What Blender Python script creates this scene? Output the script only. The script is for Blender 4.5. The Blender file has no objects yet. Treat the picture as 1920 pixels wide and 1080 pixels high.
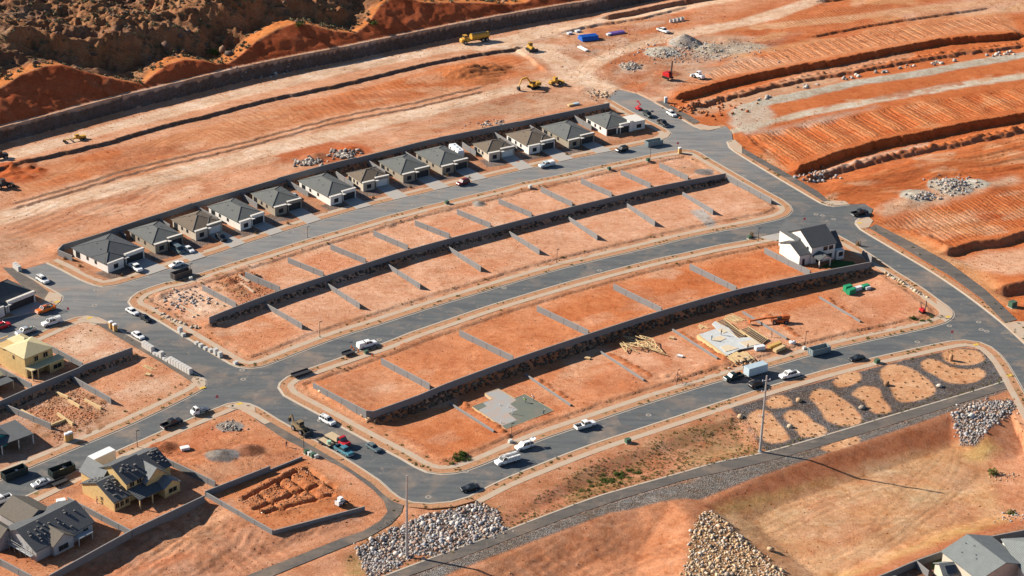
import bpy, bmesh, math, random
import numpy as np
from mathutils import Vector, Matrix, Euler
from mathutils.geometry import tessellate_polygon
R = math.radians
random.seed(7)
rng = np.random.default_rng(11)
SC = bpy.context.scene
COL = SC.collection

# ------------------------------------------------------------------ camera, sky, sun, exposure
CAM_H, FPX, PITCH, ROLL = 245.0, 3600.0, R(25.5), R(1.4)
cd = bpy.data.cameras.new("camera"); cam = bpy.data.objects.new("camera", cd); COL.objects.link(cam)
cd.sensor_width = 36.0; cd.lens = 36.0*FPX/1920.0; cd.clip_start = 1.0; cd.clip_end = 8000.0
cam.matrix_world = Matrix.Translation((0, 0, CAM_H)) @ Matrix.Rotation(math.pi/2-PITCH, 4, 'X') @ Matrix.Rotation(ROLL, 4, 'Z')
SC.camera = cam
SUN_DIR = Vector((-0.845, 0.256, 0.469)).normalized()          # towards the sun
w = bpy.data.worlds.new("World"); SC.world = w; w.use_nodes = True
nt = w.node_tree; nt.nodes.clear()
sky = nt.nodes.new('ShaderNodeTexSky'); sky.sky_type = 'NISHITA'; sky.sun_disc = False
sky.sun_elevation = math.asin(SUN_DIR.z); sky.sun_rotation = math.atan2(SUN_DIR.x, SUN_DIR.y)
sky.altitude = 900; sky.dust_density = 0.4; sky.ozone_density = 2.5
bg = nt.nodes.new('ShaderNodeBackground'); bg.inputs[1].default_value = 0.056
wo = nt.nodes.new('ShaderNodeOutputWorld')
nt.links.new(sky.outputs[0], bg.inputs[0]); nt.links.new(bg.outputs[0], wo.inputs[0])
sl = bpy.data.lights.new("sun", 'SUN'); sl.energy = 5.0; sl.angle = R(0.5); sl.color = (1.0, 0.90, 0.76)
so = bpy.data.objects.new("sun", sl); COL.objects.link(so)
so.rotation_mode = 'QUATERNION'; so.rotation_quaternion = SUN_DIR.to_track_quat('Z', 'Y')
SC.view_settings.view_transform = 'Standard'; SC.view_settings.look = 'None'
SC.view_settings.gamma = 1.0; SC.view_settings.exposure = 0.88
SC.view_settings.use_curve_mapping = False
SC.cycles.diffuse_bounces = 1

# ------------------------------------------------------------------ helpers
_c, _s = math.cos(-ROLL), math.sin(-ROLL)
def P(px, py, z=0.0):
    """point of the photograph (1920x1080 pixels) -> place on the level plane z"""
    u, v = px-960.0, py-540.0
    u, v = _c*u-_s*v, _s*u+_c*v
    rx, ry, rz = u, FPX*math.cos(PITCH)-v*math.sin(PITCH), -FPX*math.sin(PITCH)-v*math.cos(PITCH)
    t = (CAM_H-z)/-rz
    return np.array([rx*t, ry*t])
def PL(pts, z=0.0): return np.array([P(a, b, z) for a, b in pts])
def proj(x, y, z):
    d = np.array([x, y, z-CAM_H]); cp, sp = math.cos(PITCH), math.sin(PITCH)
    dep = d[1]*cp-d[2]*sp; vv = -(d[1]*sp+d[2]*cp)
    u, v = d[0]/dep*FPX, vv/dep*FPX
    u, v = _c*u+_s*v, -_s*u+_c*v
    return u+960, v+540

def new_mat(name):
    m = bpy.data.materials.new(name); m.use_nodes = True
    n = m.node_tree; b = n.nodes['Principled BSDF']
    return m, n, b
def N(n, t, **kw):
    x = n.nodes.new(t)
    for k, v in kw.items(): setattr(x, k, v)
    return x
def mix_col(n, a, b, fac, blend='MIX'):
    m = N(n, 'ShaderNodeMix', data_type='RGBA', blend_type=blend)
    for val, idx in ((fac, 0), (a, 6), (b, 7)):
        if hasattr(val, 'links') or isinstance(val, bpy.types.NodeSocket): n.links.new(val, m.inputs[idx])
        elif idx == 0: m.inputs[0].default_value = val
        else: m.inputs[idx].default_value = (*val, 1) if len(val) == 3 else val
    return m.outputs[2]
def ramp(n, src, stops):
    r = N(n, 'ShaderNodeValToRGB'); e = r.color_ramp.elements
    while len(e) < len(stops): e.new(0.5)
    for i, (p, c) in enumerate(stops):
        e[i].position = p; e[i].color = (*c, 1) if isinstance(c, tuple) else (c, c, c, 1)
    n.links.new(src, r.inputs[0]); return r.outputs[0]
def noise(n, scale, detail=4, rough=0.55, vec=None, dist=0.0):
    t = N(n, 'ShaderNodeTexNoise'); t.inputs['Scale'].default_value = scale
    t.inputs['Detail'].default_value = detail; t.inputs['Roughness'].default_value = rough
    t.inputs['Distortion'].default_value = dist
    if vec is not None: n.links.new(vec, t.inputs['Vector'])
    return t.outputs[0]
def posvec(n): return N(n, 'ShaderNodeNewGeometry').outputs['Position']
def objvec(n): return N(n, 'ShaderNodeTexCoord').outputs['Object']

MATS = {}
def mat(name, col, rough=0.7, var=0.12, scale=1.5, metal=0.0, bump=0.0, spec=0.3, coord='obj', dirt=0.0):
    """plain coloured surface with procedural mottling"""
    if name in MATS: return MATS[name]
    m, n, b = new_mat(name)
    v = objvec(n) if coord == 'obj' else posvec(n)
    f1 = noise(n, scale, 5, 0.6, v)
    lo = tuple(c*(1-var) for c in col); hi = tuple(min(1, c*(1+var)) for c in col)
    c = ramp(n, f1, [(0.3, lo), (0.7, hi)])
    if dirt > 0:
        f2 = noise(n, scale*0.35, 3, 0.6, v)
        c = mix_col(n, c, (0.42, 0.22, 0.12), ramp(n, f2, [(0.45, 0.0), (0.75, dirt)]))
    n.links.new(c, b.inputs['Base Color'])
    b.inputs['Roughness'].default_value = rough; b.inputs['Metallic'].default_value = metal
    b.inputs['Specular IOR Level'].default_value = spec
    if bump > 0:
        bn = N(n, 'ShaderNodeBump'); bn.inputs['Strength'].default_value = 0.6; bn.inputs['Distance'].default_value = bump
        n.links.new(noise(n, scale*4, 4, 0.6, v), bn.inputs['Height']); n.links.new(bn.outputs[0], b.inputs['Normal'])
    MATS[name] = m; return m

class MB:
    """collects shapes and links them as ONE mesh object"""
    def __init__(s): s.v = []; s.f = []; s.mi = []; s.mats = []
    def _m(s, m):
        if m is None: return 0
        if m not in s.mats: s.mats.append(m)
        return s.mats.index(m)
    def add(s, verts, faces, m=None):
        o = len(s.v); k = s._m(m)
        s.v += [tuple(map(float, p)) for p in verts]
        s.f += [tuple(i+o for i in f) for f in faces]; s.mi += [k]*len(faces)
        return s
    def box(s, x0, x1, y0, y1, z0, z1, m=None, M=None):
        v = [(x0,y0,z0),(x1,y0,z0),(x1,y1,z0),(x0,y1,z0),(x0,y0,z1),(x1,y0,z1),(x1,y1,z1),(x0,y1,z1)]
        if M is not None: v = [tuple(M @ Vector(p)) for p in v]
        return s.add(v, [(3,2,1,0),(4,5,6,7),(0,1,5,4),(1,2,6,5),(2,3,7,6),(3,0,4,7)], m)
    def hexa(s, b4, t4, m=None):
        return s.add(list(b4)+list(t4), [(3,2,1,0),(4,5,6,7),(0,1,5,4),(1,2,6,5),(2,3,7,6),(3,0,4,7)], m)
    def prism(s, poly, z0, z1, m=None, cap=True):
        n = len(poly); a = sum(poly[i][0]*poly[(i+1) % n][1]-poly[(i+1) % n][0]*poly[i][1] for i in range(n))
        if a < 0: poly = list(poly)[::-1]
        v = [(p[0], p[1], z0) for p in poly]+[(p[0], p[1], z1) for p in poly]
        f = [(i, (i+1) % n, n+(i+1) % n, n+i) for i in range(n)]
        if cap: f += [tuple(range(n, 2*n)), tuple(range(n-1, -1, -1))]
        return s.add(v, f, m)
    def profile(s, prof, y0, y1, m=None, inset=0.0):
        """side profile in x,z pushed from y0 to y1"""
        n = len(prof); a = sum(prof[i][0]*prof[(i+1) % n][1]-prof[(i+1) % n][0]*prof[i][1] for i in range(n))
        if a < 0: prof = list(prof)[::-1]
        v = [(p[0], y0, p[1]) for p in prof]+[(p[0], y1, p[1]) for p in prof]
        f = [((i+1) % n, i, n+i, n+(i+1) % n) for i in range(n)]
        f += [tuple(range(n)), tuple(range(2*n-1, n-1, -1))]
        return s.add(v, f, m)
    def cyl(s, p0, p1, r0, r1=None, seg=10, m=None, cap=True):
        r1 = r0 if r1 is None else r1
        p0, p1 = Vector(p0), Vector(p1); d = (p1-p0).normalized()
        a = d.orthogonal().normalized(); b = d.cross(a)
        v = []
        for p, r in ((p0, r0), (p1, r1)):
            for i in range(seg):
                t = 2*math.pi*i/seg; v.append(tuple(p+a*math.cos(t)*r+b*math.sin(t)*r))
        f = [(i, (i+1) % seg, seg+(i+1) % seg, seg+i) for i in range(seg)]
        if cap: f += [tuple(range(seg-1, -1, -1)), tuple(range(seg, 2*seg))]
        return s.add(v, f, m)
    def build(s, name, m=None, parent=None, bevel=0.0, smooth=False, loc=None):
        me = bpy.data.meshes.new(name); me.from_pydata(s.v, [], s.f)
        mats = s.mats if s.mats else ([m] if m else [])
        for k in mats: me.materials.append(k)
        if s.mats and len(s.mats) > 1: me.polygons.foreach_set('material_index', s.mi)
        if bevel > 0:
            bm = bmesh.new(); bm.from_mesh(me)
            bmesh.ops.remove_doubles(bm, verts=bm.verts, dist=0.0005)
            bmesh.ops.bevel(bm, geom=list(bm.edges), offset=bevel, segments=2, affect='EDGES', profile=0.6, clamp_overlap=True)
            bm.to_mesh(me); bm.free()
        if smooth: me.polygons.foreach_set('use_smooth', [True]*len(me.polygons))
        me.validate()
        o = bpy.data.objects.new(name, me); COL.objects.link(o)
        if parent: o.parent = parent
        if loc is not None: o.location = loc
        return o
def tag(o, label=None, cat=None, group=None, kind=None):
    if label: o['label'] = label
    if cat: o['category'] = cat
    if group: o['group'] = group
    if kind: o['kind'] = kind
    return o
def thing(name, label, cat, loc=(0, 0, 0), rz=0.0, group=None):
    o = bpy.data.objects.new(name, None); COL.objects.link(o)
    o.location = loc; o.rotation_euler = (0, 0, rz); o.empty_display_size = 0.3
    return tag(o, label, cat, group)
def dup(root, loc, rz, label=None, group=None, mats=None):
    """copy of a thing with copies of its parts and their sub-parts; mats = {old material: new material} recolours"""
    def cp(o, par):
        c = o.copy(); COL.objects.link(c)
        if par is not None: c.parent = par
        if mats and c.type == 'MESH':
            hit = [i for i, k in enumerate(c.data.materials) if k in mats]
            if hit:
                c.data = c.data.copy()
                for i in hit: c.data.materials[i] = mats[c.data.materials[i]]
        for ch in [q for q in KIDS.get(o.name, [])] or list(o.children): cp(ch, c)
        return c
    r = cp(root, None); r.location = loc; r.rotation_euler = (0, 0, rz)
    if label: r['label'] = label
    if group: r['group'] = group
    return r
KIDS = {}
def np_mesh(name, V, F, mats, parent=None, smooth=False, colors=None):
    """V (n,3), F (m,k) arrays -> object"""
    me = bpy.data.meshes.new(name); V = np.asarray(V, np.float32); F = np.asarray(F, np.int32)
    k = F.shape[1]
    me.vertices.add(len(V)); me.vertices.foreach_set('co', V.ravel())
    me.loops.add(F.size); me.loops.foreach_set('vertex_index', F.ravel())
    me.polygons.add(len(F)); me.polygons.foreach_set('loop_start', np.arange(0, F.size, k, dtype=np.int32))
    me.polygons.foreach_set('loop_total', np.full(len(F), k, np.int32))
    if smooth: me.polygons.foreach_set('use_smooth', np.ones(len(F), bool))
    if colors is not None:
        for an, arr in colors.items():
            at = me.attributes.new(an, 'FLOAT_COLOR', 'POINT')
            c4 = np.ones((len(V), 4), np.float32); c4[:, :3] = arr
            at.data.foreach_set('color', c4.ravel())
    for m in mats: me.materials.append(m)
    me.update(); me.validate()
    o = bpy.data.objects.new(name, me); COL.objects.link(o)
    if parent: o.parent = parent
    return o
def smooth_line(pts, step=2.0):
    """Catmull-Rom through the points, resampled about every step metres"""
    pts = np.asarray(pts, float)
    if len(pts) < 3: return pts
    out = []
    ext = np.vstack([2*pts[0]-pts[1], pts, 2*pts[-1]-pts[-2]])
    for i in range(1, len(ext)-2):
        p0, p1, p2, p3 = ext[i-1:i+3]
        L = np.linalg.norm(p2-p1); k = max(1, int(L/step))
        for j in range(k):
            t = j/k
            out.append(0.5*((2*p1)+(-p0+p2)*t+(2*p0-5*p1+4*p2-p3)*t*t+(-p0+3*p1-3*p2+p3)*t**3))
    out.append(pts[-1])
    return np.array(out)
def offset_line(pts, d, closed=False):
    """moves a polyline d metres to its left"""
    pts = np.asarray(pts, float); n = len(pts); out = []
    for i in range(n):
        a = pts[(i-1) % n] if (closed or i > 0) else pts[i]
        b = pts[(i+1) % n] if (closed or i < n-1) else pts[i]
        t = b-a; t = t/(np.linalg.norm(t)+1e-9)
        out.append(pts[i]+d*np.array([-t[1], t[0]]))
    return np.array(out)
# ------------------------------------------------------------------ kerb lines (photo pixels) of the streets
K_BLOCK_B = [(241.7,566.7),(246.7,558),(260,548),(283,539),(308,531),(332,526.5),(375,513),(418,499),(460,485.5),(487,477.5),(537,461.7),(578,449),(643,430),(680,419),
 (727,405),(787,389.5),(837,377.5),(887,365.5),(940,353),(977,343),(1060,326),(1110,314),(1180,299.5),(1223,289.5),(1265,282.5),(1282,280.5),(1300,281.7),(1310,285.5),(1323,293.5),(1357,313),(1440,360.5),(1467,375),(1481,386),(1485,395),(1477,404),
 (1460,411),(1413,421.5),(1347,434),(1280,448.3),(1207,466.5),(1107,490),(1040,507),(973,526.5),(907,546.5),(807,577),(707,609.5),(640,630.5),(567,658),(517,678),(490,687.5),(467,690.5),(447,688),(433,682.5),(400,663),(367,643),(333,623),(300,603),(263,582.5),(248,576)]
K_BLOCK_C = [(523,727),(526,718),(540,707),(567,696.5),(640,671),(717,645),(773,623),(840,600),(907,577),(973,556.5),(1040,536.5),(1107,518),(1173,500.5),(1240,484),(1280,475.5),(1347,460.5),(1400,451),(1447,441),(1495,431.5),(1525,428),(1547,430),(1565,438.5),(1582,447.5),(1608,462),(1633,478),(1660,496),(1683,511.5),(1700,521.7),(1733,543),(1758,561.5),(1778,576),(1786,585),(1787,591.5),(1783,598),(1773,604.5),
 (1750,612),(1700,623.5),(1650,634),(1600,645),(1553,656.5),(1517,666.5),(1457,684),(1355,712.5),(1270,738.5),(1207,758.5),(1113,790.5),(1073,804),(1007,827),(960,847),(907,870),(873,882.5),(853,887),(827,889),(800,885),(780,876),(750,858.5),(720,843),(686,825),(643,801.5),(600,777.5),(560,756.5),(533,741.5)]
K_NW = [(88,493),(117,506.7),(150,524),(177,534.5),(192,537.5),(217,534),(250,525),(283,514.5),(350,492.5),(420,470.5),(443,462),(527,435.5),(610,410),(690,387),(758,371),(837,352),(907,335.5),(963,322.5),(1010,312.5),(1065,300),(1138,285),(1180,277),(1222,268.5),(1240,264),(1253,257.5),(1257,250),(1253,245.5),(1245,241),(1215,226),(1190,213),(1170,202),(1147,189)]
K_NE = [(1227,192),(1253,206),(1277,222.5),(1302,237),(1315,242),(1330,244),(1348,241),(1362,237)]
K_E = [(1374,263),(1364,266.5),(1368,277),(1390,292.5),(1447,327),(1500,358.5),(1540,381.5),(1552,385.5),(1563,387),(1593,383.5)]
K_SE = [(1630,408),(1612,410),(1606,414.5),(1605,420.5),(1613,430),(1680,470),(1747,510),(1813,554.5),(1880,606.5),(1920,643),(1990,708)]
K_S = [(2000,885),(1960,812),(1925,747),(1905,710),(1887,680),(1873,663.5),(1857,650.5),(1837,642),(1808,638),(1783,640),(1750,646.5),(1700,657.5),(1650,668.5),(1607,679),(1540,696.5),(1473,716),(1395,740),(1280,778),(1207,802),(1107,835),(1007,873.5),(940,901.5),(907,918),(880,932),(847,941.5),(807,945),(773,942.5),(750,935),(733,922.5),(710,901),(683,883),(662,869.5),(613,840),(573,817),(520,787),(500,774.5),(483,764.5),(467,757.5),(447,754.5),(427,757.5),(400,768.5),(333,796),(267,825.5),(227,843),(160,876),(100,906.5),(37,937),(0,953),(-70,984)]
K_D = [(-70,930),(0,900),(50,879),(127,846.5),(167,829.5),(233,801.5),(300,770.5),(360,741),(377,731.5),(385,722),(384,713),(367,702),(333,683.5),(283,653.5),(250,635),(223,618.5),(197,602.5),(183,596),(163,593),(143,595.5),(123,602.5),(70,626.5),(0,657),(-70,688)]
K_W = [(-70,632),(0,600),(17,595.5),(50,588),(70,583),(90,578.5),(106,572),(115,563.5),(116,556),(108,550),(83,536.5),(42,513.5),(32,508.5)]
ROADZ = 0.0
def sm(l): return smooth_line(PL(l), 3.0)
kB = smooth_line(PL(K_BLOCK_B+[K_BLOCK_B[0]]), 3.0)[:-1]; kC = smooth_line(PL(K_BLOCK_C+[K_BLOCK_C[0]]), 3.0)[:-1]
kNW, kNE, kE, kSE, kS, kD, kW = map(sm, (K_NW, K_NE, K_E, K_SE, K_S, K_D, K_W))
north_end = PL([(1128,172),(1150,160),(1190,172)])
road_outer = np.vstack([kNW, PL([(1139,183),(1160,168),(1195,176)]), kNE, PL([(1372,248)]), kE, PL([(1622,382),(1637,392)]), kSE, kS, kD, kW, PL([(63,500)])])

# ------------------------------------------------------------------ ground grid
GS = 0.55
gx0, gx1, gy0, gy1 = -285.0, 285.0, 318.0, 905.0
nx, ny = int((gx1-gx0)/GS)+1, int((gy1-gy0)/GS)+1
xs, ys = gx0+np.arange(nx)*GS, gy0+np.arange(ny)*GS
X, Y = np.meshgrid(xs, ys)
H = np.full((ny, nx), 0.08)
def vnoise(scale, seed, ax=1.0, ang=0.0):
    r = np.random.default_rng(seed)
    ca, sa = math.cos(ang), math.sin(ang)
    u, v = ((X*ca+Y*sa)/(scale*ax)).astype(np.float32), ((-X*sa+Y*ca)/scale).astype(np.float32)
    u -= u.min(); v -= v.min()
    L = r.random((int(v.max())+3, int(u.max())+3)).astype(np.float32)
    i, j = v.astype(int), u.astype(int); fv, fu = v-i, u-j
    fv = fv*fv*(3-2*fv); fu = fu*fu*(3-2*fu)
    return (L[i, j]*(1-fu)+L[i, j+1]*fu)*(1-fv)+(L[i+1, j]*(1-fu)+L[i+1, j+1]*fu)*fv-0.5
n1, n3, n8, n25 = vnoise(1.3, 1), vnoise(3.5, 2), vnoise(9, 3), vnoise(28, 4)
NZ = n25*0.5+n8*0.3+n3*0.25+n1*0.15
H += (n8*0.10+n3*0.08+n1*0.05)
def win(pts, mg):
    a, b = pts.min(0)-mg, pts.max(0)+mg
    j0, j1 = max(0, int((a[0]-gx0)/GS)), min(nx, int((b[0]-gx0)/GS)+2)
    i0, i1 = max(0, int((a[1]-gy0)/GS)), min(ny, int((b[1]-gy0)/GS)+2)
    return slice(i0, max(i0, i1)), slice(j0, max(j0, j1))
def inside(poly, x, y):
    r = np.zeros(x.shape, bool); n = len(poly)
    for i in range(n):
        (ax, ay), (bx, by) = poly[i], poly[(i+1) % n]
        if ay == by: continue
        c = ((ay > y) != (by > y)) & (x < (bx-ax)*(y-ay)/(by-ay)+ax)
        r ^= c
    return r
def pdist(pts, x, y, closed=False):
    """distance, side (+ left), arc length, end flag"""
    best = np.full(x.shape, 1e9); side = np.zeros(x.shape); arc = np.zeros(x.shape); endd = np.zeros(x.shape)
    n = len(pts); acc = 0.0; m = n if closed else n-1
    for i in range(m):
        a, b = pts[i], pts[(i+1) % n]; d = b-a; L = np.hypot(*d)
        if L < 1e-6: continue
        t0 = ((x-a[0])*d[0]+(y-a[1])*d[1])/(L*L); t = np.clip(t0, 0, 1)
        dx, dy = x-a[0]-t*d[0], y-a[1]-t*d[1]; q = np.hypot(dx, dy)
        k = q < best
        best = np.where(k, q, best); side = np.where(k, d[0]*(y-a[1])-d[1]*(x-a[0]), side)
        arc = np.where(k, acc+t*L, arc)
        if not closed:
            e = np.zeros(x.shape)
            if i == 0: e = np.maximum(e, -t0*L)
            if i == m-1: e = np.maximum(e, (t0-1)*L)
            endd = np.where(k, e, endd)
        acc += L
    return best, np.sign(side), arc, endd
def sstep(a, b, x):
    t = np.clip((x-a)/(b-a), 0, 1); return t*t*(3-2*t)
def area(poly, mg=3.0):
    """window and signed distance (+ inside) of a polygon"""
    w_ = win(poly, mg); x, y = X[w_], Y[w_]
    d = pdist(poly, x, y, True)[0]
    return w_, np.where(inside(poly, x, y), d, -d)
# colours: soil tones, linear albedo
TAN = (0.50, 0.26, 0.150); PINK = (0.52, 0.235, 0.125); ORANGE = (0.45, 0.128, 0.040); DEEP = (0.38, 0.088, 0.024)
PALE = (0.58, 0.385, 0.265); BROWN = (0.30, 0.125, 0.068); RUST = (0.36, 0.13, 0.060); GREY = (0.26, 0.225, 0.19); SAND = (0.54, 0.285, 0.135)
CRUSH = (0.40, 0.345, 0.27); ROCKB = (0.17, 0.095, 0.062); GRAV = (0.14, 0.125, 0.12)
C3 = np.empty((ny, nx, 3), np.float32); C3[:] = PINK
AUX = np.zeros((ny, nx, 3), np.float32)     # R stones, G machine swirls, B green weeds
def paint(poly, col, feather=1.0, edge=0.0, k=1.0, aux=None):
    w_, sd = area(poly, feather+edge+2)
    if sd.size == 0: return
    wt = sstep(-feather, feather, sd+NZ[w_]*2*edge)*k
    C3[w_] += (np.array(col, np.float32)-C3[w_])*wt[..., None]
    if aux is not None:
        for c, v in enumerate(aux):
            if v is not None: AUX[w_][..., c] += (v-AUX[w_][..., c])*wt
def band(pts, col, wid, feather=0.8, edge=0.6, k=1.0, aux=None):
    w_ = win(pts, wid+feather+edge+1); d = pdist(pts, X[w_], Y[w_])[0]
    wt = sstep(feather, -feather, d-wid/2+NZ[w_]*2*edge)*k
    C3[w_] += (np.array(col, np.float32)-C3[w_])*wt[..., None]
    if aux is not None:
        for c, v in enumerate(aux):
            if v is not None: AUX[w_][..., c] += (v-AUX[w_][..., c])*wt
def step(pts, up, dn, wd, Lu, Ll, rag=0.0, taper=4.0, col=None):
    """bank along a line: ground stands `up` above on its left, falls over wd metres to -dn on its right, both easing out"""
    w_ = win(pts, max(Lu, Ll)+2); d, s, a, e = pdist(pts, X[w_], Y[w_])
    q = d*s+rag*(n1[w_]*1.2+n3[w_]*1.6)
    h = np.where(q > 0, up*np.clip(1-q/Lu, 0, 1), np.where(q > -wd, up-(up+dn)*(-q/wd), -dn*np.clip(1-(-q-wd)/Ll, 0, 1)))
    wt = np.clip(1-e/taper, 0, 1)
    H[w_] += h*wt
    if col is not None:
        k = ((q < 0.2) & (q > -wd-0.3) & (wt > 0.3))*0.9
        C3[w_] += (np.array(col, np.float32)-C3[w_])*k[..., None]
def ridges(poly, dpx, at_, sp, amp, sharp=1.0, warp=1.2, col=None):
    a = P(*at_); b = P(at_[0]+dpx[0], at_[1]+dpx[1]); t = (b-a)/np.linalg.norm(b-a); nrm = np.array([-t[1], t[0]])
    w_, sd = area(poly, 2)
    u = X[w_]*nrm[0]+Y[w_]*nrm[1]+n25[w_]*warp*4+n8[w_]*warp
    s = np.sin(2*np.pi*u/sp)
    s = np.sign(s)*np.abs(s)**sharp
    wt = sstep(-0.5, 2.5, sd)*(0.6+0.8*(n25[w_]+0.5))
    H[w_] += amp*s*wt
    if col is not None:
        k = np.clip(s, 0, 1)*wt*0.55
        C3[w_] += (np.array(col, np.float32)-C3[w_])*np.clip(k, 0, 1)[..., None]
def mound(px, py, r, h, z=0.0, ex=1.0, ang=0.0, col=None, rough=0.35, power=1.0):
    c = P(px, py, z); q = np.array([c-r*2.2*max(ex, 1), c+r*2.2*max(ex, 1)]); w_ = win(q, 1)
    x, y = X[w_]-c[0], Y[w_]-c[1]; ca, sa = math.cos(ang), math.sin(ang)
    d = np.hypot((x*ca+y*sa)/ex, -x*sa+y*ca)/r+(n3[w_]*0.6+n1[w_]*0.5)*rough
    g = np.clip(1-d, 0, 1)**power
    H[w_] += h*g
    if col is not None:
        k = sstep(0.0, 0.18, g); C3[w_] += (np.array(col, np.float32)-C3[w_])*k[..., None]
def hollow(poly, depth, slope_w, colr=None):
    w_, sd = area(poly, 2)
    H[w_] -= depth*np.clip(sd/slope_w, 0, 1)
def zt(x, y):
    j, i = (x-gx0)/GS, (y-gy0)/GS
    i = min(max(i, 0), ny-1.001); j = min(max(j, 0), nx-1.001)
    a, b = int(i), int(j); fi, fj = i-a, j-b
    return float((H[a, b]*(1-fj)+H[a, b+1]*fj)*(1-fi)+(H[a+1, b]*(1-fj)+H[a+1, b+1]*fj)*fi)
def G(px, py, it=6):
    """photo pixel -> point on the ground as built"""
    z = 0.0
    for _ in range(it):
        p = P(px, py, z); z = 0.5*z+0.5*zt(*p)
    return np.array([p[0], p[1], zt(*p)])

# ---------------- soil colours by region, back to front
paint(PL([(-300,330),(640,170),(1150,60),(1400,20),(2300,-160),(2300,-260),(-300,-260)]), PINK, 4)
NORTH = PL([(-200,640),(0,500),(118,458),(360,381),(620,307),(867,250),(1063,209),(1143,193),(1230,195),(1140,120),(1280,-20),(960,60),(640,110),(330,190),(0,275),(-200,330)])
paint(NORTH, (0.49,0.240,0.135), 3, 1, aux=(None, 0.55, None))
# tan haul road under the cut, orange pads, pale track
band(PL([(-60,318),(0,298),(233,234),(466,172),(640,130),(840,92),(950,76),(1060,62)]), PALE, 8, 2, 1.4, aux=(None, 0.35, None))
paint(PL([(40,322),(200,282),(400,232),(640,172),(840,122),(965,98),(1018,128),(985,142),(900,158),(773,188),(640,214),(433,268),(250,312),(110,352),(30,372)]), (0.49,0.205,0.095), 2, 1.6, aux=(None, 0.9, None))
paint(PL([(640,172),(780,140),(900,112),(966,98),(1020,130),(900,158),(760,190),(560,225)]), ORANGE, 4, 2.5, 0.75)
band(PL([(-60,420),(100,378),(300,330),(640,245),(840,196),(1000,158),(1090,140)]), PALE, 7.5, 2.0, 1.6, 0.85)
paint(PL([(0,440),(200,380),(420,330),(640,268),(560,300),(300,370),(90,450),(0,480)]), RUST, 4, 4, 0.30)
paint(PL([(860,215),(1000,175),(1100,178),(1080,200),(900,240)]), (0.47,0.30,0.20), 4, 3, 0.7)
for (a, b, r, k) in ((20,325,22,.9),(770,300,0,0),(610,290,30,.8)):
    if r: mp = P(a, b); paint(np.array([mp+r*0.45*np.array([math.cos(t)*1.3, math.sin(t)]) for t in np.linspace(0, 6.28, 14)]), DEEP, 2, 1.5, k)
# junction and tracks at the top
band(PL([(960,85),(1020,95),(1062,118),(1095,148),(1140,168),(1200,186)]), PALE, 17, 3, 1.0)
band(PL([(1062,118),(1120,105),(1200,82),(1290,62),(1390,45),(1440,30),(1520,0)]), PALE, 12, 2.5, 1.0)
band(PL([(1000,60),(1080,50),(1200,28),(1340,0),(1420,-20)]), PALE, 11, 2.5, 1.2, 0.9)
paint(PL([(1050,70),(1130,42),(1290,25),(1300,48),(1220,72),(1100,100)]), (0.53,0.26,0.135), 3, 2, 0.8)
paint(PL([(1280,55),(1420,10),(1700,-60),(2100,-90),(2100,60),(1920,60),(1780,70),(1560,105),(1400,140),(1300,160),(1180,150),(1190,110),(1240,80)]), ORANGE, 6, 3, 0.85, aux=(None, 0.7, None))
paint(PL([(1110,110),(1240,85),(1330,60),(1420,70),(1500,62),(1430,92),(1340,118),(1300,160),(1240,180),(1180,150)]), (0.44,0.275,0.18), 5, 4, 0.9, aux=(0.35, 0.3, None))
paint(PL([(1210,95),(1260,75),(1330,85),(1400,80),(1470,72),(1440,92),(1340,112),(1230,115)]), CRUSH, 3, 3, 0.8, aux=(0.8, None, None))
band(PL([(1380,110),(1480,92),(1640,62),(1780,36),(1990,0)]), SAND, 9, 3, 1.5, 0.7)
paint(PL([(1650,22),(1800,0),(1920,-10),(1920,20),(1830,28),(1700,38)]), PALE, 4, 3, 0.6)
# right-hand terraces
EAST = PL([(1240,195),(1300,150),(1480,110),(1920,30),(2300,-30),(2300,900),(1990,708),(1813,550),(1680,466),(1500,352),(1390,285),(1300,232)])
paint(EAST, ORANGE, 4, 2, aux=(None, 0.7, None))
paint(PL([(1280,172),(1380,147),(1580,108),(1780,72),(1907,62),(1890,25),(1700,40),(1500,85),(1330,128)]), (0.50,0.20,0.088), 3, 1.5)
paint(PL([(1290,160),(1340,128),(1420,110),(1480,118),(1380,146)]), (0.54,0.29,0.17), 4, 3, 0.8)
paint(PL([(1286,205),(1330,190),(1480,152),(1560,140),(1580,150),(1450,182),(1310,215)]), (0.45,0.27,0.165), 3, 2, 0.85)
band(PL([(1378,214),(1400,200),(1440,190),(1480,182),(1560,165),(1613,153),(1713,140),(1813,121),(1920,103),(2100,70)]), CRUSH, 6.5, 1.2, 1.2, aux=(0.5, 0.2, None))
band(PL([(1362,248),(1400,240),(1440,230),(1513,213),(1580,200),(1647,187),(1780,163),(1920,143),(2100,110)]), (0.50,0.41,0.31), 5.0, 1.2, 1.2, aux=(0.4, 0.2, None))
paint(PL([(1368,232),(1380,205),(1410,195),(1440,200),(1452,215),(1440,236),(1400,250)]), (0.48,0.40,0.31), 2, 1, 0.85)
paint(PL([(1400,250),(1470,240),(1560,216),(1640,200),(1560,226),(1460,250)]), CRUSH, 3, 2.5, 0.55)
paint(PL([(1430,300),(1475,320),(1460,312),(1440,280)]), (0.5,0.33,0.2), 2, 1.5, 0.7)
paint(PL([(1640,395),(1700,370),(1780,350),(1900,330),(1920,340),(1800,372),(1700,395),(1660,405)]), (0.50,0.33,0.22), 3, 3, 0.85, aux=(0.5, None, None))
paint(PL([(1790,490),(1850,470),(1960,460),(1960,520),(1890,520),(1830,505)]), (0.55,0.31,0.19), 3, 2, 0.9)
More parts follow.
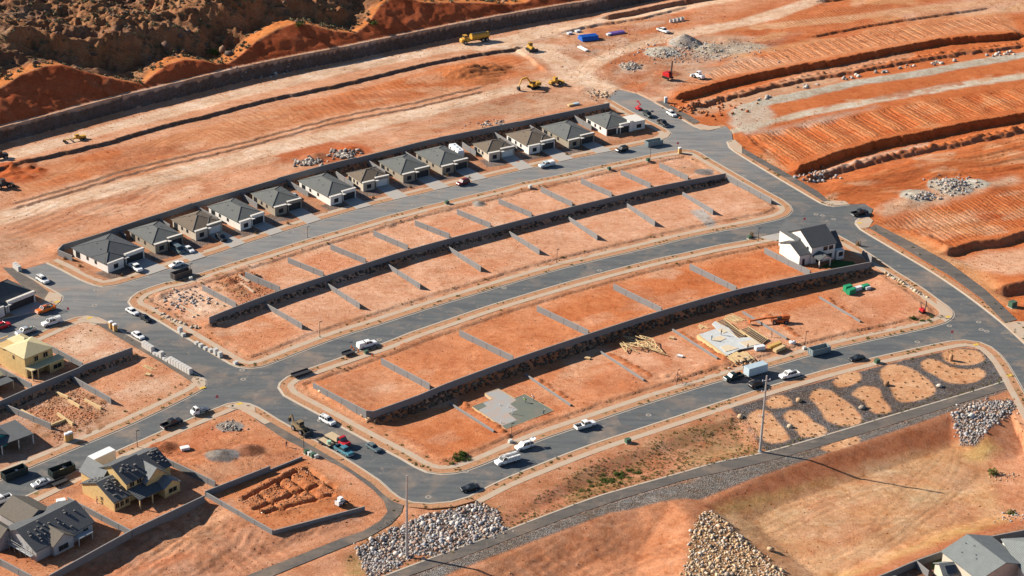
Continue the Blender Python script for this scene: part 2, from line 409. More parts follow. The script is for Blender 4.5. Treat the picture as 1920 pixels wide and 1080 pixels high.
paint(PL([(1640,430),(1720,450),(1800,490),(1870,530),(1900,580),(1840,545),(1740,490),(1660,440)]), SAND, 3, 2, 0.7, aux=(None, None, 0.25))
# lots of the blocks
paint(kB, (0.54,0.280,0.168), 2, 1, aux=(None, 0.35, None)); paint(kC, (0.49,0.19,0.085), 2, 1, aux=(None, 0.4, None))
wallB_px = [(392,595),(450,572),(530,543),(608,518),(687,493),(765,468.5),(843,447),(920,427),(997,407),(1073,387.5),(1147,369.5),(1220,352),(1290,338),(1361,325)]
wallC_px = [(700,771),(787,740),(837,719),(963,673),(1103,626),(1240,582.5),(1380,543.5),(1520,513),(1634,491)]
HB, HC = 0.62, 1.2            # half the drop at the walls
CMU = 1.85
wallB = smooth_line(PL(wallB_px, HB+CMU), 4.0); wallC = smooth_line(PL(wallC_px, HC+CMU), 4.0)
cornerC = P(687, 770, HC+CMU); legC = np.vstack([PL([(587,719)], 0.4+CMU), PL([(640,746)], 0.9+CMU), [cornerC]])
for q, col, k in (([(290,565),(345,535),(420,560),(430,580),(390,592),(330,600)], PALE, .85), ([(300,600),(390,640),(395,600)], (0.47,0.19,0.09), .5),
                  ([(410,520),(470,505),(530,548),(450,575)], RUST, .7), ([(550,495),(610,470),(680,495),(610,517)], ORANGE, .45), ([(630,470),(690,445),(760,468),(690,490)], (0.53,0.27,0.15), .8),
                  ([(790,425),(850,402),(915,425),(850,445)], ORANGE, .45), ([(1100,345),(1160,328),(1215,350),(1150,367)], ORANGE, .5), ([(1250,318),(1330,300),(1360,322),(1290,338)], (0.49,0.26,0.15), .6),
                  ([(380,640),(500,590),(570,625),(470,680)], (0.50,0.19,0.085), .8), ([(1170,330),(1230,312),(1290,335),(1220,352)], ORANGE, .4),
                  ([(1010,590),(1150,545),(1235,582),(1100,625)], ORANGE, .7), ([(1155,545),(1290,502),(1375,545),(1240,582)], ORANGE, .8), ([(1295,505),(1430,470),(1515,512),(1380,543)], ORANGE, .75),
                  ([(870,630),(1005,590),(1100,625),(965,672)], (0.49,0.17,0.07), .6), ([(720,680),(860,632),(960,675),(820,722)], (0.49,0.18,0.08), .6), ([(600,725),(715,690),(810,735),(695,770)], (0.49,0.22,0.115), .7),
                  ([(720,815),(860,765),(960,820),(830,868)], ORANGE, .65), ([(880,760),(990,715),(1060,775),(940,830)], DEEP, .5), ([(1010,705),(1120,665),(1210,712),(1110,765)], (0.50,0.185,0.085), .6),
                  ([(1140,655),(1260,620),(1340,680),(1220,730)], (0.55,0.28,0.165), .8), ([(1270,620),(1390,585),(1480,640),(1370,690)], (0.53,0.26,0.145), .7), ([(1420,590),(1540,560),(1620,610),(1490,650)], (0.55,0.28,0.16), .6),
                  ([(1430,575),(1540,545),(1560,562),(1480,585)], ORANGE, .7), ([(1560,540),(1650,515),(1760,580),(1640,620)], (0.55,0.275,0.16), .7), ([(1620,560),(1680,545),(1720,575),(1660,600)], ORANGE, .4)):
    paint(PL(q), col, 3, 2.0, k)
# front strips of the lots: paler
for l, sgn in ((kB, 1), (kC, 1)):
    w_, sd = area(l, 2); k = sstep(9.5, 4.0, sd+NZ[w_]*3)*(sd > 0)*0.55
    C3[w_] += (np.array(TAN, np.float32)-C3[w_])*k[..., None]; AUX[w_][..., 2] = np.maximum(AUX[w_][..., 2], k*0.22)
# houses' block
NWB = np.vstack([kNW, PL([(1143,193),(1063,211),(867,252),(620,309),(360,383),(118,460),(108,470)])])
paint(NWB, (0.40,0.185,0.10), 1.5, 0.5, aux=(0.2, 0.0, 0.1))
for fl, fr, bl in (((196.7,495),(267,466),(138.3,462.5)),((286,459),(346,443.5),(233.3,433.3)),((362,434.5),(418,418),(318,412)),((445.8,416.7),(497,401),(385.8,387.5)),((511,389),(570,377.5),(461,365)),((615,370),(667,354.5),(560,338)),((676.7,343),(735,334.7),(641,326.7)),((751.7,327.5),(808,315.5),(705,303)),((825,312.5),(878,299.5),(777.5,285)),((913,287.5),(969,280),(879,271)),((987.5,274.5),(1043,264),(944,251.7)),((1062.5,263.5),(1114,251),(1015,236.7))):
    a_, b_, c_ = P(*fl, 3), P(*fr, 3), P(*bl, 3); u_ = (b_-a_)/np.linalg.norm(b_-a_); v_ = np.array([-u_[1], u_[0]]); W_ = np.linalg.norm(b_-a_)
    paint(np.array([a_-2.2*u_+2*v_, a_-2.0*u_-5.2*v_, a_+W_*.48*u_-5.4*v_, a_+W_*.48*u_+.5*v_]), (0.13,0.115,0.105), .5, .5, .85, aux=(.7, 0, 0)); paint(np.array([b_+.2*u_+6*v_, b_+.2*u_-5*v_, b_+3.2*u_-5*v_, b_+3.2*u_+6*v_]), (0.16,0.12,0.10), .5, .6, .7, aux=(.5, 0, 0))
# left and lower-left lots
paint(np.vstack([kD]), (0.50,0.25,0.14), 2, 0.5, aux=(None, 0.35, None))
paint(PL([(95,640),(160,612),(235,655),(160,680)]), PALE, 3, 3, 0.9); paint(PL([(150,670),(240,650),(200,640)]), ORANGE, 3, 2, 0.5)
paint(PL([(150,710),(250,670),(345,715),(240,770)]), PINK, 3, 2, 0.8); paint(PL([(240,720),(300,700),(320,730),(250,750)]), PALE, 4, 4, 0.7)
paint(PL([(40,765),(140,725),(230,770),(120,830),(60,800)]), (0.42,0.23,0.135), 3, 2, 0.8)
paint(PL([(20,790),(60,770),(130,840),(60,870),(0,880),(-60,890),(-60,800)]), (0.38,0.22,0.15), 3, 2, 0.8)
SWL = np.vstack([PL([(-60,1000),(37,955),(160,895),(267,845),(400,788),(447,770),(480,790),(560,848),(690,938),(720,962),(680,995),(520,1080),(420,1130),(-60,1130)])])
paint(SWL, (0.49,0.205,0.10), 2, 1, aux=(None, 0.6, None))
paint(PL([(280,850),(420,785),(520,830),(560,855),(405,910)]), (0.50,0.19,0.085), 2, 1.5, 0.8); paint(PL([(390,925),(560,860),(690,945),(512,997)]), (0.46,0.16,0.06), 2, 1.5, 0.8)
paint(PL([(100,1080),(250,997),(383,935),(510,1000),(690,955),(690,990),(560,1040),(470,1080),(430,1130),(60,1130)]), (0.42,0.195,0.11), 2, 1.5, 0.9, aux=(None, 1.0, 0.1))
# south side: verge slope, gravel garden, basins
SOUTH = PL([(690,1130),(640,1040),(720,1000),(790,960),(860,955),(930,925),(1007,890),(1107,850),(1280,793),(1400,752),(1500,722),(1660,680),(1808,650),(1870,690),(1925,770),(1990,900),(2100,1130)])
paint(SOUTH, (0.43,0.185,0.095), 2, 1, aux=(0.1, 0.3, 0.15))
paint(PL([(940,965),(1107,868),(1280,808),(1395,770),(1440,850),(1280,882),(1107,932),(1006,970),(950,1000)]), (0.38,0.155,0.085), 2, 1.5, aux=(0.1, 0.2, 0.45))
for q in ([(1060,930),(1150,900),(1210,880),(1200,900),(1090,938)], [(960,1000),(1040,962),(1100,935),(1090,950),(970,1005)], [(1290,850),(1380,820),(1430,848),(1290,880)], [(840,955),(900,945),(930,960),(880,975)], [(650,1040),(700,1000),(740,985),(700,1030),(690,1080),(655,1080)]):
    paint(PL(q), (0.30,0.20,0.075), 3, 3, 0.6, aux=(None, None, 0.8))
P1up = [(690,1094),(730,1078),(840,1036.5),(940,1000),(1007,974),(1107,937),(1173,917),(1280,887),(1347,868),(1420,853),(1480,837.5),(1580,808),(1680,778),(1780,748.5),(1863,723),(1887,714)]
P1lo = [(730,1094),(773,1078),(873,1043),(973,1005),(1073,967),(1173,933.5),(1280,901.5),(1380,879.5),(1447,863.5),(1513,845),(1613,815),(1713,784),(1813,753),(1910,722)]
GRV = PL(P1lo+[(1900,728),(1845,748),(1783,772),(1713,797),(1613,830),(1513,863),(1413,897),(1310,938),(1280,939),(1140,963),(1006,1013),(873,1063),(800,1094)])
GARD = PL([(1370,764),(1400,757),(1500,725),(1660,684),(1700,674),(1808,652),(1840,656),(1862,672),(1880,700),(1887,713),(1863,724),(1780,750),(1680,780),(1580,810),(1480,840),(1440,851),(1425,835),(1400,805)])
BASIN1 = PL([(1318,950),(1413,900),(1513,866),(1613,833),(1713,800),(1783,776),(1850,812),(1915,740),(1990,800),(2060,980),(1920,985),(1829,1008),(1718,1048),(1600,1110),(1470,1130),(1460,1076),(1372,996)])
BASIN2 = PL([(860,1084),(1006,1018),(1140,967),(1262,944),(1290,985),(1296,1013),(1280,1080),(1240,1150),(800,1150)])
paint(BASIN1, RUST, 2, 1.0, aux=(0.05, 0.5, 0.05)); paint(BASIN2, (0.47,0.20,0.10), 2, 1.0, aux=(0.05, 0.9, 0.05))
paint(PL([(1345,985),(1413,950),(1513,922),(1613,888),(1713,856),(1800,836),(1850,850),(1870,930),(1890,975),(1820,998),(1700,1045),(1560,1100),(1440,1130),(1440,1050)], -3.2), SAND, 3, 2.0, 0.95, aux=(0.0, 0.45, 0.1))
paint(PL([(1860,840),(1905,745),(1990,800),(1990,980),(1900,980),(1875,920)], -1.5), (0.55,0.25,0.13), 3, 1.5, 0.9, aux=(0.1, 0.6, None))
paint(PL([(1380,985),(1500,925),(1700,875),(1760,880),(1640,960),(1500,1020),(1420,1020)], -3.2), (0.52,0.255,0.14), 8, 3, 0.5)
for q in ([(1770,905),(1830,880),(1860,900),(1790,925)], [(1690,930),(1750,925),(1790,950),(1700,965)], [(1630,885),(1680,875),(1700,890),(1640,900)]): paint(PL(q, -3.2), (0.50,0.36,0.22), 4, 3, 0.6)
for q in ([(1810,855),(1850,840),(1870,850),(1820,868)], [(1560,1080),(1700,1035),(1870,975),(1890,985),(1720,1042),(1580,1095)], [(1350,970),(1420,945),(1560,905),(1520,918),(1400,960)]): paint(PL(q, -3.0), (0.46,0.30,0.10), 3, 1.5, 0.7, aux=(None, None, 0.45))
paint(GRV, (0.165,0.142,0.124), 0.6, 0.2, aux=(1.0, 0.0, 0.0)); paint(GARD, (0.115,0.098,0.092), 0.6, 0.2, aux=(1.0, 0.0, 0.0))
T3 = lambda l, o, s=3.0: [(o[0]+a/s, o[1]+b/s) for a, b in l]
ISL = [T3([(370,180),(420,145),(480,150),(530,210),(585,280),(600,310),(560,330),(500,335),(440,310),(400,260),(365,215)], (1280,720)),
 T3([(465,95),(510,65),(560,62),(610,95),(615,120),(560,135),(500,138),(470,120)], (1280,720)),
 T3([(565,180),(600,150),(660,150),(710,190),(740,220),(790,240),(815,265),(790,290),(730,300),(670,300),(640,265),(610,230),(580,205)], (1280,720)),
 T3([(710,80),(730,40),(770,25),(830,35),(900,85),(950,120),(985,160),(1005,195),(990,225),(920,240),(850,225),(800,200),(780,160),(750,120)], (1280,720)),
 T3([(945,60),(985,20),(1050,12),(1110,30),(1125,80),(1160,120),(1175,155),(1140,170),(1080,168),(1045,145),(1025,110),(1000,90)], (1280,720)),
 T3([(1320,940),(1380,880),(1500,830),(1620,830),(1655,880),(1620,940),(1500,990),(1380,1000)], (1340,560), 6),
 [(1648,697),(1660,687),(1680,683),(1710,693),(1737,710),(1753,727),(1752,740),(1720,752),(1690,755),(1675,745),(1667,727),(1652,712)],
 T3([(1340,960),(1380,938),(1430,945),(1480,970),(1540,995),(1600,1000),(1660,990),(1700,1010),(1690,1040),(1640,1070),(1560,1080),(1480,1070),(1430,1040),(1390,1020),(1345,990)], (1280,360)),
 T3([(1455,910),(1500,890),(1600,885),(1670,900),(1700,940),(1660,965),(1600,975),(1520,970),(1470,945)], (1280,360)),
 T3([(770,365),(850,330),(900,310),(970,292),(1000,310),(990,335),(940,350),(860,380),(820,385)], (1280,720))]
for q in ISL: paint(smooth_line(PL(q+[q[0]]), 1.5)[:-1], (0.55,0.29,0.15), 0.45, 0.4, aux=(0.25, 0.0, 0.0))
RIP1 = PL([(667,1027),(740,989),(800,966),(900,943),(930,958),(950,994),(815,1043),(780,1040),(750,1062),(693,1085)])
RIP2 = PL([(1783,777),(1812,760),(1847,750),(1898,752),(1903,765),(1847,812),(1830,827),(1807,823),(1795,800)])
RIP3 = PL([(1330,967),(1373,997),(1427,1043),(1467,1077),(1490,1110),(1270,1110),(1287,1073),(1297,1013),(1313,983)], -1.2)
paint(RIP1, (0.13,0.10,0.085), 0.8, 0.5, aux=(0.9, 0, 0)); paint(RIP2, (0.13,0.10,0.085), 0.8, 0.5, aux=(0.9, 0, 0)); paint(RIP3, (0.26,0.16,0.09), 0.8, 0.5, aux=(0.9, 0, 0))
paint(PL([(1640,1090),(1718,1052),(1830,1015),(1920,997),(2000,985),(2000,1130),(1640,1130)]), (0.25,0.14,0.09), 1, 0.3, aux=(0.2, 0, 0))
paint(PL([(1745,1055),(1785,1042),(1785,1062),(1748,1068)]), (0.07,0.14,0.03), 0.6, 0.2); paint(PL([(1868,1028),(1890,1016),(1895,1040),(1885,1045)]), (0.07,0.15,0.03), 0.6, 0.2)

paint(PL([(1040,100),(1110,70),(1240,60),(1300,75),(1290,150),(1230,180),(1150,160),(1080,130)]), (0.40,0.185,0.10), 3, 3, 0.75)
paint(PL([(1160,55),(1290,28),(1300,45),(1215,66)]), ORANGE, 2, 2, .7); paint(PL([(1120,110),(1230,85),(1260,90),(1180,120),(1140,135)]), ORANGE, 2, 2, .7)
paint(PL([(850,215),(1000,178),(1110,178),(1140,190),(1060,205),(870,245),(700,288)]), (0.43,0.245,0.15), 3, 4, .8); paint(PL([(110,455),(40,490),(-40,500),(-40,440),(60,440)]), (0.44,0.25,0.155), 3, 3, .7)
band(PL([(960,85),(1010,93),(1050,112),(1090,146),(1140,168),(1190,184)]), (0.55,0.335,0.21), 10, 1.5, 1.6, .9); band(PL([(1085,142),(1110,120),(1160,96),(1210,80),(1290,62),(1390,44),(1450,28),(1530,0)]), (0.55,0.33,0.20), 7.5, 1.5, 1.4, .9); band(PL([(900,92),(1000,62),(1080,48),(1200,28),(1340,2),(1420,-20)]), (0.55,0.33,0.20), 7, 1.5, 1.4, .9)
band(PL([(-60,424),(100,380),(300,331),(640,246),(840,197),(1000,158),(1085,146)]), (0.56,0.345,0.215), 6, 1.2, 1.6, .9)
paint(PL([(1292,396),(1318,393),(1348,426),(1331,431)]), (0.36,0.33,0.30), .6, .4, .9); paint(PL([(1560,120),(1700,92),(1720,104),(1600,132),(1420,160),(1330,180),(1300,190)], 0), (0.42,0.27,0.17), 2, 2, .5); paint(PL([(1520,322),(1640,285),(1740,262),(1750,270),(1650,296),(1540,330)]), (0.46,0.33,0.24), 1.5, 1.5, .7)
def blotch(poly_px, n_, cols, r0, r1, seed, k=(.35, .75), el=(1.2, 3.2), ang0=.55):
    r = np.random.default_rng(seed); poly = PL(poly_px) if not isinstance(poly_px, np.ndarray) else poly_px; a0, b0 = poly.min(0), poly.max(0)
    for _ in range(n_):
        for _t in range(40):
            s = a0+(b0-a0)*r.random(2)
            if inside(poly, s[:1], s[1:])[0]: break
        R0 = r.uniform(r0, r1); e = r.uniform(*el); th = ang0+r.normal(0, .35); t = np.linspace(0, 6.283, 15)[:-1]; q = np.stack([np.cos(t)*R0*e, np.sin(t)*R0], -1)*(1+r.uniform(-.3, .3, (14, 1)))
        q = np.stack([q[:, 0]*math.cos(th)-q[:, 1]*math.sin(th), q[:, 0]*math.sin(th)+q[:, 1]*math.cos(th)], -1)+s
        paint(q, cols[r.integers(0, len(cols))], min(1.6, R0*.4), min(3.0, R0*.7), r.uniform(*k))
blotch([(30,372),(640,222),(1000,165),(1120,185),(860,245),(600,305),(350,378),(110,452),(0,470)], 46, [RUST, (0.55,0.34,0.22), (0.44,0.24,0.145), (0.42,0.17,0.08)], 1.5, 5.5, 701); blotch([(60,322),(400,236),(640,176),(960,100),(1015,128),(770,186),(430,266),(110,350)], 44, [(0.42,0.15,0.065), (0.52,0.27,0.15), ORANGE, RUST], 1.5, 5, 702)
blotch([(1060,60),(1280,20),(1420,15),(1440,100),(1300,165),(1200,180),(1080,140)], 60, [RUST, ORANGE, (0.52,0.35,0.25), (0.40,0.25,0.17), (0.36,0.15,0.075)], 1.2, 4.5, 703); blotch([(1290,55),(1420,10),(1920,-30),(1920,55),(1700,60),(1480,90)], 30, [SAND, (0.52,0.27,0.15), DEEP, (0.48,0.19,0.08)], 2, 7, 704)
blotch([(1520,345),(1920,250),(2000,330),(1760,345),(1640,395),(1550,378)], 36, [DEEP, (0.50,0.20,0.08), (0.50,0.27,0.15), (0.36,0.10,0.035)], 1.5, 5, 705); blotch([(1640,420),(1920,345),(2000,420),(1776,460)], 22, [DEEP, (0.50,0.20,0.08), (0.52,0.27,0.15)], 1.5, 5, 706); blotch([(1450,222),(1640,180),(1920,128),(1920,136),(1640,192),(1480,218)], 24, [DEEP, (0.5,0.28,0.16), RUST], 1, 2.5, 707); blotch([(1400,256),(1700,196),(1920,163),(1920,205),(1570,283),(1473,315)], 26, [DEEP, (0.52,0.24,0.11), (0.40,0.14,0.055)], 1.5, 4, 708)
blotch(kB, 46, [(0.50,0.20,0.095), (0.57,0.345,0.225), (0.46,0.21,0.11)], 1.2, 4.2, 709, (.3, .65)); blotch(kC, 60, [(0.43,0.14,0.055), (0.53,0.25,0.135), (0.55,0.32,0.20), (0.40,0.155,0.075)], 1.2, 4.5, 710, (.3, .65)); blotch(kD, 26, [(0.56,0.37,0.26), (0.46,0.18,0.085), (0.38,0.20,0.12)], 1.2, 4, 711); blotch(SWL, 40, [(0.53,0.27,0.15), (0.43,0.14,0.06), (0.36,0.17,0.10)], 1.2, 4.5, 712)
blotch([(1345,985),(1513,922),(1713,858),(1850,850),(1880,960),(1700,1045),(1470,1100)], 40, [(0.50,0.235,0.12), (0.56,0.32,0.18), (0.50,0.31,0.16), (0.46,0.21,0.105)], 2, 7, 713, (.25, .55)); blotch([(940,965),(1107,868),(1280,808),(1395,770),(1440,850),(1280,882),(1107,932),(950,1000)], 40, [(0.42,0.17,0.085), (0.30,0.16,0.075), (0.44,0.22,0.12)], 1, 3.5, 714)
HAUL = (0.60, 0.405, 0.275)
band(PL([(-60,428),(100,384),(300,334),(640,249),(840,199),(1000,160),(1080,148)]), HAUL, 8.5, 1.2, 1.2, .9); band(PL([(-60,316),(0,298),(233,234),(466,172),(640,130),(840,92),(950,76),(1020,66)]), HAUL, 7.0, 1.2, 1.2, .8)
band(PL([(960,83),(1012,93),(1050,112),(1090,146),(1140,168),(1190,184)]), HAUL, 10.5, 1.2, 1.4, .9); band(PL([(1080,144),(1108,122),(1160,98),(1210,82),(1290,63),(1390,44),(1450,28),(1530,0)]), HAUL, 7.5, 1.2, 1.2, .85); band(PL([(900,92),(1000,62),(1080,48),(1200,28),(1340,2),(1420,-20)]), HAUL, 6.5, 1.2, 1.2, .8); band(PL([(1420,52),(1560,38),(1700,20),(1830,8),(1990,-14)]), (0.55,0.30,0.16), 7, 1.2, 1.4, .8)
# ---------------- heights
# terraces left of the walls' lines stand up
def lotheights(kerb, wall, hh, ext):
    w_, sd = area(kerb, 2); x, y = X[w_], Y[w_]
    dw, s, a, e = pdist(ext, x, y)
    dk = np.clip(sd-6.0, 0.01, None)
    t = np.clip(dk/(dk+dw), 0, 1)
    ends = np.clip(1-np.clip(e-1, 0, None)/6.0, 0, 1)
    hup = -0.45*(1-t)+hh*t*ends
    q = np.clip(dw/1.5, 0, 1)
    hlo = (0.42*(1-t)-hh*t*ends)
    hl = np.where(s > 0, hup, np.where(dw < 1.5, hh*ends+(hlo-hh*ends)*q, hlo))
    k = sstep(5.0, 6.6, sd+n3[w_]*1.4+n1[w_]*1.0)
    H[w_] += hl*k
lotheights(kB, wallB, HB, wallB)
lotheights(kC, wallC, HC, np.vstack([legC, wallC[0:]]))
# right-hand terraces, far banks, cut lines
Lb = lambda pts, z: smooth_line(PL(pts, z), 3.0)
step(Lb([(1278,175),(1380,146.5),(1480,125),(1580,108),(1680,88),(1780,71.5),(1907,61.5)], 1.4), 1.4, 1.2, 1.1, 26, 14, 0.9, col=DEEP)
step(Lb([(1286,203),(1380,176),(1480,152),(1580,135),(1680,117),(1780,101),(1910,84)], 0.5), 0.5, 0.7, 1.2, 6, 10, 0.9, col=RUST)
step(Lb([(1473,320),(1570,286.5),(1647,263),(1733,246.5),(1813,230),(1920,211.5),(2100,178)], 1.5), 1.5, 1.4, 1.2, 24, 16, 0.9, col=DEEP)
step(Lb([(1500,338),(1600,306),(1700,284),(1800,264),(1920,240),(2100,206)], 0.5), 0.5, 0.8, 1.3, 6, 12, 0.9, col=RUST)
step(Lb([(1776,467),(1830,452),(1873,448),(1920,433),(2050,405)], 1.2), 1.2, 1.1, 1.5, 22, 16, 0.5, col=RUST)
step(Lb([(1877,535),(1920,526),(2050,500)], 1.5), 1.5, 1.5, 3.0, 14, 10, 0.4, col=RUST)
step(Lb([(1396,253),(1430,285),(1473,320)][::-1], 0.5), 0.5, 0.3, 2.0, 5, 4, 0.8)
step(Lb([(1640,420),(1720,438),(1776,467)][::-1], 0.5), 0.5, 0.4, 2.5, 6, 6, 0.8)
for line, n_, r_, h_ in (([(1290,198),(1480,147),(1700,108),(1905,78)], 62, 1.5, 0.75), ([(1505,334),(1600,302),(1760,268),(1920,235)], 46, 1.6, 0.8)):
    L_ = smooth_line(PL(line, 0.5), 1.0); idx = np.linspace(0, len(L_)-1, n_).astype(int)
    for q in idx:
        a = proj(L_[q][0]+rng.normal(0, .4), L_[q][1]+rng.normal(0, .4), 0); mound(a[0], a[1], r_*rng.uniform(.8, 1.3), h_*rng.uniform(.9, 1.7), rough=0.35)
step(Lb([(1530,66),(1640,45),(1760,27),(1845,15)], 0.4), 0.4, 0.4, 0.8, 8, 6, 0.4)
step(Lb([(1540,0),(1600,-8),(1700,-15)], 0.5), 0.6, 0.6, 1.5, 10, 10, 0.8)
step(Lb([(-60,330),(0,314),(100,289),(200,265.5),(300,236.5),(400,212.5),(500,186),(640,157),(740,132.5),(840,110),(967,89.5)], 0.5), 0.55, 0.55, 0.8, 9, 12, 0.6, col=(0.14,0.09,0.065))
step(Lb([(967,89.5),(995,108),(1020,130)], 0.3), 0.4, 0.3, 1.2, 4, 6, 0.4)
for dy, a_ in ((0, 0.17), (9, 0.21)):
    step(Lb([(30,380+dy),(110,357+dy),(267,310+dy),(433,272+dy),(640,217.5+dy),(773,192.5+dy),(900,163+dy)], 0.2), a_, a_, 0.7, 3, 4, 0.7, col=(0.30,0.16,0.095))
step(Lb([(1280,12),(1200,32),(1120,45),(1060,58)][::-1], 0.4), 0.5, 0.4, 1.2, 6, 8, 0.6)
step(Lb([(1140,28),(1280,0),(1400,-20)], 1.0), 0.9, 0.9, 1.8, 8, 8, 0.6, col=RUST)
# plough and grader furrows
T1P = PL([(1290,165),(1380,143),(1580,104),(1780,69),(1895,60),(1880,30),(1700,45),(1500,85),(1340,130)])
T2P = PL([(1400,256),(1473,316),(1570,283),(1733,243),(1920,208),(2100,175),(2100,130),(1920,163),(1713,193),(1580,220)])
ridges(T1P, (110,75), (1600,80), 4.4, 0.11, 0.9, 1.0, (0.50,0.22,0.11)); ridges(T1P, (110,75), (1600,80), 2.3, 0.08, 0.9, 0.6); ridges(T2P, (130,90), (1640,230), 2.4, 0.11, 0.9, 0.5); ridges(T2P, (130,90), (1640,230), 12.5, 0.26, 0.7, 0.8, (0.5,0.20,0.08))
T3P = PL([(1510,345),(1700,300),(1920,255),(2050,230),(2050,330),(1900,325),(1760,345),(1640,390),(1560,375)])
ridges(T3P, (150,-30), (1700,320), 7.5, 0.16, 0.8, 4.0, (0.42,0.11,0.03)); ridges(T3P, (150,-30), (1700,320), 2.6, 0.07, 0.8, 2.5)
T4P = PL([(1650,420),(1700,400),(1800,378),(1920,345),(2050,320),(2050,400),(1920,430),(1776,464)])
ridges(T4P, (120,70), (1800,400), 2.6, 0.07, 0.8, 1.6)
ridges(PL([(400,235),(640,172),(760,145),(820,150),(700,200),(560,232)]), (50,42), (560,200), 2.6, 0.07, 0.8, 2.0)
ridges(PL([(840,125),(960,102),(1010,130),(880,158)]), (140,-22), (930,130), 2.6, 0.06, 0.8, 2.0)
ridges(PL([(0,400),(300,340),(300,380),(100,440),(0,470)]), (120,-45), (150,400), 3.0, 0.06, 0.8, 3.0)
for q, dpx, sp, am in (([(120,1070),(250,1000),(380,940),(500,1000),(660,975),(560,1030),(440,1078)], (60,-60), 2.6, 0.05), ([(900,1080),(1040,1015),(1250,955),(1290,1000),(1270,1080)], (60,-30), 2.6, 0.05), ([(1300,1040),(1520,930),(1780,850),(1860,930),(1500,1080)], (120,-70), 2.6, 0.012)):
    ridges(PL(q), dpx, q[1], sp, am, 0.8, 3.5)
# piles
mound(1283,82,7.5,4.4,col=(0.34,0.30,0.26),rough=0.15); mound(1240,98,8,1.6,col=CRUSH); mound(1330,92,7,1.2,col=CRUSH); mound(1180,125,5,1.2,col=CRUSH); mound(1365,78,6,1.0)
mound(1250,140,5,1.3,col=RUST); mound(1305,200,4,0.8); mound(1170,178,3.5,1.0); mound(1148,172,3,1.0); mound(1095,168,4,0.7)
for q in ((890,135,9,2.2),(868,140,6,1.6),(915,128,6,1.2),(905,152,5,1.0),(850,128,5,.9)): mound(*q, col=(0.42,0.14,0.05), ex=1.6, ang=0.3)
for i in range(26): mound(30+rng.normal(0,26), 325+rng.normal(0,9), rng.uniform(1.2,2.4), rng.uniform(.3,.8), col=DEEP)
mound(48,308,4,0.9,col=RUST)
mound(1780,350,8,1.7,col=CRUSH); mound(1720,368,6,1.0,col=CRUSH); mound(1830,345,5,1.0,col=CRUSH); mound(1700,382,5,.8); mound(1860,352,6,.8)
for a, b, c_ in ((897,381,GREY),(834,391,(0.4,0.22,0.13)),(730,420,(0.38,0.22,0.14)),(300,555,None),(430,527,RUST),(455,515,RUST),(475,520,RUST)): mound(a, b, 2.4, 1.2, col=c_, rough=0.2)
for a, b, r_, h_, c_ in ((308,838,3.0,1.5,RUST),(467,845,3.4,1.5,BROWN),(417,855,3.6,0.9,(0.17,0.15,0.14)),(430,800,3,.5,GREY),(402,853,2,.6,GREY)): mound(a, b, r_, h_, col=c_, rough=0.15, ex=1.3)
mound(1320,322,3.4,0.4,col=(0.2,0.18,0.17)); mound(590,298,5,1.6,col=RUST); mound(655,285,5,1.2,col=DEEP)
# earthworks on lots: trenches and footings
def trench(poly_px, depth, wid, z=0.0):
    L_ = PL(poly_px, z); w_ = win(L_, wid+2); d = pdist(L_, X[w_], Y[w_])[0]
    d = d+n1[w_]*0.25; H[w_] -= depth*sstep(wid, wid*0.5, d); H[w_] += (depth*0.16+n1[w_]*0.3)*np.exp(-((d-wid*1.6)/0.8)**2)
    C3[w_] *= (1-0.10*sstep(wid*1.1, wid*0.7, d))[..., None]
for q in ([(460,935),(555,885)], [(480,955),(600,908)], [(500,962),(620,930)], [(520,905),(560,930)], [(540,893),(600,935)], [(575,880),(625,915)], [(490,930),(530,958)], [(555,885),(600,905)]): trench(q, 0.95, 0.75)
for i in range(70): mound(rng.uniform(465,620), rng.uniform(888,962), rng.uniform(.6,1.2), rng.uniform(.08,.25), col=(0.45,0.165,0.065), rough=.8)
for i in range(60): mound(rng.uniform(45,205), rng.uniform(735,822), rng.uniform(.6,1.5), rng.uniform(.12,.45), col=(0.34,0.18,0.10), rough=.8)
for i in range(40): mound(rng.uniform(400,480), rng.uniform(505,560), rng.uniform(.6,1.5), rng.uniform(.2,.55), col=(0.38,0.19,0.10), rough=.8)
for i in range(60): mound(rng.uniform(290,400), rng.uniform(545,600), rng.uniform(.6,1.6), rng.uniform(.1,.35))
for q in ([(855,752),(945,826)], [(995,712),(1062,757)], [(1130,660),(1215,712)], [(1268,622),(1355,680)], [(1540,560),(1600,605)], [(1428,590),(1490,636)]):
    L_ = PL(q, -0.3); n_ = int(np.linalg.norm(L_[1]-L_[0])/1.6)
    for k in range(n_):
        c = L_[0]+(L_[1]-L_[0])*k/n_; a = proj(c[0]+1.8, c[1]+0.6, -0.3); mound(a[0]+rng.normal(0,2), a[1]+rng.normal(0,1), rng.uniform(.8,1.5), rng.uniform(.35,.75), col=(0.40,0.13,0.05))
for i in range(140):
    u = rng.random(); a = (1150+u*600, 740-u*130) ; mound(a[0]+rng.normal(0,18), a[1]-14+rng.normal(0,4), rng.uniform(.5,1.3), rng.uniform(.1,.3))
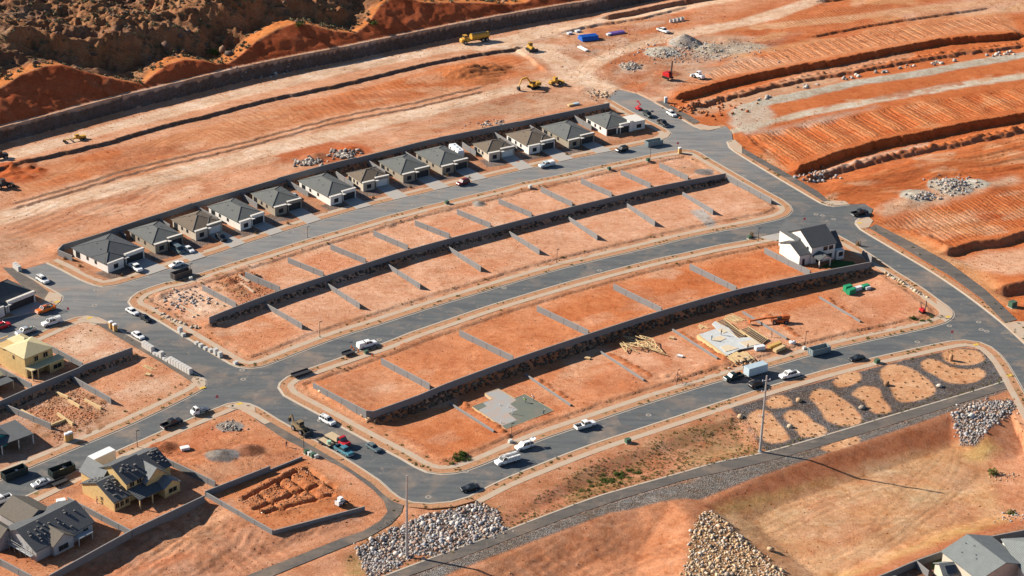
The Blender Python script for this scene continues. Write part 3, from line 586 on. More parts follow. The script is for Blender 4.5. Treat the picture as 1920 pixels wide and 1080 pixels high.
# slopes and basins in front
hollow(BASIN1, 2.8, 9.5); hollow(BASIN2, 2.6, 11.0)
v4g = vnoise(3.4, 61, 3.0, 2.2); v7g = vnoise(8, 62)
for b_, k_ in ((BASIN2, .55), (BASIN1, .25), (PL([(100,1080),(250,1000),(384,940),(512,1003),(690,962),(560,1035),(440,1085)]), .8)):
    w_, sd = area(b_, 2); H[w_] += ((.2-np.abs(v4g[w_]))*.9+v7g[w_]*.5+n1[w_]*.22)*k_*sstep(0, 3, sd)
mound(1292,975,9,1.6,ex=1.8,ang=-0.9,rough=0.2); 
step(Lb([(100,1090),(250,1003),(384,942),(512,1003),(690,960)], 0.0), 0.0, 1.2, 6.0, 3, 25, 0.3, taper=6)
hollow(PL([(945,975),(1107,875),(1280,815),(1395,775),(1432,845),(1280,880),(1107,930),(1006,968),(955,995)]), 0.9, 4.0)
# left walls: two lot levels
W1L = PL([(-60,778),(0,752),(65,723.5),(147,690),(157,684),(248,651.5)], 2.3)
step(W1L, 0.5, 0.7, 1.2, 18, 14, 0.1, taper=3)
# rear wall of the house row: higher ground behind
rearW_px = [(118,458),(190,436.5),(262,413),(330,391.5),(360,381),(433,360),(505,339),(577,319),(620,307.5),(668,296),(740,278),(808,261),(867,249.5),(972,228),(1063,209),(1143,192.5)]
RW0 = 1.5
rearW = smooth_line(PL(rearW_px, RW0+1.9), 4.0)
step(rearW, RW0, 0.0, 1.6, 22, 2, 0.1, taper=4)
# the cut slope and the rocky hill at the top left
bench_px = [(-160,283),(0,240),(90,216.5),(200,187),(300,163),(367,146.5),(467,123),(567,102.5),(640,89),(773,61.5),(873,41.5),(973,23),(1073,6),(1113,0),(1250,-28)]
ZB = 5.0
bench = smooth_line(PL(bench_px, ZB), 4.0)
CUT = 0.60
crest_px = [(-160,150),(-40,178),(0,166),(40,140),(85,124),(118,121),(150,132),(190,143),(235,152),(268,158),(285,142),(312,122),(345,112),(378,113),(405,120),(428,119),(450,104),(480,78),(520,55),(552,44),(585,46),(625,58),(668,62),(690,45),(712,12),(735,-6),(800,5),(880,5),(960,8),(985,5),(1020,-15),(1250,-70)]
w_ = win(np.array([[gx0, gy0+180], [gx1, gy1]]), 0)
xh, yh = X[w_], Y[w_]
dh, sh, ah, eh = pdist(bench, xh, yh)
cz, ca_ = [], []
for a, b in crest_px:
    z = 12.0
    for _ in range(30):
        p = P(a, b, z); d_, s_, ar, e_ = pdist(bench, p[:1], p[1:]); z = 0.6*z+0.4*(ZB+max(0.3, (float(d_[0])*float(s_[0])-1.6)*CUT))
    cz.append(z); ca_.append(float(ar[0]))
o_ = np.argsort(ca_); cz = np.array(cz)[o_]; ca_ = np.array(ca_)[o_]
zc = np.interp(ah, ca_, cz)
dc = (zc-ZB)/CUT+1.6
q = dh*sh
bk = np.clip(q-dc, 0, None)
hn = n25[w_]*1.0; v50 = vnoise(60, 21)[w_]; v16 = vnoise(16, 22, 2.2, 0.5)[w_]; v6 = vnoise(6, 23)[w_]
v9 = vnoise(9, 24, 1.6, 0.9)[w_]; v4 = vnoise(4.2, 25)[w_]; v2 = vnoise(2.2, 26)[w_]
sl_ = bk*0.14+v50*19*sstep(4, 40, bk)+v16*5*sstep(3, 14, bk)+v9*4*sstep(3, 12, bk)
LP = 7.0
ledge = 0.5*sl_+0.5*(np.floor(sl_/LP)*LP+LP*sstep(0.5, 0.85, sl_/LP-np.floor(sl_/LP)))
crag = ((0.22-np.abs(v16))*6+(0.22-np.abs(v9))*5+(0.22-np.abs(v4))*3.0+(0.22-np.abs(v2))*2.2)*(0.45+0.9*sstep(-.25, .25, v50+n8[w_]*.6))
gully = -2.6*np.exp(-((bk-13)/6.0)**2)*(0.6+n25[w_])
nat = zc+ledge*0.95*sstep(2, 16, bk)+gully+crag*sstep(3, 15, bk)+n3[w_]*0.7*sstep(1, 8, bk)+n1[w_]*0.8*sstep(1, 8, bk)
cut = ZB+np.clip(q-1.6, 0, None)*CUT+n3[w_]*0.6*sstep(3, 6, q)+n8[w_]*1.0*sstep(3, 6, q)+n1[w_]*.25*sstep(2, 4, q)
face = np.clip((q+2.2)/2.2, 0, 1)*ZB+(n1[w_]*0.9+n3[w_]*.5)*((q > -2.1) & (q < 0))
hh = np.where(q > 1.6, np.minimum(cut, nat), np.where(q > 0, ZB, face))
on = (q > -2.2)
H[w_] = np.where(on, hh, H[w_])
cc = C3[w_]; au = AUX[w_]
def setc(msk, col, k=1.0, aux=None):
    kk = (msk*k)[..., None]; cc[...] += (np.array(col, np.float32)-cc)*kk
    if aux is not None:
        for i, v in enumerate(aux): au[..., i] += (v-au[..., i])*msk*k
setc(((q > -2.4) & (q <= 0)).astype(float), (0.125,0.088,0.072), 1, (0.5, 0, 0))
setc(((q > -.4) & (q <= 1.8)).astype(float), (0.52,0.30,0.19), 1, (0.1, 0, 0))
setc(((q > 1.8) & (bk <= 0)).astype(float), (0.40,0.090,0.030), 1, (0.0, 0.3, 0))
crestw = sstep(0.0, 0.6, bk)*(bk > 0)*(q > 2.4)
setc(crestw, (0.50,0.17,0.05), 1, (0.1, 0, 0.2))
rockm = sstep(3.0, 9.0, bk+v16*9+n3[w_]*4)*(q > 2.4)
setc(rockm, (0.20,0.095,0.055), 1, (0.45, 0, 0.35))
setc(sstep(0.1, 0.3, v6+n3[w_]*0.6)*rockm, (0.26,0.15,0.09), 0.6); setc(sstep(0.05, 0.25, v50+n8[w_]*0.5)*rockm*0.6, (0.36,0.15,0.06), 0.8)
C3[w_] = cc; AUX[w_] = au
NATQ = (w_, q, bk)

# wheel and track marks: pairs of shallow ruts wandering over the bare ground
def tracks(poly_px, n_, base_d, at_, spread, seed, L=(14, 45), k=0.30, z=0.0):
    r = np.random.default_rng(seed); poly = PL(poly_px, z); a0, b0 = poly.min(0), poly.max(0); p, q_ = P(*at_), P(at_[0]+base_d[0], at_[1]+base_d[1]); ba = math.atan2(q_[1]-p[1], q_[0]-p[0])
    for _ in range(n_):
        for _t in range(30):
            s = a0+(b0-a0)*r.random(2)
            if inside(poly, s[:1], s[1:])[0]: break
        th = ba+r.normal(0, spread)+(math.pi if r.random() < .5 else 0); cv = r.normal(0, .035); pts = [s]
        for _t in range(int(r.uniform(*L)/2.5)):
            th += cv+r.normal(0, .03); s = s+2.5*np.array([math.cos(th), math.sin(th)])
            if not inside(poly, s[:1], s[1:])[0]: break
            pts.append(s)
        if len(pts) < 3: continue
        pts = np.array(pts); w2 = win(pts, 3); d = pdist(pts, X[w2], Y[w2])[0]; g = np.exp(-((d-.95)/.42)**2); tone = r.choice([.84, .89, 1.12], p=[.35, .35, .3])
        H[w2] -= .035*g; C3[w2] *= (1+(tone-1)*g*k/.30)[..., None].astype(np.float32)
for a in (([(30,380),(640,215),(1000,160),(1080,190),(860,245),(600,300),(350,375),(100,450),(0,480)], 60, (150,-42), (400,320), .25, 1), ([(40,322),(400,232),(640,172),(965,98),(1018,128),(773,188),(433,268),(110,352)], 60, (60,10), (500,220), .7, 2), ([(-40,310),(640,125),(1060,60),(1070,75),(640,152),(0,312)], 30, (150,-42), (400,200), .06, 3),
          ([(1000,60),(1400,10),(1920,-30),(1920,60),(1500,100),(1290,160),(1190,150),(1080,120)], 60, (150,-20), (1400,60), .35, 4), ([(1520,345),(1920,250),(1980,330),(1760,345),(1640,390),(1560,378)], 45, (150,-40), (1700,320), .5, 5), ([(1650,420),(1920,345),(1980,420),(1776,460)], 30, (120,60), (1800,400), .7, 6), ([(1060,70),(1200,60),(1220,190),(1060,150)], 40, (60,40), (1140,120), .6, 7),
          ([(100,1080),(380,945),(510,1003),(690,960),(560,1030),(440,1080)], 45, (60,-50), (400,1000), .6, 8), ([(285,850),(420,785),(520,830),(560,855),(405,905)], 28, (40,20), (430,840), .8, 9), ([(1340,1000),(1520,930),(1800,840),(1880,950),(1700,1040),(1480,1080)], 22, (150,-70), (1600,960), .25, 10, (20, 70), .30, -3.2), ([(860,1080),(1010,1020),(1250,950),(1290,1010),(1260,1080)], 30, (60,-60), (1150,1000), .6, 11, (10, 25), .3, -1.5)): tracks(*a)
for i_, q_ in enumerate(([(380,640),(490,590),(570,625),(470,680)], [(590,620),(700,545),(790,545),(620,630)], [(640,560),(720,510),(780,545),(690,590)], [(760,520),(840,470),(900,515),(800,550)], [(870,490),(950,440),(1010,480),(910,520)], [(1010,450),(1070,410),(1120,450),(1020,480)], [(600,725),(715,690),(805,730),(695,765)], [(735,680),(860,635),(955,675),(825,718)], [(880,628),(1005,588),(1095,625),(970,668)], [(1020,588),(1150,548),(1230,582),(1110,622)], [(1165,545),(1290,506),(1370,545),(1245,580)], [(1305,505),(1430,472),(1510,512),(1385,540)], [(720,815),(860,765),(950,820),(830,865)], [(1010,705),(1120,665),(1205,712),(1110,760)], [(1150,655),(1260,625),(1330,680),(1220,725)], [(1420,595),(1530,562),(1600,605),(1490,650)], [(1560,545),(1650,520),(1750,580),(1640,615)])): tracks(q_, 6, (40,20), q_[0], .5, 30+i_, (10, 26), .20)
# ---------------- roads press the ground down under their sheets
w_, sd = area(road_outer, 5)
ins = sd.copy()
for hole in (kB, kC):
    hw, hs = area(hole, 5)
    # distance to the hole, on the road window
    hx = np.where(inside(hole, X[w_], Y[w_]), 1, 0); hd = pdist(hole, X[w_], Y[w_], True)[0]
    ins = np.minimum(ins, np.where(hx == 1, -hd, hd))
ROADSD = (w_, ins)
H[w_] = np.where(ins > -3.1, np.minimum(H[w_], -0.28), H[w_])
flat = (ins <= -3.1) & (ins > -6)
H[w_] = np.where(flat, np.clip(H[w_], 0.02, 0.14), H[w_])
for e_ in ([(1362,237),(1372,248),(1374,263)], [(1593,383.5),(1622,382),(1637,392),(1630,408)], [(1147,189),(1139,183),(1160,168),(1195,176),(1227,192)], [(32,508),(63,500),(88,493)]):
    e_ = PL(e_); w2 = win(e_, 6); de = pdist(e_, X[w2], Y[w2])[0]; w_, ins = ROADSD; full = np.full(H.shape, -99.0); full[w_] = ins
    H[w2] = np.where((de < 4.5) & (full[w2] < -0.25), np.clip(H[w2], -0.015, .1), H[w2])
def press(poly, z=-0.12):
    w2, s2 = area(poly, 8); kk = sstep(-7, -.6, s2); H[w2] = H[w2]*(1-kk)+np.clip(H[w2], -.02, .10)*kk; H[w2] = np.where(s2 > -0.1, np.minimum(H[w2], z), H[w2])
# ------------------------------------------------------------------ paths press the ground, then the ground becomes one mesh
PATH2 = PL([(640,876.5),(660,889),(700,919),(720,940),(726.7,960),(713,976.7),(680,996.7),(640,1010),(470,1077),(400,1106),(460,1106),(517,1078),(640,1028),(693,1006.7),(733,983),(753,962),(757,945),(745,934),(706.7,906.7),(640,865.5),(500,786.5),(480,776),(474,768),(466,771),(480,787),(533,823)])
PATH1 = PL(P1up+P1lo[::-1])
PATH_D = PL([(160,604),(182,608),(240,643),(300,678),(346.7,708),(362,718),(378,712),(360,700),(300,664),(240,629.5),(200,607.5),(186,601)])
PATH_E = PL([(1380,281),(1446,319),(1510,357),(1545,379),(1556,379),(1533,359),(1470,322),(1393,278.5)])
PATH_SE = PL([(1630,428),(1713,476.7),(1780,516.7),(1840,560),(1884,606),(1907,600),(1846.7,543),(1780,493),(1713,456.7),(1643,421)])
PATH_NE = PL([(1231,191),(1262,210),(1300,233),(1313,229),(1275,207),(1243,189.5)])
PATH_NW = PL([(5,502),(30,503),(60,524),(108,560),(88,566),(40,535)])
for p_ in (PATH2, PATH1, PATH_D, PATH_E, PATH_SE, PATH_NE, PATH_NW): press(p_, -0.06)

FUR = np.zeros((ny, nx), np.float32); _a, _b2 = P(1640, 230), P(1770, 320); _t = (_b2-_a)/np.linalg.norm(_b2-_a); FUR_N = np.array([-_t[1], _t[0]])
for q_ in (T1P, T2P, T4P, PL([(1440,40),(1700,-10),(1900,0),(1800,25),(1560,60)])):
    w_, sd = area(q_, 3); FUR[w_] = np.maximum(FUR[w_], sstep(-1, 2, sd+NZ[w_]*3))
def ground_material():
    m, n, b = new_mat('soil_ground')
    at = N(n, 'ShaderNodeAttribute', attribute_name='soil'); cv = N(n, 'ShaderNodeAttribute', attribute_name='cover')
    sep = N(n, 'ShaderNodeSeparateColor'); n.links.new(cv.outputs['Color'], sep.inputs[0])
    st, sw, wd = sep.outputs[0], sep.outputs[1], sep.outputs[2]
    p = posvec(n)
    mp = N(n, 'ShaderNodeMapping'); mp.inputs['Rotation'].default_value = (0, 0, R(-33)); mp.inputs['Scale'].default_value = (0.28, 1.0, 1.0)
    n.links.new(p, mp.inputs['Vector'])
    big = noise(n, 0.07, 6, 0.62, p, 0.4); streak = noise(n, 0.40, 6, 0.66, mp.outputs[0], 0.9); fine = noise(n, 1.7, 8, 0.80, p); mid = noise(n, 0.23, 9, 0.72, p, 0.6); mid2 = noise(n, 0.55, 8, 0.75, p)
    # machine swirls
    wv = N(n, 'ShaderNodeTexWave', wave_type='BANDS', bands_direction='DIAGONAL')
    wv.inputs['Scale'].default_value = 0.20; wv.inputs['Distortion'].default_value = 7.0; wv.inputs['Detail'].default_value = 3.0
    wv.inputs['Detail Scale'].default_value = 0.10; wv.inputs['Detail Roughness'].default_value = 0.5
    n.links.new(p, wv.inputs['Vector'])
    c = mix_col(n, at.outputs['Color'], (1.14, 1.26, 1.38), ramp(n, streak, [(0.42, 0.0), (0.74, 0.85)]), 'MULTIPLY')
    c = mix_col(n, c, (0.84, 0.76, 0.70), ramp(n, big, [(0.48, 0.0), (0.70, 0.85)]), 'MULTIPLY')
    c = mix_col(n, c, (1.14, 1.24, 1.36), ramp(n, big, [(0.28, 0.9), (0.47, 0.0)]), 'MULTIPLY')
    c = mix_col(n, c, (1.10, 1.21, 1.30), ramp(n, mid, [(0.52, 0.0), (0.60, 0.8)]), 'MULTIPLY'); c = mix_col(n, c, (0.86, 0.74, 0.64), ramp(n, mid, [(0.38, 0.8), (0.46, 0.0)]), 'MULTIPLY')
    c = mix_col(n, c, (0.80, 0.72, 0.67), ramp(n, mid2, [(0.52, 0.0), (0.60, 0.75)]), 'MULTIPLY'); c = mix_col(n, c, (0.62, 0.55, 0.52), ramp(n, fine, [(0.54, 0.0), (0.62, 0.8)]), 'MULTIPLY'); c = mix_col(n, c, (1.16, 1.22, 1.30), ramp(n, fine, [(0.38, 0.85), (0.45, 0.0)]), 'MULTIPLY')
    msk = N(n, 'ShaderNodeMath', operation='MULTIPLY'); n.links.new(ramp(n, noise(n, 0.055, 4, 0.6, p), [(0.46, 0.0), (0.62, 1.0)]), msk.inputs[0]); n.links.new(sw, msk.inputs[1]); sw = msk.outputs[0]
    swf = N(n, 'ShaderNodeMath', operation='MULTIPLY'); n.links.new(ramp(n, wv.outputs['Fac'], [(0.55, 0.0), (0.95, 0.55)]), swf.inputs[0]); n.links.new(sw, swf.inputs[1])
    c = mix_col(n, c, (0.80, 0.74, 0.72), swf.outputs[0], 'MULTIPLY')
    # stones
    vo = N(n, 'ShaderNodeTexVoronoi', feature='F1'); vo.inputs['Scale'].default_value = 3.2; n.links.new(p, vo.inputs['Vector'])
    vs = N(n, 'ShaderNodeSeparateColor'); n.links.new(vo.outputs['Color'], vs.inputs[0])
    stc = ramp(n, vs.outputs[0], [(0.0, (0.52,0.51,0.50)), (0.45, (0.95,0.93,0.92)), (0.8, (1.25,1.2,1.15)), (1.0, (1.75,1.65,1.55))])
    c = mix_col(n, c, mix_col(n, c, stc, 1.0, 'MULTIPLY'), st)
    # plough furrows of the graded pads
    fa = N(n, 'ShaderNodeAttribute', attribute_name='furrow'); fs = N(n, 'ShaderNodeSeparateColor'); n.links.new(fa.outputs['Color'], fs.inputs[0])
    dp = N(n, 'ShaderNodeVectorMath', operation='DOT_PRODUCT'); n.links.new(p, dp.inputs[0]); dp.inputs[1].default_value = (FUR_N[0]*2*math.pi/1.55, FUR_N[1]*2*math.pi/1.55, 0)
    wob = N(n, 'ShaderNodeMath', operation='MULTIPLY_ADD'); n.links.new(big, wob.inputs[0]); wob.inputs[1].default_value = 16.0; n.links.new(dp.outputs['Value'], wob.inputs[2])
    sn = N(n, 'ShaderNodeMath', operation='SINE'); n.links.new(wob.outputs[0], sn.inputs[0])
    fm = N(n, 'ShaderNodeMath', operation='MULTIPLY'); n.links.new(fs.outputs[0], fm.inputs[0]); n.links.new(ramp(n, mid2, [(0.36, 0.25), (0.52, 1.0)]), fm.inputs[1])
    ff = N(n, 'ShaderNodeMath', operation='MULTIPLY'); n.links.new(sn.outputs[0], ff.inputs[0]); n.links.new(fm.outputs[0], ff.inputs[1])
    c = mix_col(n, c, (0.74, 0.64, 0.58), ramp(n, ff.outputs[0], [(0.25, 0.0), (0.9, 0.75)]), 'MULTIPLY')
    # weeds
    wn = noise(n, 0.9, 5, 0.7, p); wf = N(n, 'ShaderNodeMath', operation='MULTIPLY'); n.links.new(ramp(n, wn, [(0.50, 0.0), (0.62, 1.0)]), wf.inputs[0]); n.links.new(wd, wf.inputs[1])
    c = mix_col(n, c, (0.13, 0.135, 0.045), wf.outputs[0])
    n.links.new(c, b.inputs['Base Color']); b.inputs['Roughness'].default_value = 0.95; b.inputs['Specular IOR Level'].default_value = 0.12
    sw2 = N(n, 'ShaderNodeMath', operation='MULTIPLY'); n.links.new(sw, sw2.inputs[0]); sw2.inputs[1].default_value = 0.45
    h1 = N(n, 'ShaderNodeMath', operation='MULTIPLY_ADD'); n.links.new(wv.outputs['Fac'], h1.inputs[0]); n.links.new(sw2.outputs[0], h1.inputs[1]); n.links.new(fine, h1.inputs[2])
    h2 = N(n, 'ShaderNodeMath', operation='MULTIPLY_ADD'); n.links.new(vo.outputs['Distance'], h2.inputs[0]); n.links.new(st, h2.inputs[1]); n.links.new(h1.outputs[0], h2.inputs[2])
    h3 = N(n, 'ShaderNodeMath', operation='MULTIPLY_ADD'); n.links.new(streak, h3.inputs[0]); h3.inputs[1].default_value = 0.35
    h4 = N(n, 'ShaderNodeMath', operation='MULTIPLY_ADD'); n.links.new(ff.outputs[0], h4.inputs[0]); h4.inputs[1].default_value = -0.30; n.links.new(h2.outputs[0], h4.inputs[2]); n.links.new(h4.outputs[0], h3.inputs[2])
    bn = N(n, 'ShaderNodeBump'); bn.inputs['Strength'].default_value = 0.85; bn.inputs['Distance'].default_value = 0.30
    n.links.new(h3.outputs[0], bn.inputs['Height']); n.links.new(bn.outputs[0], b.inputs['Normal'])
    return m
M_SOIL = ground_material()
def ground_object():
    nv = nx*ny
    V = np.empty((nv, 3), np.float32); V[:, 0] = X.ravel(); V[:, 1] = Y.ravel(); V[:, 2] = H.ravel()
    i = np.arange(nv).reshape(ny, nx)
    F = np.stack([i[:-1, :-1], i[:-1, 1:], i[1:, 1:], i[1:, :-1]], -1).reshape(-1, 4)
    # rim continues outwards to the horizon
    rim = np.concatenate([i[0, :], i[1:, -1], i[-1, -2::-1], i[-2:0:-1, 0]])
    rv = V[rim].copy(); c = np.array([0, 600, 0]); out = (rv-c)*np.array([18, 18, 0])+c; out[:, 2] = 0.0
    mid = (rv-c)*np.array([1.25, 1.25, 0.8])+c
    mid[:, 2] = rv[:, 2]*0.8
    V2 = np.vstack([V, mid, out]); k = len(rim); a = nv+np.arange(k); b_ = a+k
    F1 = np.stack([np.roll(rim, -1), rim, a, np.roll(a, -1)], -1); F2 = np.stack([np.roll(a, -1), a, b_, np.roll(b_, -1)], -1)
    cs = np.vstack([C3.reshape(-1, 3), C3.reshape(-1, 3)[rim], C3.reshape(-1, 3)[rim]]); fu = np.repeat(np.concatenate([FUR.ravel(), np.zeros(2*len(rim), np.float32)])[:, None], 3, 1); ax = np.vstack([AUX.reshape(-1, 3), AUX.reshape(-1, 3)[rim], AUX.reshape(-1, 3)[rim]*0])
    o = np_mesh('ground', V2, np.vstack([F, F1, F2]), [M_SOIL], smooth=True, colors={'soil': np.clip(cs, 0, 1), 'cover': np.clip(ax, 0, 1), 'furrow': fu})
    tag(o, kind='structure'); return o
ground_object()

# ------------------------------------------------------------------ streets, kerbs, pavements, paths
def asphalt(name, lo, hi, dust=0.5, grad=False):
    m, n, b = new_mat(name); p = posvec(n)
    f1 = noise(n, 0.10, 5, 0.6, p, 0.5); f2 = noise(n, 3.0, 4, 0.7, p)
    mp = N(n, 'ShaderNodeMapping'); mp.inputs['Rotation'].default_value = (0, 0, R(-30)); mp.inputs['Scale'].default_value = (0.06, 0.5, 1)
    n.links.new(p, mp.inputs['Vector']); f3 = noise(n, 1.0, 5, 0.65, mp.outputs[0])
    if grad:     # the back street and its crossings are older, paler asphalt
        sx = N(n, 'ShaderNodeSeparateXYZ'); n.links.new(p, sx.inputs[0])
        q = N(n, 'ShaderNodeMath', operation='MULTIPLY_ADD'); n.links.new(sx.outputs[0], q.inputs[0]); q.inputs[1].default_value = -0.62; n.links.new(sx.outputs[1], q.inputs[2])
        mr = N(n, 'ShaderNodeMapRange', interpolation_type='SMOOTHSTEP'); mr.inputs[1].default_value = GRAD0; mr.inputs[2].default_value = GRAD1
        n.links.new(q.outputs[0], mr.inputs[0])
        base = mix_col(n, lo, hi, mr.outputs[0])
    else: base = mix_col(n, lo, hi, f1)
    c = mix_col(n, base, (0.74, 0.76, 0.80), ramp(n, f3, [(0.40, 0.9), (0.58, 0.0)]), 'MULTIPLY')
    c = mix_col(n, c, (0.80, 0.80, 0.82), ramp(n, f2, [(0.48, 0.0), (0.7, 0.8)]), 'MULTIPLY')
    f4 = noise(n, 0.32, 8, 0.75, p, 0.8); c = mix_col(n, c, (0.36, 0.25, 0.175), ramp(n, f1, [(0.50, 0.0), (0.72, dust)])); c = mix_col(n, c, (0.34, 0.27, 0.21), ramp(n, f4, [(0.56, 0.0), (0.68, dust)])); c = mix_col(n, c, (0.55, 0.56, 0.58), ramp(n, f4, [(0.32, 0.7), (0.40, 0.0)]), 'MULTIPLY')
    n.links.new(c, b.inputs['Base Color']); b.inputs['Roughness'].default_value = 0.9; b.inputs['Specular IOR Level'].default_value = 0.2
    return m
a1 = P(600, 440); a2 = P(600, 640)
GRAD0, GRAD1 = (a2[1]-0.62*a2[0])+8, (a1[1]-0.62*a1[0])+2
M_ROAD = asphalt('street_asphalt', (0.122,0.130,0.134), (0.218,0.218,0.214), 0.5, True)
M_PATH = asphalt('path_asphalt', (0.120,0.108,0.098), (0.145,0.126,0.110), 0.35)
def concrete(name, col, d=0.5):
    m, n, b = new_mat(name); p = posvec(n)
    f1 = noise(n, 0.35, 5, 0.65, p); f2 = noise(n, 2.5, 4, 0.6, p)
    c = mix_col(n, col, tuple(q*0.82 for q in col), f2); c = mix_col(n, c, (0.48, 0.27, 0.16), ramp(n, f1, [(0.42, 0.0), (0.72, d)]))
    n.links.new(c, b.inputs['Base Color']); b.inputs['Roughness'].default_value = 0.9; b.inputs['Specular IOR Level'].default_value = 0.2
    return m
M_KERB = concrete('kerb_concrete', (0.50,0.44,0.36), 0.45); M_WALK = concrete('pavement_concrete', (0.50,0.405,0.31), 0.6); M_DRIVE = concrete('drive_concrete', (0.40,0.385,0.36), 0.25)
M_VERGE = None
def verge_mat():
    m, n, b = new_mat('verge_soil'); p = posvec(n)
    c = mix_col(n, (0.50,0.275,0.16), (0.38,0.185,0.098), noise(n, 0.8, 5, 0.6, p))
    c = mix_col(n, c, (0.55,0.5,0.45), ramp(n, noise(n, 2.6, 4, 0.7, p), [(0.55, 0.0), (0.75, 0.8)]), 'MULTIPLY')
    c = mix_col(n, c, (0.11,0.12,0.04), ramp(n, noise(n, 0.5, 6, 0.75, p), [(0.55, 0.0), (0.64, 0.85)]))
    n.links.new(c, b.inputs['Base Color']); b.inputs['Roughness'].default_value = 0.95; b.inputs['Specular IOR Level'].default_value = 0.1
    bn = N(n, 'ShaderNodeBump'); bn.inputs['Distance'].default_value = 0.15; n.links.new(noise(n, 2.0, 5, 0.7, p), bn.inputs['Height']); n.links.new(bn.outputs[0], b.inputs['Normal'])
    return m
M_VERGE = verge_mat()
def sheet(name, outer, z, m, holes=(), thick=0.0, kind='structure', label=None):
    loops = [[Vector((p[0], p[1], 0)) for p in outer]]+[[Vector((p[0], p[1], 0)) for p in h] for h in holes]
    tri = tessellate_polygon(loops); pts = [p for l in loops for p in l]
    mb = MB(); fs = []
    for t in tri:
        a, b_, c = (pts[i] for i in t)
        fs.append(t if (b_-a).cross(c-a).z > 0 else t[::-1])
    mb.add([(p.x, p.y, z) for p in pts], fs, m)
    if thick:
        o_ = 0
        for l in loops:
            k = len(l); mb.add([(p.x, p.y, z) for p in l]+[(p.x, p.y, z-thick) for p in l], [(i, (i+1) % k, k+(i+1) % k, k+i) for i in range(k)], m)
    o = mb.build(name, m); return tag(o, label, kind=kind)
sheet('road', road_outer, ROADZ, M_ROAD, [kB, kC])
def strip(mb, line, d0, d1, z0, z1, m, closed=False, skirt=0.0):
    a, b_ = offset_line(line, d0, closed), offset_line(line, d1, closed); n = len(line)
    rng_ = range(n if closed else n-1)
    mb.add([(p[0], p[1], z0) for p in a]+[(p[0], p[1], z1) for p in b_], [((i, (i+1) % n, n+(i+1) % n, n+i) if d1 > d0 else (i, n+i, n+(i+1) % n, (i+1) % n)) for i in rng_], m)
    if skirt:
        for l, z, flip in ((a, z0, True), (b_, z1, False)):
            mb.add([(p[0], p[1], z) for p in l]+[(p[0], p[1], z-skirt) for p in l], [(i, (i+1) % n, n+(i+1) % n, n+i) for i in rng_], m)
kb, vg, sw = MB(), MB(), MB()
def edge(line, closed=False, verge=True):
    # which side is the block
    mid = len(line)//3; t = line[mid+1]-line[mid]; nrm = np.array([-t[1], t[0]])/np.linalg.norm(t); q = line[mid]+nrm*1.0
    isroad = inside(road_outer, q[:1], q[1:])[0] and not inside(kB, q[:1], q[1:])[0] and not inside(kC, q[:1], q[1:])[0]
    s = -1 if isroad else 1
    strip(kb, line, -0.5*s, 0.0, 0.012, 0.03, M_KERB, closed); strip(kb, line, 0, 0.02*s, 0.03, 0.15, M_KERB, closed); strip(kb, line, 0.02*s, 0.2*s, 0.15, 0.15, M_KERB, closed, 0.3)
    if verge: strip(vg, line, 0.2*s, 2.15*s, 0.105, 0.105, M_VERGE, closed, 0.3)
    return s
sgn = {}
for nm, l, c in (('B', kB, True), ('C', kC, True), ('NW', kNW, False), ('NE', kNE, False), ('E', kE, False), ('SE', kSE, False), ('S', kS, False), ('D', kD, False), ('W', kW, False)): sgn[nm] = edge(l, c)
def walk(line, s, closed=False, a=2.15, b_=3.95): strip(sw, line, a*s, b_*s, 0.13, 0.13, M_WALK, closed, 0.35)
walk(kB, sgn['B'], True); walk(kC, sgn['C'], True)
walk(sm(K_NW), sgn['NW']); walk(sm(K_S[:24]), sgn['S']); walk(sm(K_S[34:]), sgn['S']); walk(sm(K_D[:10]), sgn['D']); walk(sm(K_D[16:]), sgn['D']); walk(sm(K_W[:9]), sgn['W'])
tag(kb.build('kerb', M_KERB), kind='structure'); tag(vg.build('verge', M_VERGE), kind='structure'); tag(sw.build('pavement', M_WALK), kind='structure')
sheet('path', PATH2, 0.10, M_PATH, thick=.3); sheet('path', PATH1, 0.10, M_PATH, thick=.3); sheet('path', PATH_D, 0.145, M_PATH, thick=.3); sheet('path', PATH_E, 0.145, M_PATH, thick=.3); sheet('path', PATH_SE, 0.145, M_PATH, thick=.3); sheet('path', PATH_NE, 0.145, M_PATH, thick=.3); sheet('path', PATH_NW, 0.12, M_PATH, thick=.3)
# pale concrete edge of the lower path, corner aprons, driveways onto the streets
eb = MB(); L_ = smooth_line(PL(P1up), 2.0); strip(eb, L_, 0.02, 0.5, 0.14, 0.14, M_KERB, skirt=.25); tag(eb.build('path_edging', M_KERB), kind='structure')
for q in ([(1300,236),(1316,243.5),(1330,245),(1352,240),(1350,237),(1330,237),(1313,233)], [(1369,277),(1391,290),(1391,274),(1377,262),(1366,268)], [(1540,380),(1563,386),(1592,383.5),(1584,377.5),(1556,376.5)], [(1607,413),(1605,420),(1613,429),(1629,427),(1637,414),(1630,408)],
          [(1880,607),(1898,623),(1920,643),(1960,676),(2000,640),(1930,604),(1907,603)], [(164,592),(196,602),(200,608),(182,607),(158,604),(143,600)], [(366,703),(385,714),(386,722),(377,732),(366,722),(358,714)], [(448,756),(467,758),(478,764),(479,773),(466,770),(447,764),(430,766),(420,762)],
          [(90,578),(107,571),(115,563),(115,556),(108,551),(92,548),(84,560),(80,572)], [(1755,562),(1776,577),(1786,587),(1784,596),(1773,604),(1764,600),(1762,588)], [(1253,246),(1257,251),(1253,257),(1238,263),(1234,259),(1245,250)]):
    sheet('apron', PL(q), 0.152, M_WALK, thick=.2)
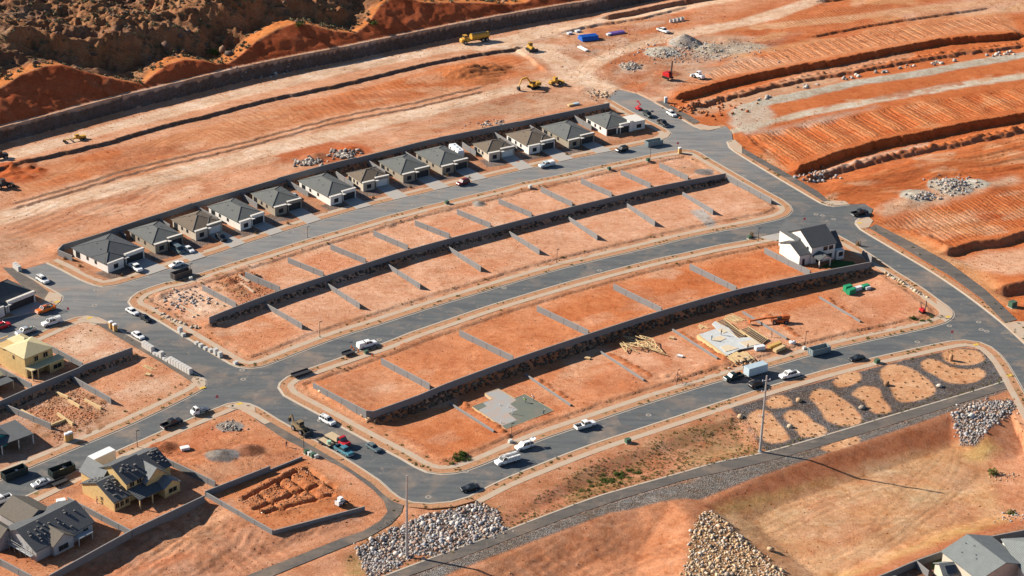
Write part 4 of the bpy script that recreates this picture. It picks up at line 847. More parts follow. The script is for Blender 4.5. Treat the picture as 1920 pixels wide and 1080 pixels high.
# ------------------------------------------------------------------ rocks: many stones in one mesh
_b = bmesh.new(); bmesh.ops.create_icosphere(_b, subdivisions=1, radius=1.0); ICO_V = np.array([v.co[:] for v in _b.verts]); ICO_F = np.array([[v.index for v in f.verts] for f in _b.faces]); _b.free()
def stone_mesh(pos, size, squash=0.75, seed=0, elong=0.3):
    r = np.random.default_rng(seed); n = len(pos); k = len(ICO_V)
    V = np.empty((n, k, 3), np.float32)
    for i in range(n):
        s = size[i]*np.array([1+r.normal(0, elong*.5), 1+r.normal(0, elong*.5), squash*(1+r.normal(0, .2))])
        d = ICO_V*(1+r.uniform(-.22, .22, (k, 1)))
        a = r.uniform(0, 6.28); c, s_ = math.cos(a), math.sin(a); t = r.uniform(-.5, .5); ct, st = math.cos(t), math.sin(t)
        p = d*s; p = np.stack([p[:, 0]*c-p[:, 1]*s_, p[:, 0]*s_+p[:, 1]*c, p[:, 2]], -1); p = np.stack([p[:, 0], p[:, 1]*ct-p[:, 2]*st, p[:, 1]*st+p[:, 2]*ct], -1)
        V[i] = p+pos[i]
    F = (ICO_F[None]+(np.arange(n)*k)[:, None, None]).reshape(-1, 3)
    return V.reshape(-1, 3), F, k
def stone_material(name):
    m, n, b = new_mat(name); at = N(n, 'ShaderNodeAttribute', attribute_name='stone'); p = posvec(n)
    f = noise(n, 3.0, 5, 0.7, p); c = mix_col(n, at.outputs['Color'], (0.62,0.58,0.55), ramp(n, f, [(0.42, 0.0), (0.7, 0.9)]), 'MULTIPLY')
    n.links.new(c, b.inputs['Base Color']); b.inputs['Roughness'].default_value = 0.9; b.inputs['Specular IOR Level'].default_value = 0.15
    bn = N(n, 'ShaderNodeBump'); bn.inputs['Distance'].default_value = 0.08; n.links.new(f, bn.inputs['Height']); n.links.new(bn.outputs[0], b.inputs['Normal'])
    return m
M_STONE = stone_material('field_stone')
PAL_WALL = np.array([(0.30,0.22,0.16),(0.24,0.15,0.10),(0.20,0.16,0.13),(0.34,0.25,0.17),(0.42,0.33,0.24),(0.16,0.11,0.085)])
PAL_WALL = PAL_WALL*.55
PAL_WHITE = np.array([(0.45,0.42,0.40),(0.33,0.30,0.29),(0.56,0.52,0.48),(0.42,0.27,0.20),(0.24,0.23,0.24),(0.48,0.36,0.28),(0.38,0.38,0.40)])
PAL_TAN = np.array([(0.52,0.38,0.24),(0.45,0.30,0.18),(0.58,0.46,0.32),(0.40,0.34,0.28),(0.50,0.44,0.38),(0.42,0.24,0.13)])
PAL_GREY = np.array([(0.36,0.33,0.30),(0.28,0.25,0.23),(0.45,0.41,0.36),(0.20,0.18,0.17)])
PAL_HILL = np.array([(0.22,0.13,0.085),(0.16,0.10,0.075),(0.28,0.17,0.11),(0.13,0.095,0.08)])
PAL_RED = np.array([(0.40,0.13,0.05),(0.34,0.11,0.045),(0.44,0.17,0.07)])
def stones(name, pos, size, pal, parent=None, seed=0, squash=0.75):
    V, F, k = stone_mesh(pos, size, squash, seed)
    r = np.random.default_rng(seed+99); ci = pal[r.integers(0, len(pal), len(pos))]*r.uniform(.75, 1.2, (len(pos), 1))
    return np_mesh(name, V, F, [M_STONE], parent, colors={'stone': np.clip(np.repeat(ci, k, 0), 0, 1)})
# ------------------------------------------------------------------ block walls
def block_mat(name, a, b_, mortar):
    m, n, b = new_mat(name); v = objvec(n)
    f = noise(n, 0.35, 5, 0.65, v); f2 = noise(n, 3.0, 4, 0.6, v)
    sx = N(n, 'ShaderNodeSeparateXYZ'); n.links.new(v, sx.inputs[0])
    c = mix_col(n, mix_col(n, a, b_, f), (0.75,0.75,0.78), ramp(n, f2, [(0.45, 0.0), (0.7, 0.7)]), 'MULTIPLY')
    # courses of 0.2 m
    w_ = N(n, 'ShaderNodeMath', operation='PINGPONG'); n.links.new(sx.outputs[2], w_.inputs[0]); w_.inputs[1].default_value = 0.1
    c = mix_col(n, c, mortar, ramp(n, w_.outputs[0], [(0.0, 0.35), (0.02, 0.0)]))
    n.links.new(c, b.inputs['Base Color']); b.inputs['Roughness'].default_value = 0.9; b.inputs['Specular IOR Level'].default_value = 0.15
    return m
M_BLOCK = block_mat('grey_block', (0.215,0.215,0.22), (0.185,0.182,0.182), (0.13,0.13,0.13))
M_PIER = mat('block_joint', (0.13,0.13,0.135), 0.9)
M_CAP = mat('block_cap', (0.26,0.255,0.25), 0.9)
def wall_obj(name, pts, ztop, zbot, label, group, th=0.2, piers=6.0, cap=True, cat='wall', m=None):
    """pts world polyline, ztop / zbot per point"""
    pts = np.asarray(pts, float); n = len(pts); m = m or M_BLOCK
    o0 = pts[0].copy(); mb = MB(); L = offset_line(pts, th/2)-o0; Rr = offset_line(pts, -th/2)-o0
    v = [(*L[i], zbot[i]) for i in range(n)]+[(*Rr[i], zbot[i]) for i in range(n)]+[(*L[i], ztop[i]) for i in range(n)]+[(*Rr[i], ztop[i]) for i in range(n)]
    f = []
    for i in range(n-1):
        f += [(n+i, n+i+1, 3*n+i+1, 3*n+i), (i+1, i, 2*n+i, 2*n+i+1), (2*n+i, 3*n+i, 3*n+i+1, 2*n+i+1)]
    f += [(0, n, 3*n, 2*n), (2*n-1, n-1, 3*n-1, 4*n-1)]
    mb.add(v, f, m)
    root = thing(name, label, cat, (o0[0], o0[1], 0), 0, group)
    mb.build('wall_body', m, root)
    if cap:
        c = MB(); La, Ra = offset_line(pts, th/2+.03)-o0, offset_line(pts, -th/2-.03)-o0
        for i in range(n-1):
            b4 = [(*La[i], ztop[i]+.004), (*Ra[i], ztop[i]+.004), (*Ra[i+1], ztop[i+1]+.004), (*La[i+1], ztop[i+1]+.004)]
            c.hexa(b4, [(p[0], p[1], p[2]+.06) for p in b4])
        c.build('wall_cap', M_CAP, root)
    if piers:
        seg = np.r_[0, np.cumsum(np.hypot(*np.diff(pts, axis=0).T))]; k = int(seg[-1]/piers)
        for j in range(1, k+1):
            d = j*piers
            if d > seg[-1]-1: break
            i = min(np.searchsorted(seg, d)-1, n-2); t = (d-seg[i])/(seg[i+1]-seg[i]); p = pts[i]*(1-t)+pts[i+1]*t-o0
            dr = pts[i+1]-pts[i]; a = math.atan2(dr[1], dr[0]); zb, z1 = zbot[i]*(1-t)+zbot[i+1]*t, ztop[i]*(1-t)+ztop[i+1]*t
            q = MB(); M_ = Matrix.Translation((p[0], p[1], 0)) @ Matrix.Rotation(a, 4, 'Z')
            q.box(-.07, .07, -th/2-.03, th/2+.03, zb, z1-.02, M_PIER, M_); q.build('pier', M_PIER, root)
    return root
def fence(a, b_, label, group, h=1.85, top0=None, bury=0.4, piers=6.0, n=None, th=0.2, name='block_wall', cap=True, lift=0.0, m=None):
    """straight wall between two ground places given as photo pixels (or world points)"""
    A = G(*a) if len(a) == 2 else np.array(a); B = G(*b_) if len(b_) == 2 else np.array(b_)
    k = n or max(2, int(np.hypot(*(B-A)[:2])/2)); t = np.linspace(0, 1, k)
    pts = A[None, :2]*(1-t[:, None])+B[None, :2]*t[:, None]
    za = top0 if top0 is not None else A[2]+h
    zt_ = za*(1-t)+(B[2]+h)*t
    zb = np.array([min(zt(*p)-bury, zt_[i]-.3) for i, p in enumerate(pts)])
    return wall_obj(name, pts, zt_+lift, zb, label, group, th, piers, cap, m=m)
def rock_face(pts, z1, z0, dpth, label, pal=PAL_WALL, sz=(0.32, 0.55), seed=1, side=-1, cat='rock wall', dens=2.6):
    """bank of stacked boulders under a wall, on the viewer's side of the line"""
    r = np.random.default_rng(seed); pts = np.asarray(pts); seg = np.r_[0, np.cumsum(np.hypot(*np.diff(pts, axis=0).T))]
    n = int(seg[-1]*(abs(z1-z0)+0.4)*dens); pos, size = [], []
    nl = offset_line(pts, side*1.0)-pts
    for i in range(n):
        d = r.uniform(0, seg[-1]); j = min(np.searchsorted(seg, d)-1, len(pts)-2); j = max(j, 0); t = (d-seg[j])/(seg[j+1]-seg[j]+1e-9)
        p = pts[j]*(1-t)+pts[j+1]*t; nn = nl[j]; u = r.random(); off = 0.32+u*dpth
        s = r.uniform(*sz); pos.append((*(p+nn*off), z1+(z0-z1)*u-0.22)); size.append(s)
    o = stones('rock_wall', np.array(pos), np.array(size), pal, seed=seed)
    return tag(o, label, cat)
GL_B = 'walls between the upper lots of the middle block'; GL_BL = 'walls between the lower lots of the middle block'; GL_C = 'walls between the upper lots of the near block'; GL_V = 'low footing walls between the near lots'
zB = np.full(len(wallB), HB+CMU); wall_obj('block_wall', wallB, zB, np.full(len(wallB), HB-1.0), 'long dark grey block wall running through the middle block on top of a boulder bank', 'long retaining walls', piers=0)
zC = np.full(len(wallC), HC+CMU); wc2 = np.vstack([[cornerC], wallC]); wall_obj('block_wall', wc2, np.full(len(wc2), HC+CMU), np.full(len(wc2), HC-1.0), 'long dark grey block wall above the tall boulder bank of the near block', 'long retaining walls', piers=0)
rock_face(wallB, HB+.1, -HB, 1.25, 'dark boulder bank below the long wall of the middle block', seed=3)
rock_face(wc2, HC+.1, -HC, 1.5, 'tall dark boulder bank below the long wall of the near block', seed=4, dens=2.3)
lz = np.array([zt(*p) for p in legC]); legp = smooth_line(legC, 4.0)
wall_obj('block_wall', legp, np.linspace(0.55+CMU, HC+CMU, len(legp)), np.linspace(0.2, HC-1, len(legp)), 'sunlit grey wall on the left end of the near block turning into the long dark wall', None, piers=6)
UP_B = [((380,545),(443,578)),((460,520),(525,548)),((540,493),(606.7,520)),((620,468),(686,495)),((700,442),(765,470)),((778,423),(843,448)),((857,402),(920,428)),((935,382),(997,408)),((1014,360),(1073,388)),((1089,344),(1147,370)),((1164,328),(1220,353)),((1236,314),(1290,339))]
nxt = ['the pale rubble lot and the dug-up lot','the dug-up lot and a bare orange lot']+[None]*9+['the last upper lot and the corner lot']
for i, (a, b_) in enumerate(UP_B):
    B_ = P(*b_, HB); w0 = [*B_, HB]
    lab = f'grey block wall between {nxt[i]} of the middle block' if nxt[i] else f'grey wall between upper lots of the middle block, {["third","fourth","fifth","sixth","seventh","eighth","ninth","tenth","eleventh"][i-2]} from the left end'
    fence(a, w0, lab, GL_B, h=1.8)
LO_B = [((496.7,568),(566.7,618)),((611.7,530),(675,580)),((727,495),(788,543)),((841.7,462.7),(901.7,510)),((955,434),(1011.7,478)),((1066.7,406.7),(1120,450.7)),((1176,381.7),(1228,425)),((1280,360),(1336.7,403))]
for i, (a, b_) in enumerate(LO_B):
    A_ = P(*a, HB+0.3); fence([*A_, 0], b_, f'grey wall stepping down from the dark boulder bank between lower lots, {["first","second","third","fourth","fifth","sixth","seventh","eighth"][i]} from the left', GL_BL, top0=HB+0.3)
A_ = P(1362, 327, HB+CMU); fence([*A_, HB], (1446,383), 'grey wall closing the right end of the middle block beside the pavement', None, top0=HB+CMU)
UP_C = [((715,683),(806,731)),((861.7,630),(962,679)),((1006.7,584),(1103,630)),((1150,543),(1240,587.5)),((1293,505),(1380,548))]
for i, (a, b_) in enumerate(UP_C):
    fence(a, [*P(*b_, HC), HC], f'grey wall between big orange lots of the near block, {["first","second","third","fourth","fifth"][i]} from the left', GL_C)
fence((1433,475), [*P(1518, 517.5, HC), HC], 'grey garden wall on the left of the white two-storey house', None)
fence((1616,479), [*P(1634, 492, HC), HC], 'short grey garden wall on the right of the white two-storey house', None, piers=0)
LOW_C = [((843,758),(926,811)),((985,704),(1070,762)),((1125,661),(1207,715)),((1261,620),(1345,674)),((1393,587),(1475,637)),((1536,559),(1613,605))]
lowlab = ['left of the finished slab','between the finished slab and an empty orange lot','left of the lot with the heap of roof trusses','between the trusses and the framed platform','under the orange lifting boom','left of the lot with green wrapped stacks']
for i, (a, b_) in enumerate(LOW_C): fence(a, b_, f'low pale concrete footing wall {lowlab[i]}', GL_V, h=0.55, piers=0, name='footing_wall', th=0.35)
# rock edgings
for pl, lab, sd_, pal in (([(592,733),(640,757),(692,790)], 'pale sunlit boulder in the row along the left pavement of the near block', 8, PAL_TAN), ([(296,588),(330,603),(374,617)], 'pale rock in the row on the left edge of the middle block', 9, PAL_TAN), ([(1658,514),(1700,536),(1742,560)], 'rock in the row between the green wrapped stacks and the right pavement', 10, PAL_TAN)):
    q = smooth_line(PL(pl), 1.0); pr_ = [stones('edging_boulder', np.zeros((1, 3)), np.ones(1), pal[[k]], seed=sd_*10+k) for k in range(5)]
    for i, p in enumerate([p for p in q for _ in range(2)]):
        o = pr_[i] if i < 5 else pr_[i % 5].copy()
        if i >= 5: COL.objects.link(o)
        x, y = p+rng.normal(0, .35, 2); o.location = (x, y, zt(x, y)+.18); s_ = rng.uniform(.35, .7); o.scale = (s_,)*3; o.rotation_euler = (0, 0, rng.uniform(0, 6)); tag(o, lab, 'boulder', lab)
# rear wall of the house row, in runs that step down
rw = smooth_line(PL(rearW_px, RW0+1.9), 3.0); cuts = [int(f*(len(rw)-1)) for f in (0, .075, .22, .365, .50, .665, .81, 1.0)]
stp = [3.3, 3.5, 3.3, 3.55, 3.35, 3.5, 3.35]
names7 = ['behind the white corner house at the left end','behind the second and third houses','behind the fourth and fifth houses','behind the sixth and seventh houses','behind the eighth house','behind the brown-roofed pair of houses','behind the white house at the right end']
for i in range(7):
    p = rw[cuts[i]:cuts[i+1]+1]; wall_obj('block_wall', p, np.full(len(p), stp[i]), np.full(len(p), 0.2), f'dark stretch of rear yard wall {names7[i]}', 'rear yard walls', piers=0)
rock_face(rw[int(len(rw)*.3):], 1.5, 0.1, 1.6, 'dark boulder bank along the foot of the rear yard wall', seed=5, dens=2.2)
fence((109,476), (136,490), 'short sunlit grey wall at the left end of the house row', None, h=1.85, piers=0)
A_ = P(118, 458, 3.3); fence([*A_, 0.1], (109,476), 'short grey return of the rear yard wall at the left corner', None, top0=3.3, piers=0)
# left lots
zW = 2.3; wall_obj('block_wall', W1L, np.full(len(W1L), zW), np.full(len(W1L), -0.7), 'long dark block wall below the yellow sheathed house', None, piers=0)
rock_face(W1L, 0.45, -0.6, 1.0, 'dark rocks along the foot of the wall below the yellow sheathed house', seed=6)
fence((88,655), [*P(156, 692, .5), .5], 'grey wall between the yellow sheathed house and the empty corner lot', None); fence((-12,694), [*P(60,731, .5), .5], 'grey wall on the left of the yellow sheathed house', None)
fence([*P(131, 703, 1.1), 0], (209,758), 'sunlit grey wall between the dug-out foundation and the cleared lot', None, top0=1.2); fence([*P(6, 757, 1.1), 0], (96,806), 'grey wall left of the dug-out foundation lot', None, top0=1.2)
fence((294,862), (404,914), 'sunlit wall between the dark-roofed sheathed house and the lot with dirt heaps', None, h=1.7); fence((385,932), (507,884), 'dark grey wall between the two orange lots by the path', 'lower left walls', h=1.6, piers=0); fence((507,884), (567,860), 'low dark stub of wall reaching the path', 'lower left walls', h=0.6, piers=0)
fence((385,931), (511,1003), 'sunlit grey wall on the lower left side of the trenched lot', None, h=1.3); fence((511,1003), (684,957), 'dark grey wall along the bottom of the trenched lot', 'lower left walls', h=1.1, piers=0)
fence((94,1092), (251,1005), 'dark wall along the bottom of the grey house lot', 'lower left walls', h=1.9, piers=0); fence((251,1005), (384,942), 'dark wall along the bottom of the dark-roofed house lot', 'lower left walls', h=1.9, piers=0)
fence((128,944), (250,1008), 'sunlit wall topped with rubbish between the grey house and the dark-roofed house', None, h=1.7); fence((-30,1044), (60,1092), 'sunlit grey wall in the bottom left corner', None, h=1.8)
# lower right yards
q = smooth_line(PL([(1600,1096),(1659,1076),(1718.7,1050.8),(1794.6,1024),(1829.6,1012),(1920,994),(1990,982)], 1.9), 3); wall_obj('block_wall', q, np.full(len(q), 1.9), np.full(len(q), -1.5), 'dark yard wall behind the houses in the bottom right corner', None, piers=0)
fence([*P(1719, 1052, 1.85), 0], [*P(1740, 1084, 0), 0], 'pale side wall between two yards in the bottom right corner', None, top0=1.85, piers=0)
# ------------------------------------------------------------------ houses
def stucco(name, col): return mat(name, col, 0.9, 0.07, 0.8, bump=0.02, spec=0.15, dirt=0.12)
M_WHITE, M_TAUPE, M_CREAM = stucco('white_stucco', (0.72,0.69,0.64)), stucco('taupe_stucco', (0.30,0.26,0.205)), stucco('cream_stucco', (0.50,0.44,0.36))
def tile_mat(name, col, sc=2.6):
    m, n, b = new_mat(name); v = objvec(n)
    f = noise(n, 0.5, 5, 0.7, v); f2 = noise(n, 4.0, 3, 0.6, v)
    wv = N(n, 'ShaderNodeTexWave', wave_type='BANDS', bands_direction='Z'); wv.inputs['Scale'].default_value = sc; wv.inputs['Distortion'].default_value = 0.4; n.links.new(v, wv.inputs['Vector'])
    c = mix_col(n, tuple(q*1.2 for q in col), tuple(q*0.78 for q in col), f); c = mix_col(n, c, (0.7,0.7,0.7), ramp(n, f2, [(0.45, 0.0), (0.7, 0.7)]), 'MULTIPLY'); c = mix_col(n, c, (0.72,0.72,0.72), ramp(n, wv.outputs['Fac'], [(0.0, 0.8), (0.35, 0.0)]), 'MULTIPLY')
    n.links.new(c, b.inputs['Base Color']); b.inputs['Roughness'].default_value = 0.85; b.inputs['Specular IOR Level'].default_value = 0.2
    bn = N(n, 'ShaderNodeBump'); bn.inputs['Distance'].default_value = 0.05; n.links.new(wv.outputs['Fac'], bn.inputs['Height']); n.links.new(bn.outputs[0], b.inputs['Normal'])
    return m
M_RGREY, M_RBROWN, M_RDARK = tile_mat('grey_roof_tile', (0.150,0.158,0.152)), tile_mat('brown_roof_tile', (0.19,0.15,0.112)), tile_mat('charcoal_roof_tile', (0.105,0.112,0.12))
M_RIDGE = mat('ridge_cap', (0.085,0.085,0.085), 0.85); M_FASCIA = mat('pale_trim', (0.62,0.59,0.54), 0.8); M_DOORD = mat('dark_door', (0.035,0.036,0.04), 0.6); M_DOORW = mat('white_door', (0.66,0.65,0.63), 0.6, 0.05)
M_GLASS = mat('window_glass', (0.025,0.03,0.035), 0.12, 0.2, spec=0.6); M_FRAME = mat('window_frame', (0.08,0.08,0.085), 0.6); M_FRAMEW = mat('white_frame', (0.7,0.7,0.68), 0.6)
M_VENT = mat('vent_metal', (0.45,0.45,0.45), 0.45, metal=0.6)
def hip(mb, x0, x1, y0, y1, ze, rise, ov=0.5, m=None, th=0.16, capm=None):
    x0 -= ov; x1 += ov; y0 -= ov; y1 += ov; W, D = x1-x0, y1-y0
    if D >= W: a, b_ = ((x0+x1)/2, y0+W/2, ze+rise), ((x0+x1)/2, y1-W/2, ze+rise)
    else: a, b_ = (x0+D/2, (y0+y1)/2, ze+rise), (x1-D/2, (y0+y1)/2, ze+rise)
    c = [(x0,y0,ze),(x1,y0,ze),(x1,y1,ze),(x0,y1,ze)]
    v = c+[a, b_]
    f = [(0,1,4),(1,2,5,4),(2,3,5),(3,0,4,5)] if D >= W else [(0,1,5,4),(1,2,5),(2,3,4,5),(3,0,4)]
    mb.add(v, f, m); mb.add(c+[(p[0],p[1],ze-th) for p in c], [(0,4,5,1),(1,5,6,2),(2,6,7,3),(3,7,4,0),(4,7,6,5)], m)
    caps = [(c[0],a),(c[1],a if D >= W else b_),(c[2],b_),(c[3],b_ if D >= W else a),(a,b_)]
    return caps
def ridge_caps(caps, parent, r=0.13):
    mb = MB()
    for p, q in caps:
        p, q = Vector(p), Vector(q)
        if (p-q).length < .3: continue
        d = (q-p).normalized(); s = d.cross(Vector((0,0,1))).normalized(); u = s.cross(d)
        o = u*0.10
        mb.add([tuple(p-s*r-u*.02),tuple(p+o),tuple(p+s*r-u*.02),tuple(q-s*r-u*.02),tuple(q+o),tuple(q+s*r-u*.02)], [(0,1,4,3),(1,2,5,4),(0,2,1),(3,4,5)])
    return mb.build('ridge_cap', M_RIDGE, parent)
def gable(wb, rb, x0, x1, y0, y1, ze, rise, axis='x', ov=0.45, mw=None, mr=None, z0=0.0, th=0.18, wall=True):
    """walls with gables plus a pitched roof; ridge along axis"""
    if axis == 'x':
        ym = (y0+y1)/2; k = rise/((y1-y0)/2)
        if wall: wb.add([(x0,y0,z0),(x0,y1,z0),(x0,y1,ze),(x0,ym,ze+rise),(x0,y0,ze),(x1,y0,z0),(x1,y1,z0),(x1,y1,ze),(x1,ym,ze+rise),(x1,y0,ze)], [(0,4,3,2,1),(5,6,7,8,9),(0,5,9,4),(1,2,7,6)], mw)
        for s, ya in ((-1, y0), (1, y1)):
            e = [(x0-ov, ya+s*ov, ze-k*ov+.05),(x1+ov, ya+s*ov, ze-k*ov+.05),(x1+ov, ym, ze+rise+.05),(x0-ov, ym, ze+rise+.05)]
            if s > 0: e = e[::-1]
            rb.hexa([(p[0],p[1],p[2]) for p in e], [(p[0],p[1],p[2]+th) for p in e], mr)
    else:
        xm = (x0+x1)/2; k = rise/((x1-x0)/2)
        if wall: wb.add([(x0,y0,z0),(x1,y0,z0),(x1,y0,ze),(xm,y0,ze+rise),(x0,y0,ze),(x0,y1,z0),(x1,y1,z0),(x1,y1,ze),(xm,y1,ze+rise),(x0,y1,ze)], [(0,1,2,3,4),(6,5,9,8,7),(5,0,4,9),(1,6,7,2)], mw)
        for s, xa in ((-1, x0), (1, x1)):
            e = [(xa+s*ov, y0-ov, ze-k*ov+.05),(xa+s*ov, y1+ov, ze-k*ov+.05),(xm, y1+ov, ze+rise+.05),(xm, y0-ov, ze+rise+.05)]
            if s < 0: e = e[::-1]
            rb.hexa([(p[0],p[1],p[2]) for p in e], [(p[0],p[1],p[2]+th) for p in e], mr)
def window(parent, x, y, z, w_, h, face='y-', fr=M_FRAME, glass=M_GLASS):
    """window set 4 cm proud of a wall; frame is a part, its pane a sub-part"""
    M_ = Matrix.Translation((x, y, z)) @ Matrix.Rotation({'y-': 0, 'x-': -math.pi/2, 'x+': math.pi/2, 'y+': math.pi}[face], 4, 'Z')
    f = MB(); t = .07
    for a in ((-w_/2-t, w_/2+t, -h/2-t, -h/2), (-w_/2-t, w_/2+t, h/2, h/2+t), (-w_/2-t, -w_/2, -h/2, h/2), (w_/2, w_/2+t, -h/2, h/2), (-.03, .03, -h/2, h/2)):
        f.box(a[0], a[1], -.06, .02, a[2], a[3], None, M_)
    o = f.build('window', fr, parent); g = MB(); g.box(-w_/2, w_/2, -.03, .015, -h/2, h/2, None, M_); g.build('pane', glass, o); return o
def local_frame(FL, FR, BL, z):
    a, b_, c = P(*FL, z), P(*FR, z), P(*BL, z)
    d1 = (b_-a); d2 = (c-a); ang1 = math.atan2(d1[1], d1[0]); ang2 = math.atan2(d2[1], d2[0])-math.pi/2
    rz = (ang1+ang2)/2
    return a, rz, np.linalg.norm(d1), np.linalg.norm(d2)
def vents(parent, pts):
    for p in pts:
        v = MB(); v.cyl((p[0], p[1], p[2]-.2), (p[0], p[1], p[2]+.35), .09, seg=8); v.cyl((p[0], p[1], p[2]+.35), (p[0], p[1], p[2]+.45), .15, seg=8); v.build('vent', M_VENT, parent)
def row_house(FL, FR, BL, wallm, roofm, label, big=None, gar=M_DOORD, wins=((.35,),)):
    ze = 3.0; a, rz, W, D = local_frame(FL, FR, BL, ze)
    W = max(W, 9.0); root = thing('row_house', label, 'house', (a[0], a[1], 0.06), rz, 'new houses along the back street')
    ov = .45; x0, x1, y0, y1 = ov, W-ov*.3, ov, D-ov
    wb, rb = MB(), MB()
    wb.box(x0, x1, y0, y1, -.3, ze-.12)
    # front bay on the left, wall above the garage on the right
    bw = W*.40
    if big != 'right': wb.box(x0-.02, x0+bw, y0-1.2, y0+.3, -.3, ze+.02)
    wb.box(W*.52, x1+.02, y0-.35, y0+.35, 2.45, ze+.45); wb.box(W*.52, W*.52+.35, y0-.35, y0, -.3, 2.45); wb.box(x1-.33, x1+.02, y0-.35, y0, -.3, 2.45)
    if big == 'right': wb.box(x1-.1, x1+5.4, y0-.2, y0+6.0, -.3, ze+.25); wb.box(x1-1.6, x1-.1, y0-.6, y0+1.2, -.3, ze+1.0)
    wb.build('wall', wallm, root)
    caps = hip(rb, x0, x1, y0+.2, y1, ze, W*.5*.36, ov, roofm); 
    if roofm is M_RBROWN: caps += hip(rb, W*.50, x1+.05, y0-.1, y0+5.5, ze+.02, W*.25*.40, ov*.8, roofm)
    if roofm is M_RDARK: caps += hip(rb, x0, x0+W*.46, y0-.6, y0+6.0, ze+.02, W*.23*.42, ov*.8, roofm)
    r = rb.build('roof', roofm, root); ridge_caps(caps, r)
    fb = MB()
    if big != 'right': fb.box(x0-.08, x0+bw+.06, y0-1.28, y0-.32, ze+.024, ze+.14)
    else: fb.box(x1-.18, x1+5.48, y0-.28, y0+6.08, ze+.254, ze+.36); fb.box(x1-1.68, x1-.184, y0-.68, y0+1.28, ze+1.004, ze+1.1)
    fb.box(W*.52-.08, x1+.1, y0-.43, y0+.43, ze+.454, ze+.56); fb.build('parapet_cap', M_FASCIA, root)
    cb = MB(); cb.box(x0+bw+.09, W*.52+.7, y0-1.5, y0-.44, 2.72, 2.88); cb.build('canopy', M_FASCIA, root)
    g = MB(); g.box(W*.52+.36, x1-.34, y0-.08, y0-.02, -.1, 2.4); g = g.build('garage_door', gar, root)
    d = MB(); d.box(x0+bw+.3, x0+bw+1.25, y0-.05, y0-.003, 0, 2.1); d.build('door', M_DOORD, root)
    if big != 'right': window(root, x0+bw*.5, y0-1.2, 1.45, 1.5, 1.3)
    else:
        window(root, x1+2.8, y0-.2, 1.4, 1.9, 1.3); g2 = MB(); g2.box(.8, W*.40, y0-.09, y0-.003, -.1, 2.3); g2.build('garage_door', gar, root)
    for f in wins[0]: window(root, x0, y0+(y1-y0)*f, 1.7, 0.9, 1.0, 'x-')
    window(root, x0, y0+(y1-y0)*.85, 1.3, 1.9, 1.9, 'x-')
    sl_ = W*.5*.36/(W/2+ov)
    vents(root, [(x0+W*.22, y0+D*.40, ze+sl_*(W*.22+ov)), (x0+W*.68, y0+D*.55, ze+sl_*(W*.30)), (x0+W*.3, y0+D*.6, ze+sl_*(W*.3+ov))])
    # driveway from the garage to the street and the walk
    c_, s_ = math.cos(rz), math.sin(rz)
    def Wd(x, y): return np.array([a[0]+x*c_-y*s_, a[1]+x*s_+y*c_])
    dr = [Wd(W*.52+.1, y0-.02)]
    # reach for the kerb
    e = 0
    def kd(x):
        for k in np.arange(0, 30, .25):
            q = Wd(x, y0-k)
            if inside(road_outer, q[:1], q[1:])[0]: return k-.05
        return 9
    xs_ = (W*.52+.1, x1+.2) if big != 'right' else (.6, x1-.8)
    ka, kb_ = kd(xs_[0]), kd(xs_[1])
    if big != 'right': sheet('driveway', [Wd(xs_[0], y0-.02), Wd(xs_[1], y0-.02), Wd(xs_[1]+.1, y0-kb_), Wd(xs_[0]-.1, y0-ka)], 0.165, M_DRIVE, thick=.25)
    return root, (a, rz, W, D)
RH = [((196.7,495),(267,466),(138.3,462.5), M_WHITE, M_RDARK, 'white house with charcoal roof on the left corner, white pickup in its drive', None, M_DOORD),
 ((286,459),(346,443.5),(233.3,433.3), M_TAUPE, M_RGREY, 'taupe house with blue van and small white car in its drive', None, M_DOORD),
 ((362,434.5),(418,418),(318,412), M_CREAM, M_RBROWN, 'cream house with brown roof and a black jeep at its white garage', None, M_DOORW),
 ((445.8,416.7),(497,401),(385.8,387.5), M_WHITE, M_RGREY, 'white house with grey roof between a brown-roofed house and a taupe house', None, M_DOORD),
 ((511,389),(570,377.5),(461,365), M_TAUPE, M_RGREY, 'taupe house with a pale car parked in the yard on its right', None, M_DOORD),
 ((615,370),(667,354.5),(560,338), M_WHITE, M_RGREY, 'white house with grey roof in mid row, bare orange yard on its left', None, M_DOORD),
 ((676.7,343),(735,334.7),(641,326.7), M_CREAM, M_RBROWN, 'cream house with brown roof and white garage between a white house and a taupe house', None, M_DOORW),
 ((751.7,327.5),(808,315.5),(705,303), M_TAUPE, M_RGREY, 'taupe house next left of the taupe house by the white travel trailer', None, M_DOORD),
 ((825,312.5),(878,299.5),(777.5,285), M_TAUPE, M_RGREY, 'taupe house with grey roof beside the white travel trailer', None, M_DOORD),
 ((913,287.5),(969,280),(879,271), M_CREAM, M_RBROWN, 'cream house with brown roof right of the travel trailer', None, M_DOORW),
 ((987.5,274.5),(1043,264),(944,251.7), M_WHITE, M_RBROWN, 'white house with brown roof and dark garage door', None, M_DOORD),
 ((1062.5,263.5),(1114,251),(1015,236.7), M_TAUPE, M_RGREY, 'taupe house with grey roof next to the white house at the right end', None, M_DOORD),
 ((1136.7,241.7),(1190,232.5),(1092.5,220), M_WHITE, M_RGREY, 'white house with open garages at the right end of the row by the junction', 'right', M_DOORD)]
FRM = []
for i, q in enumerate(RH):
    r, f = row_house(*q[:6], big=q[6], gar=q[7], wins=((.3, .55),) if i % 2 == 0 else ((.62, .35),)); FRM.append(f)
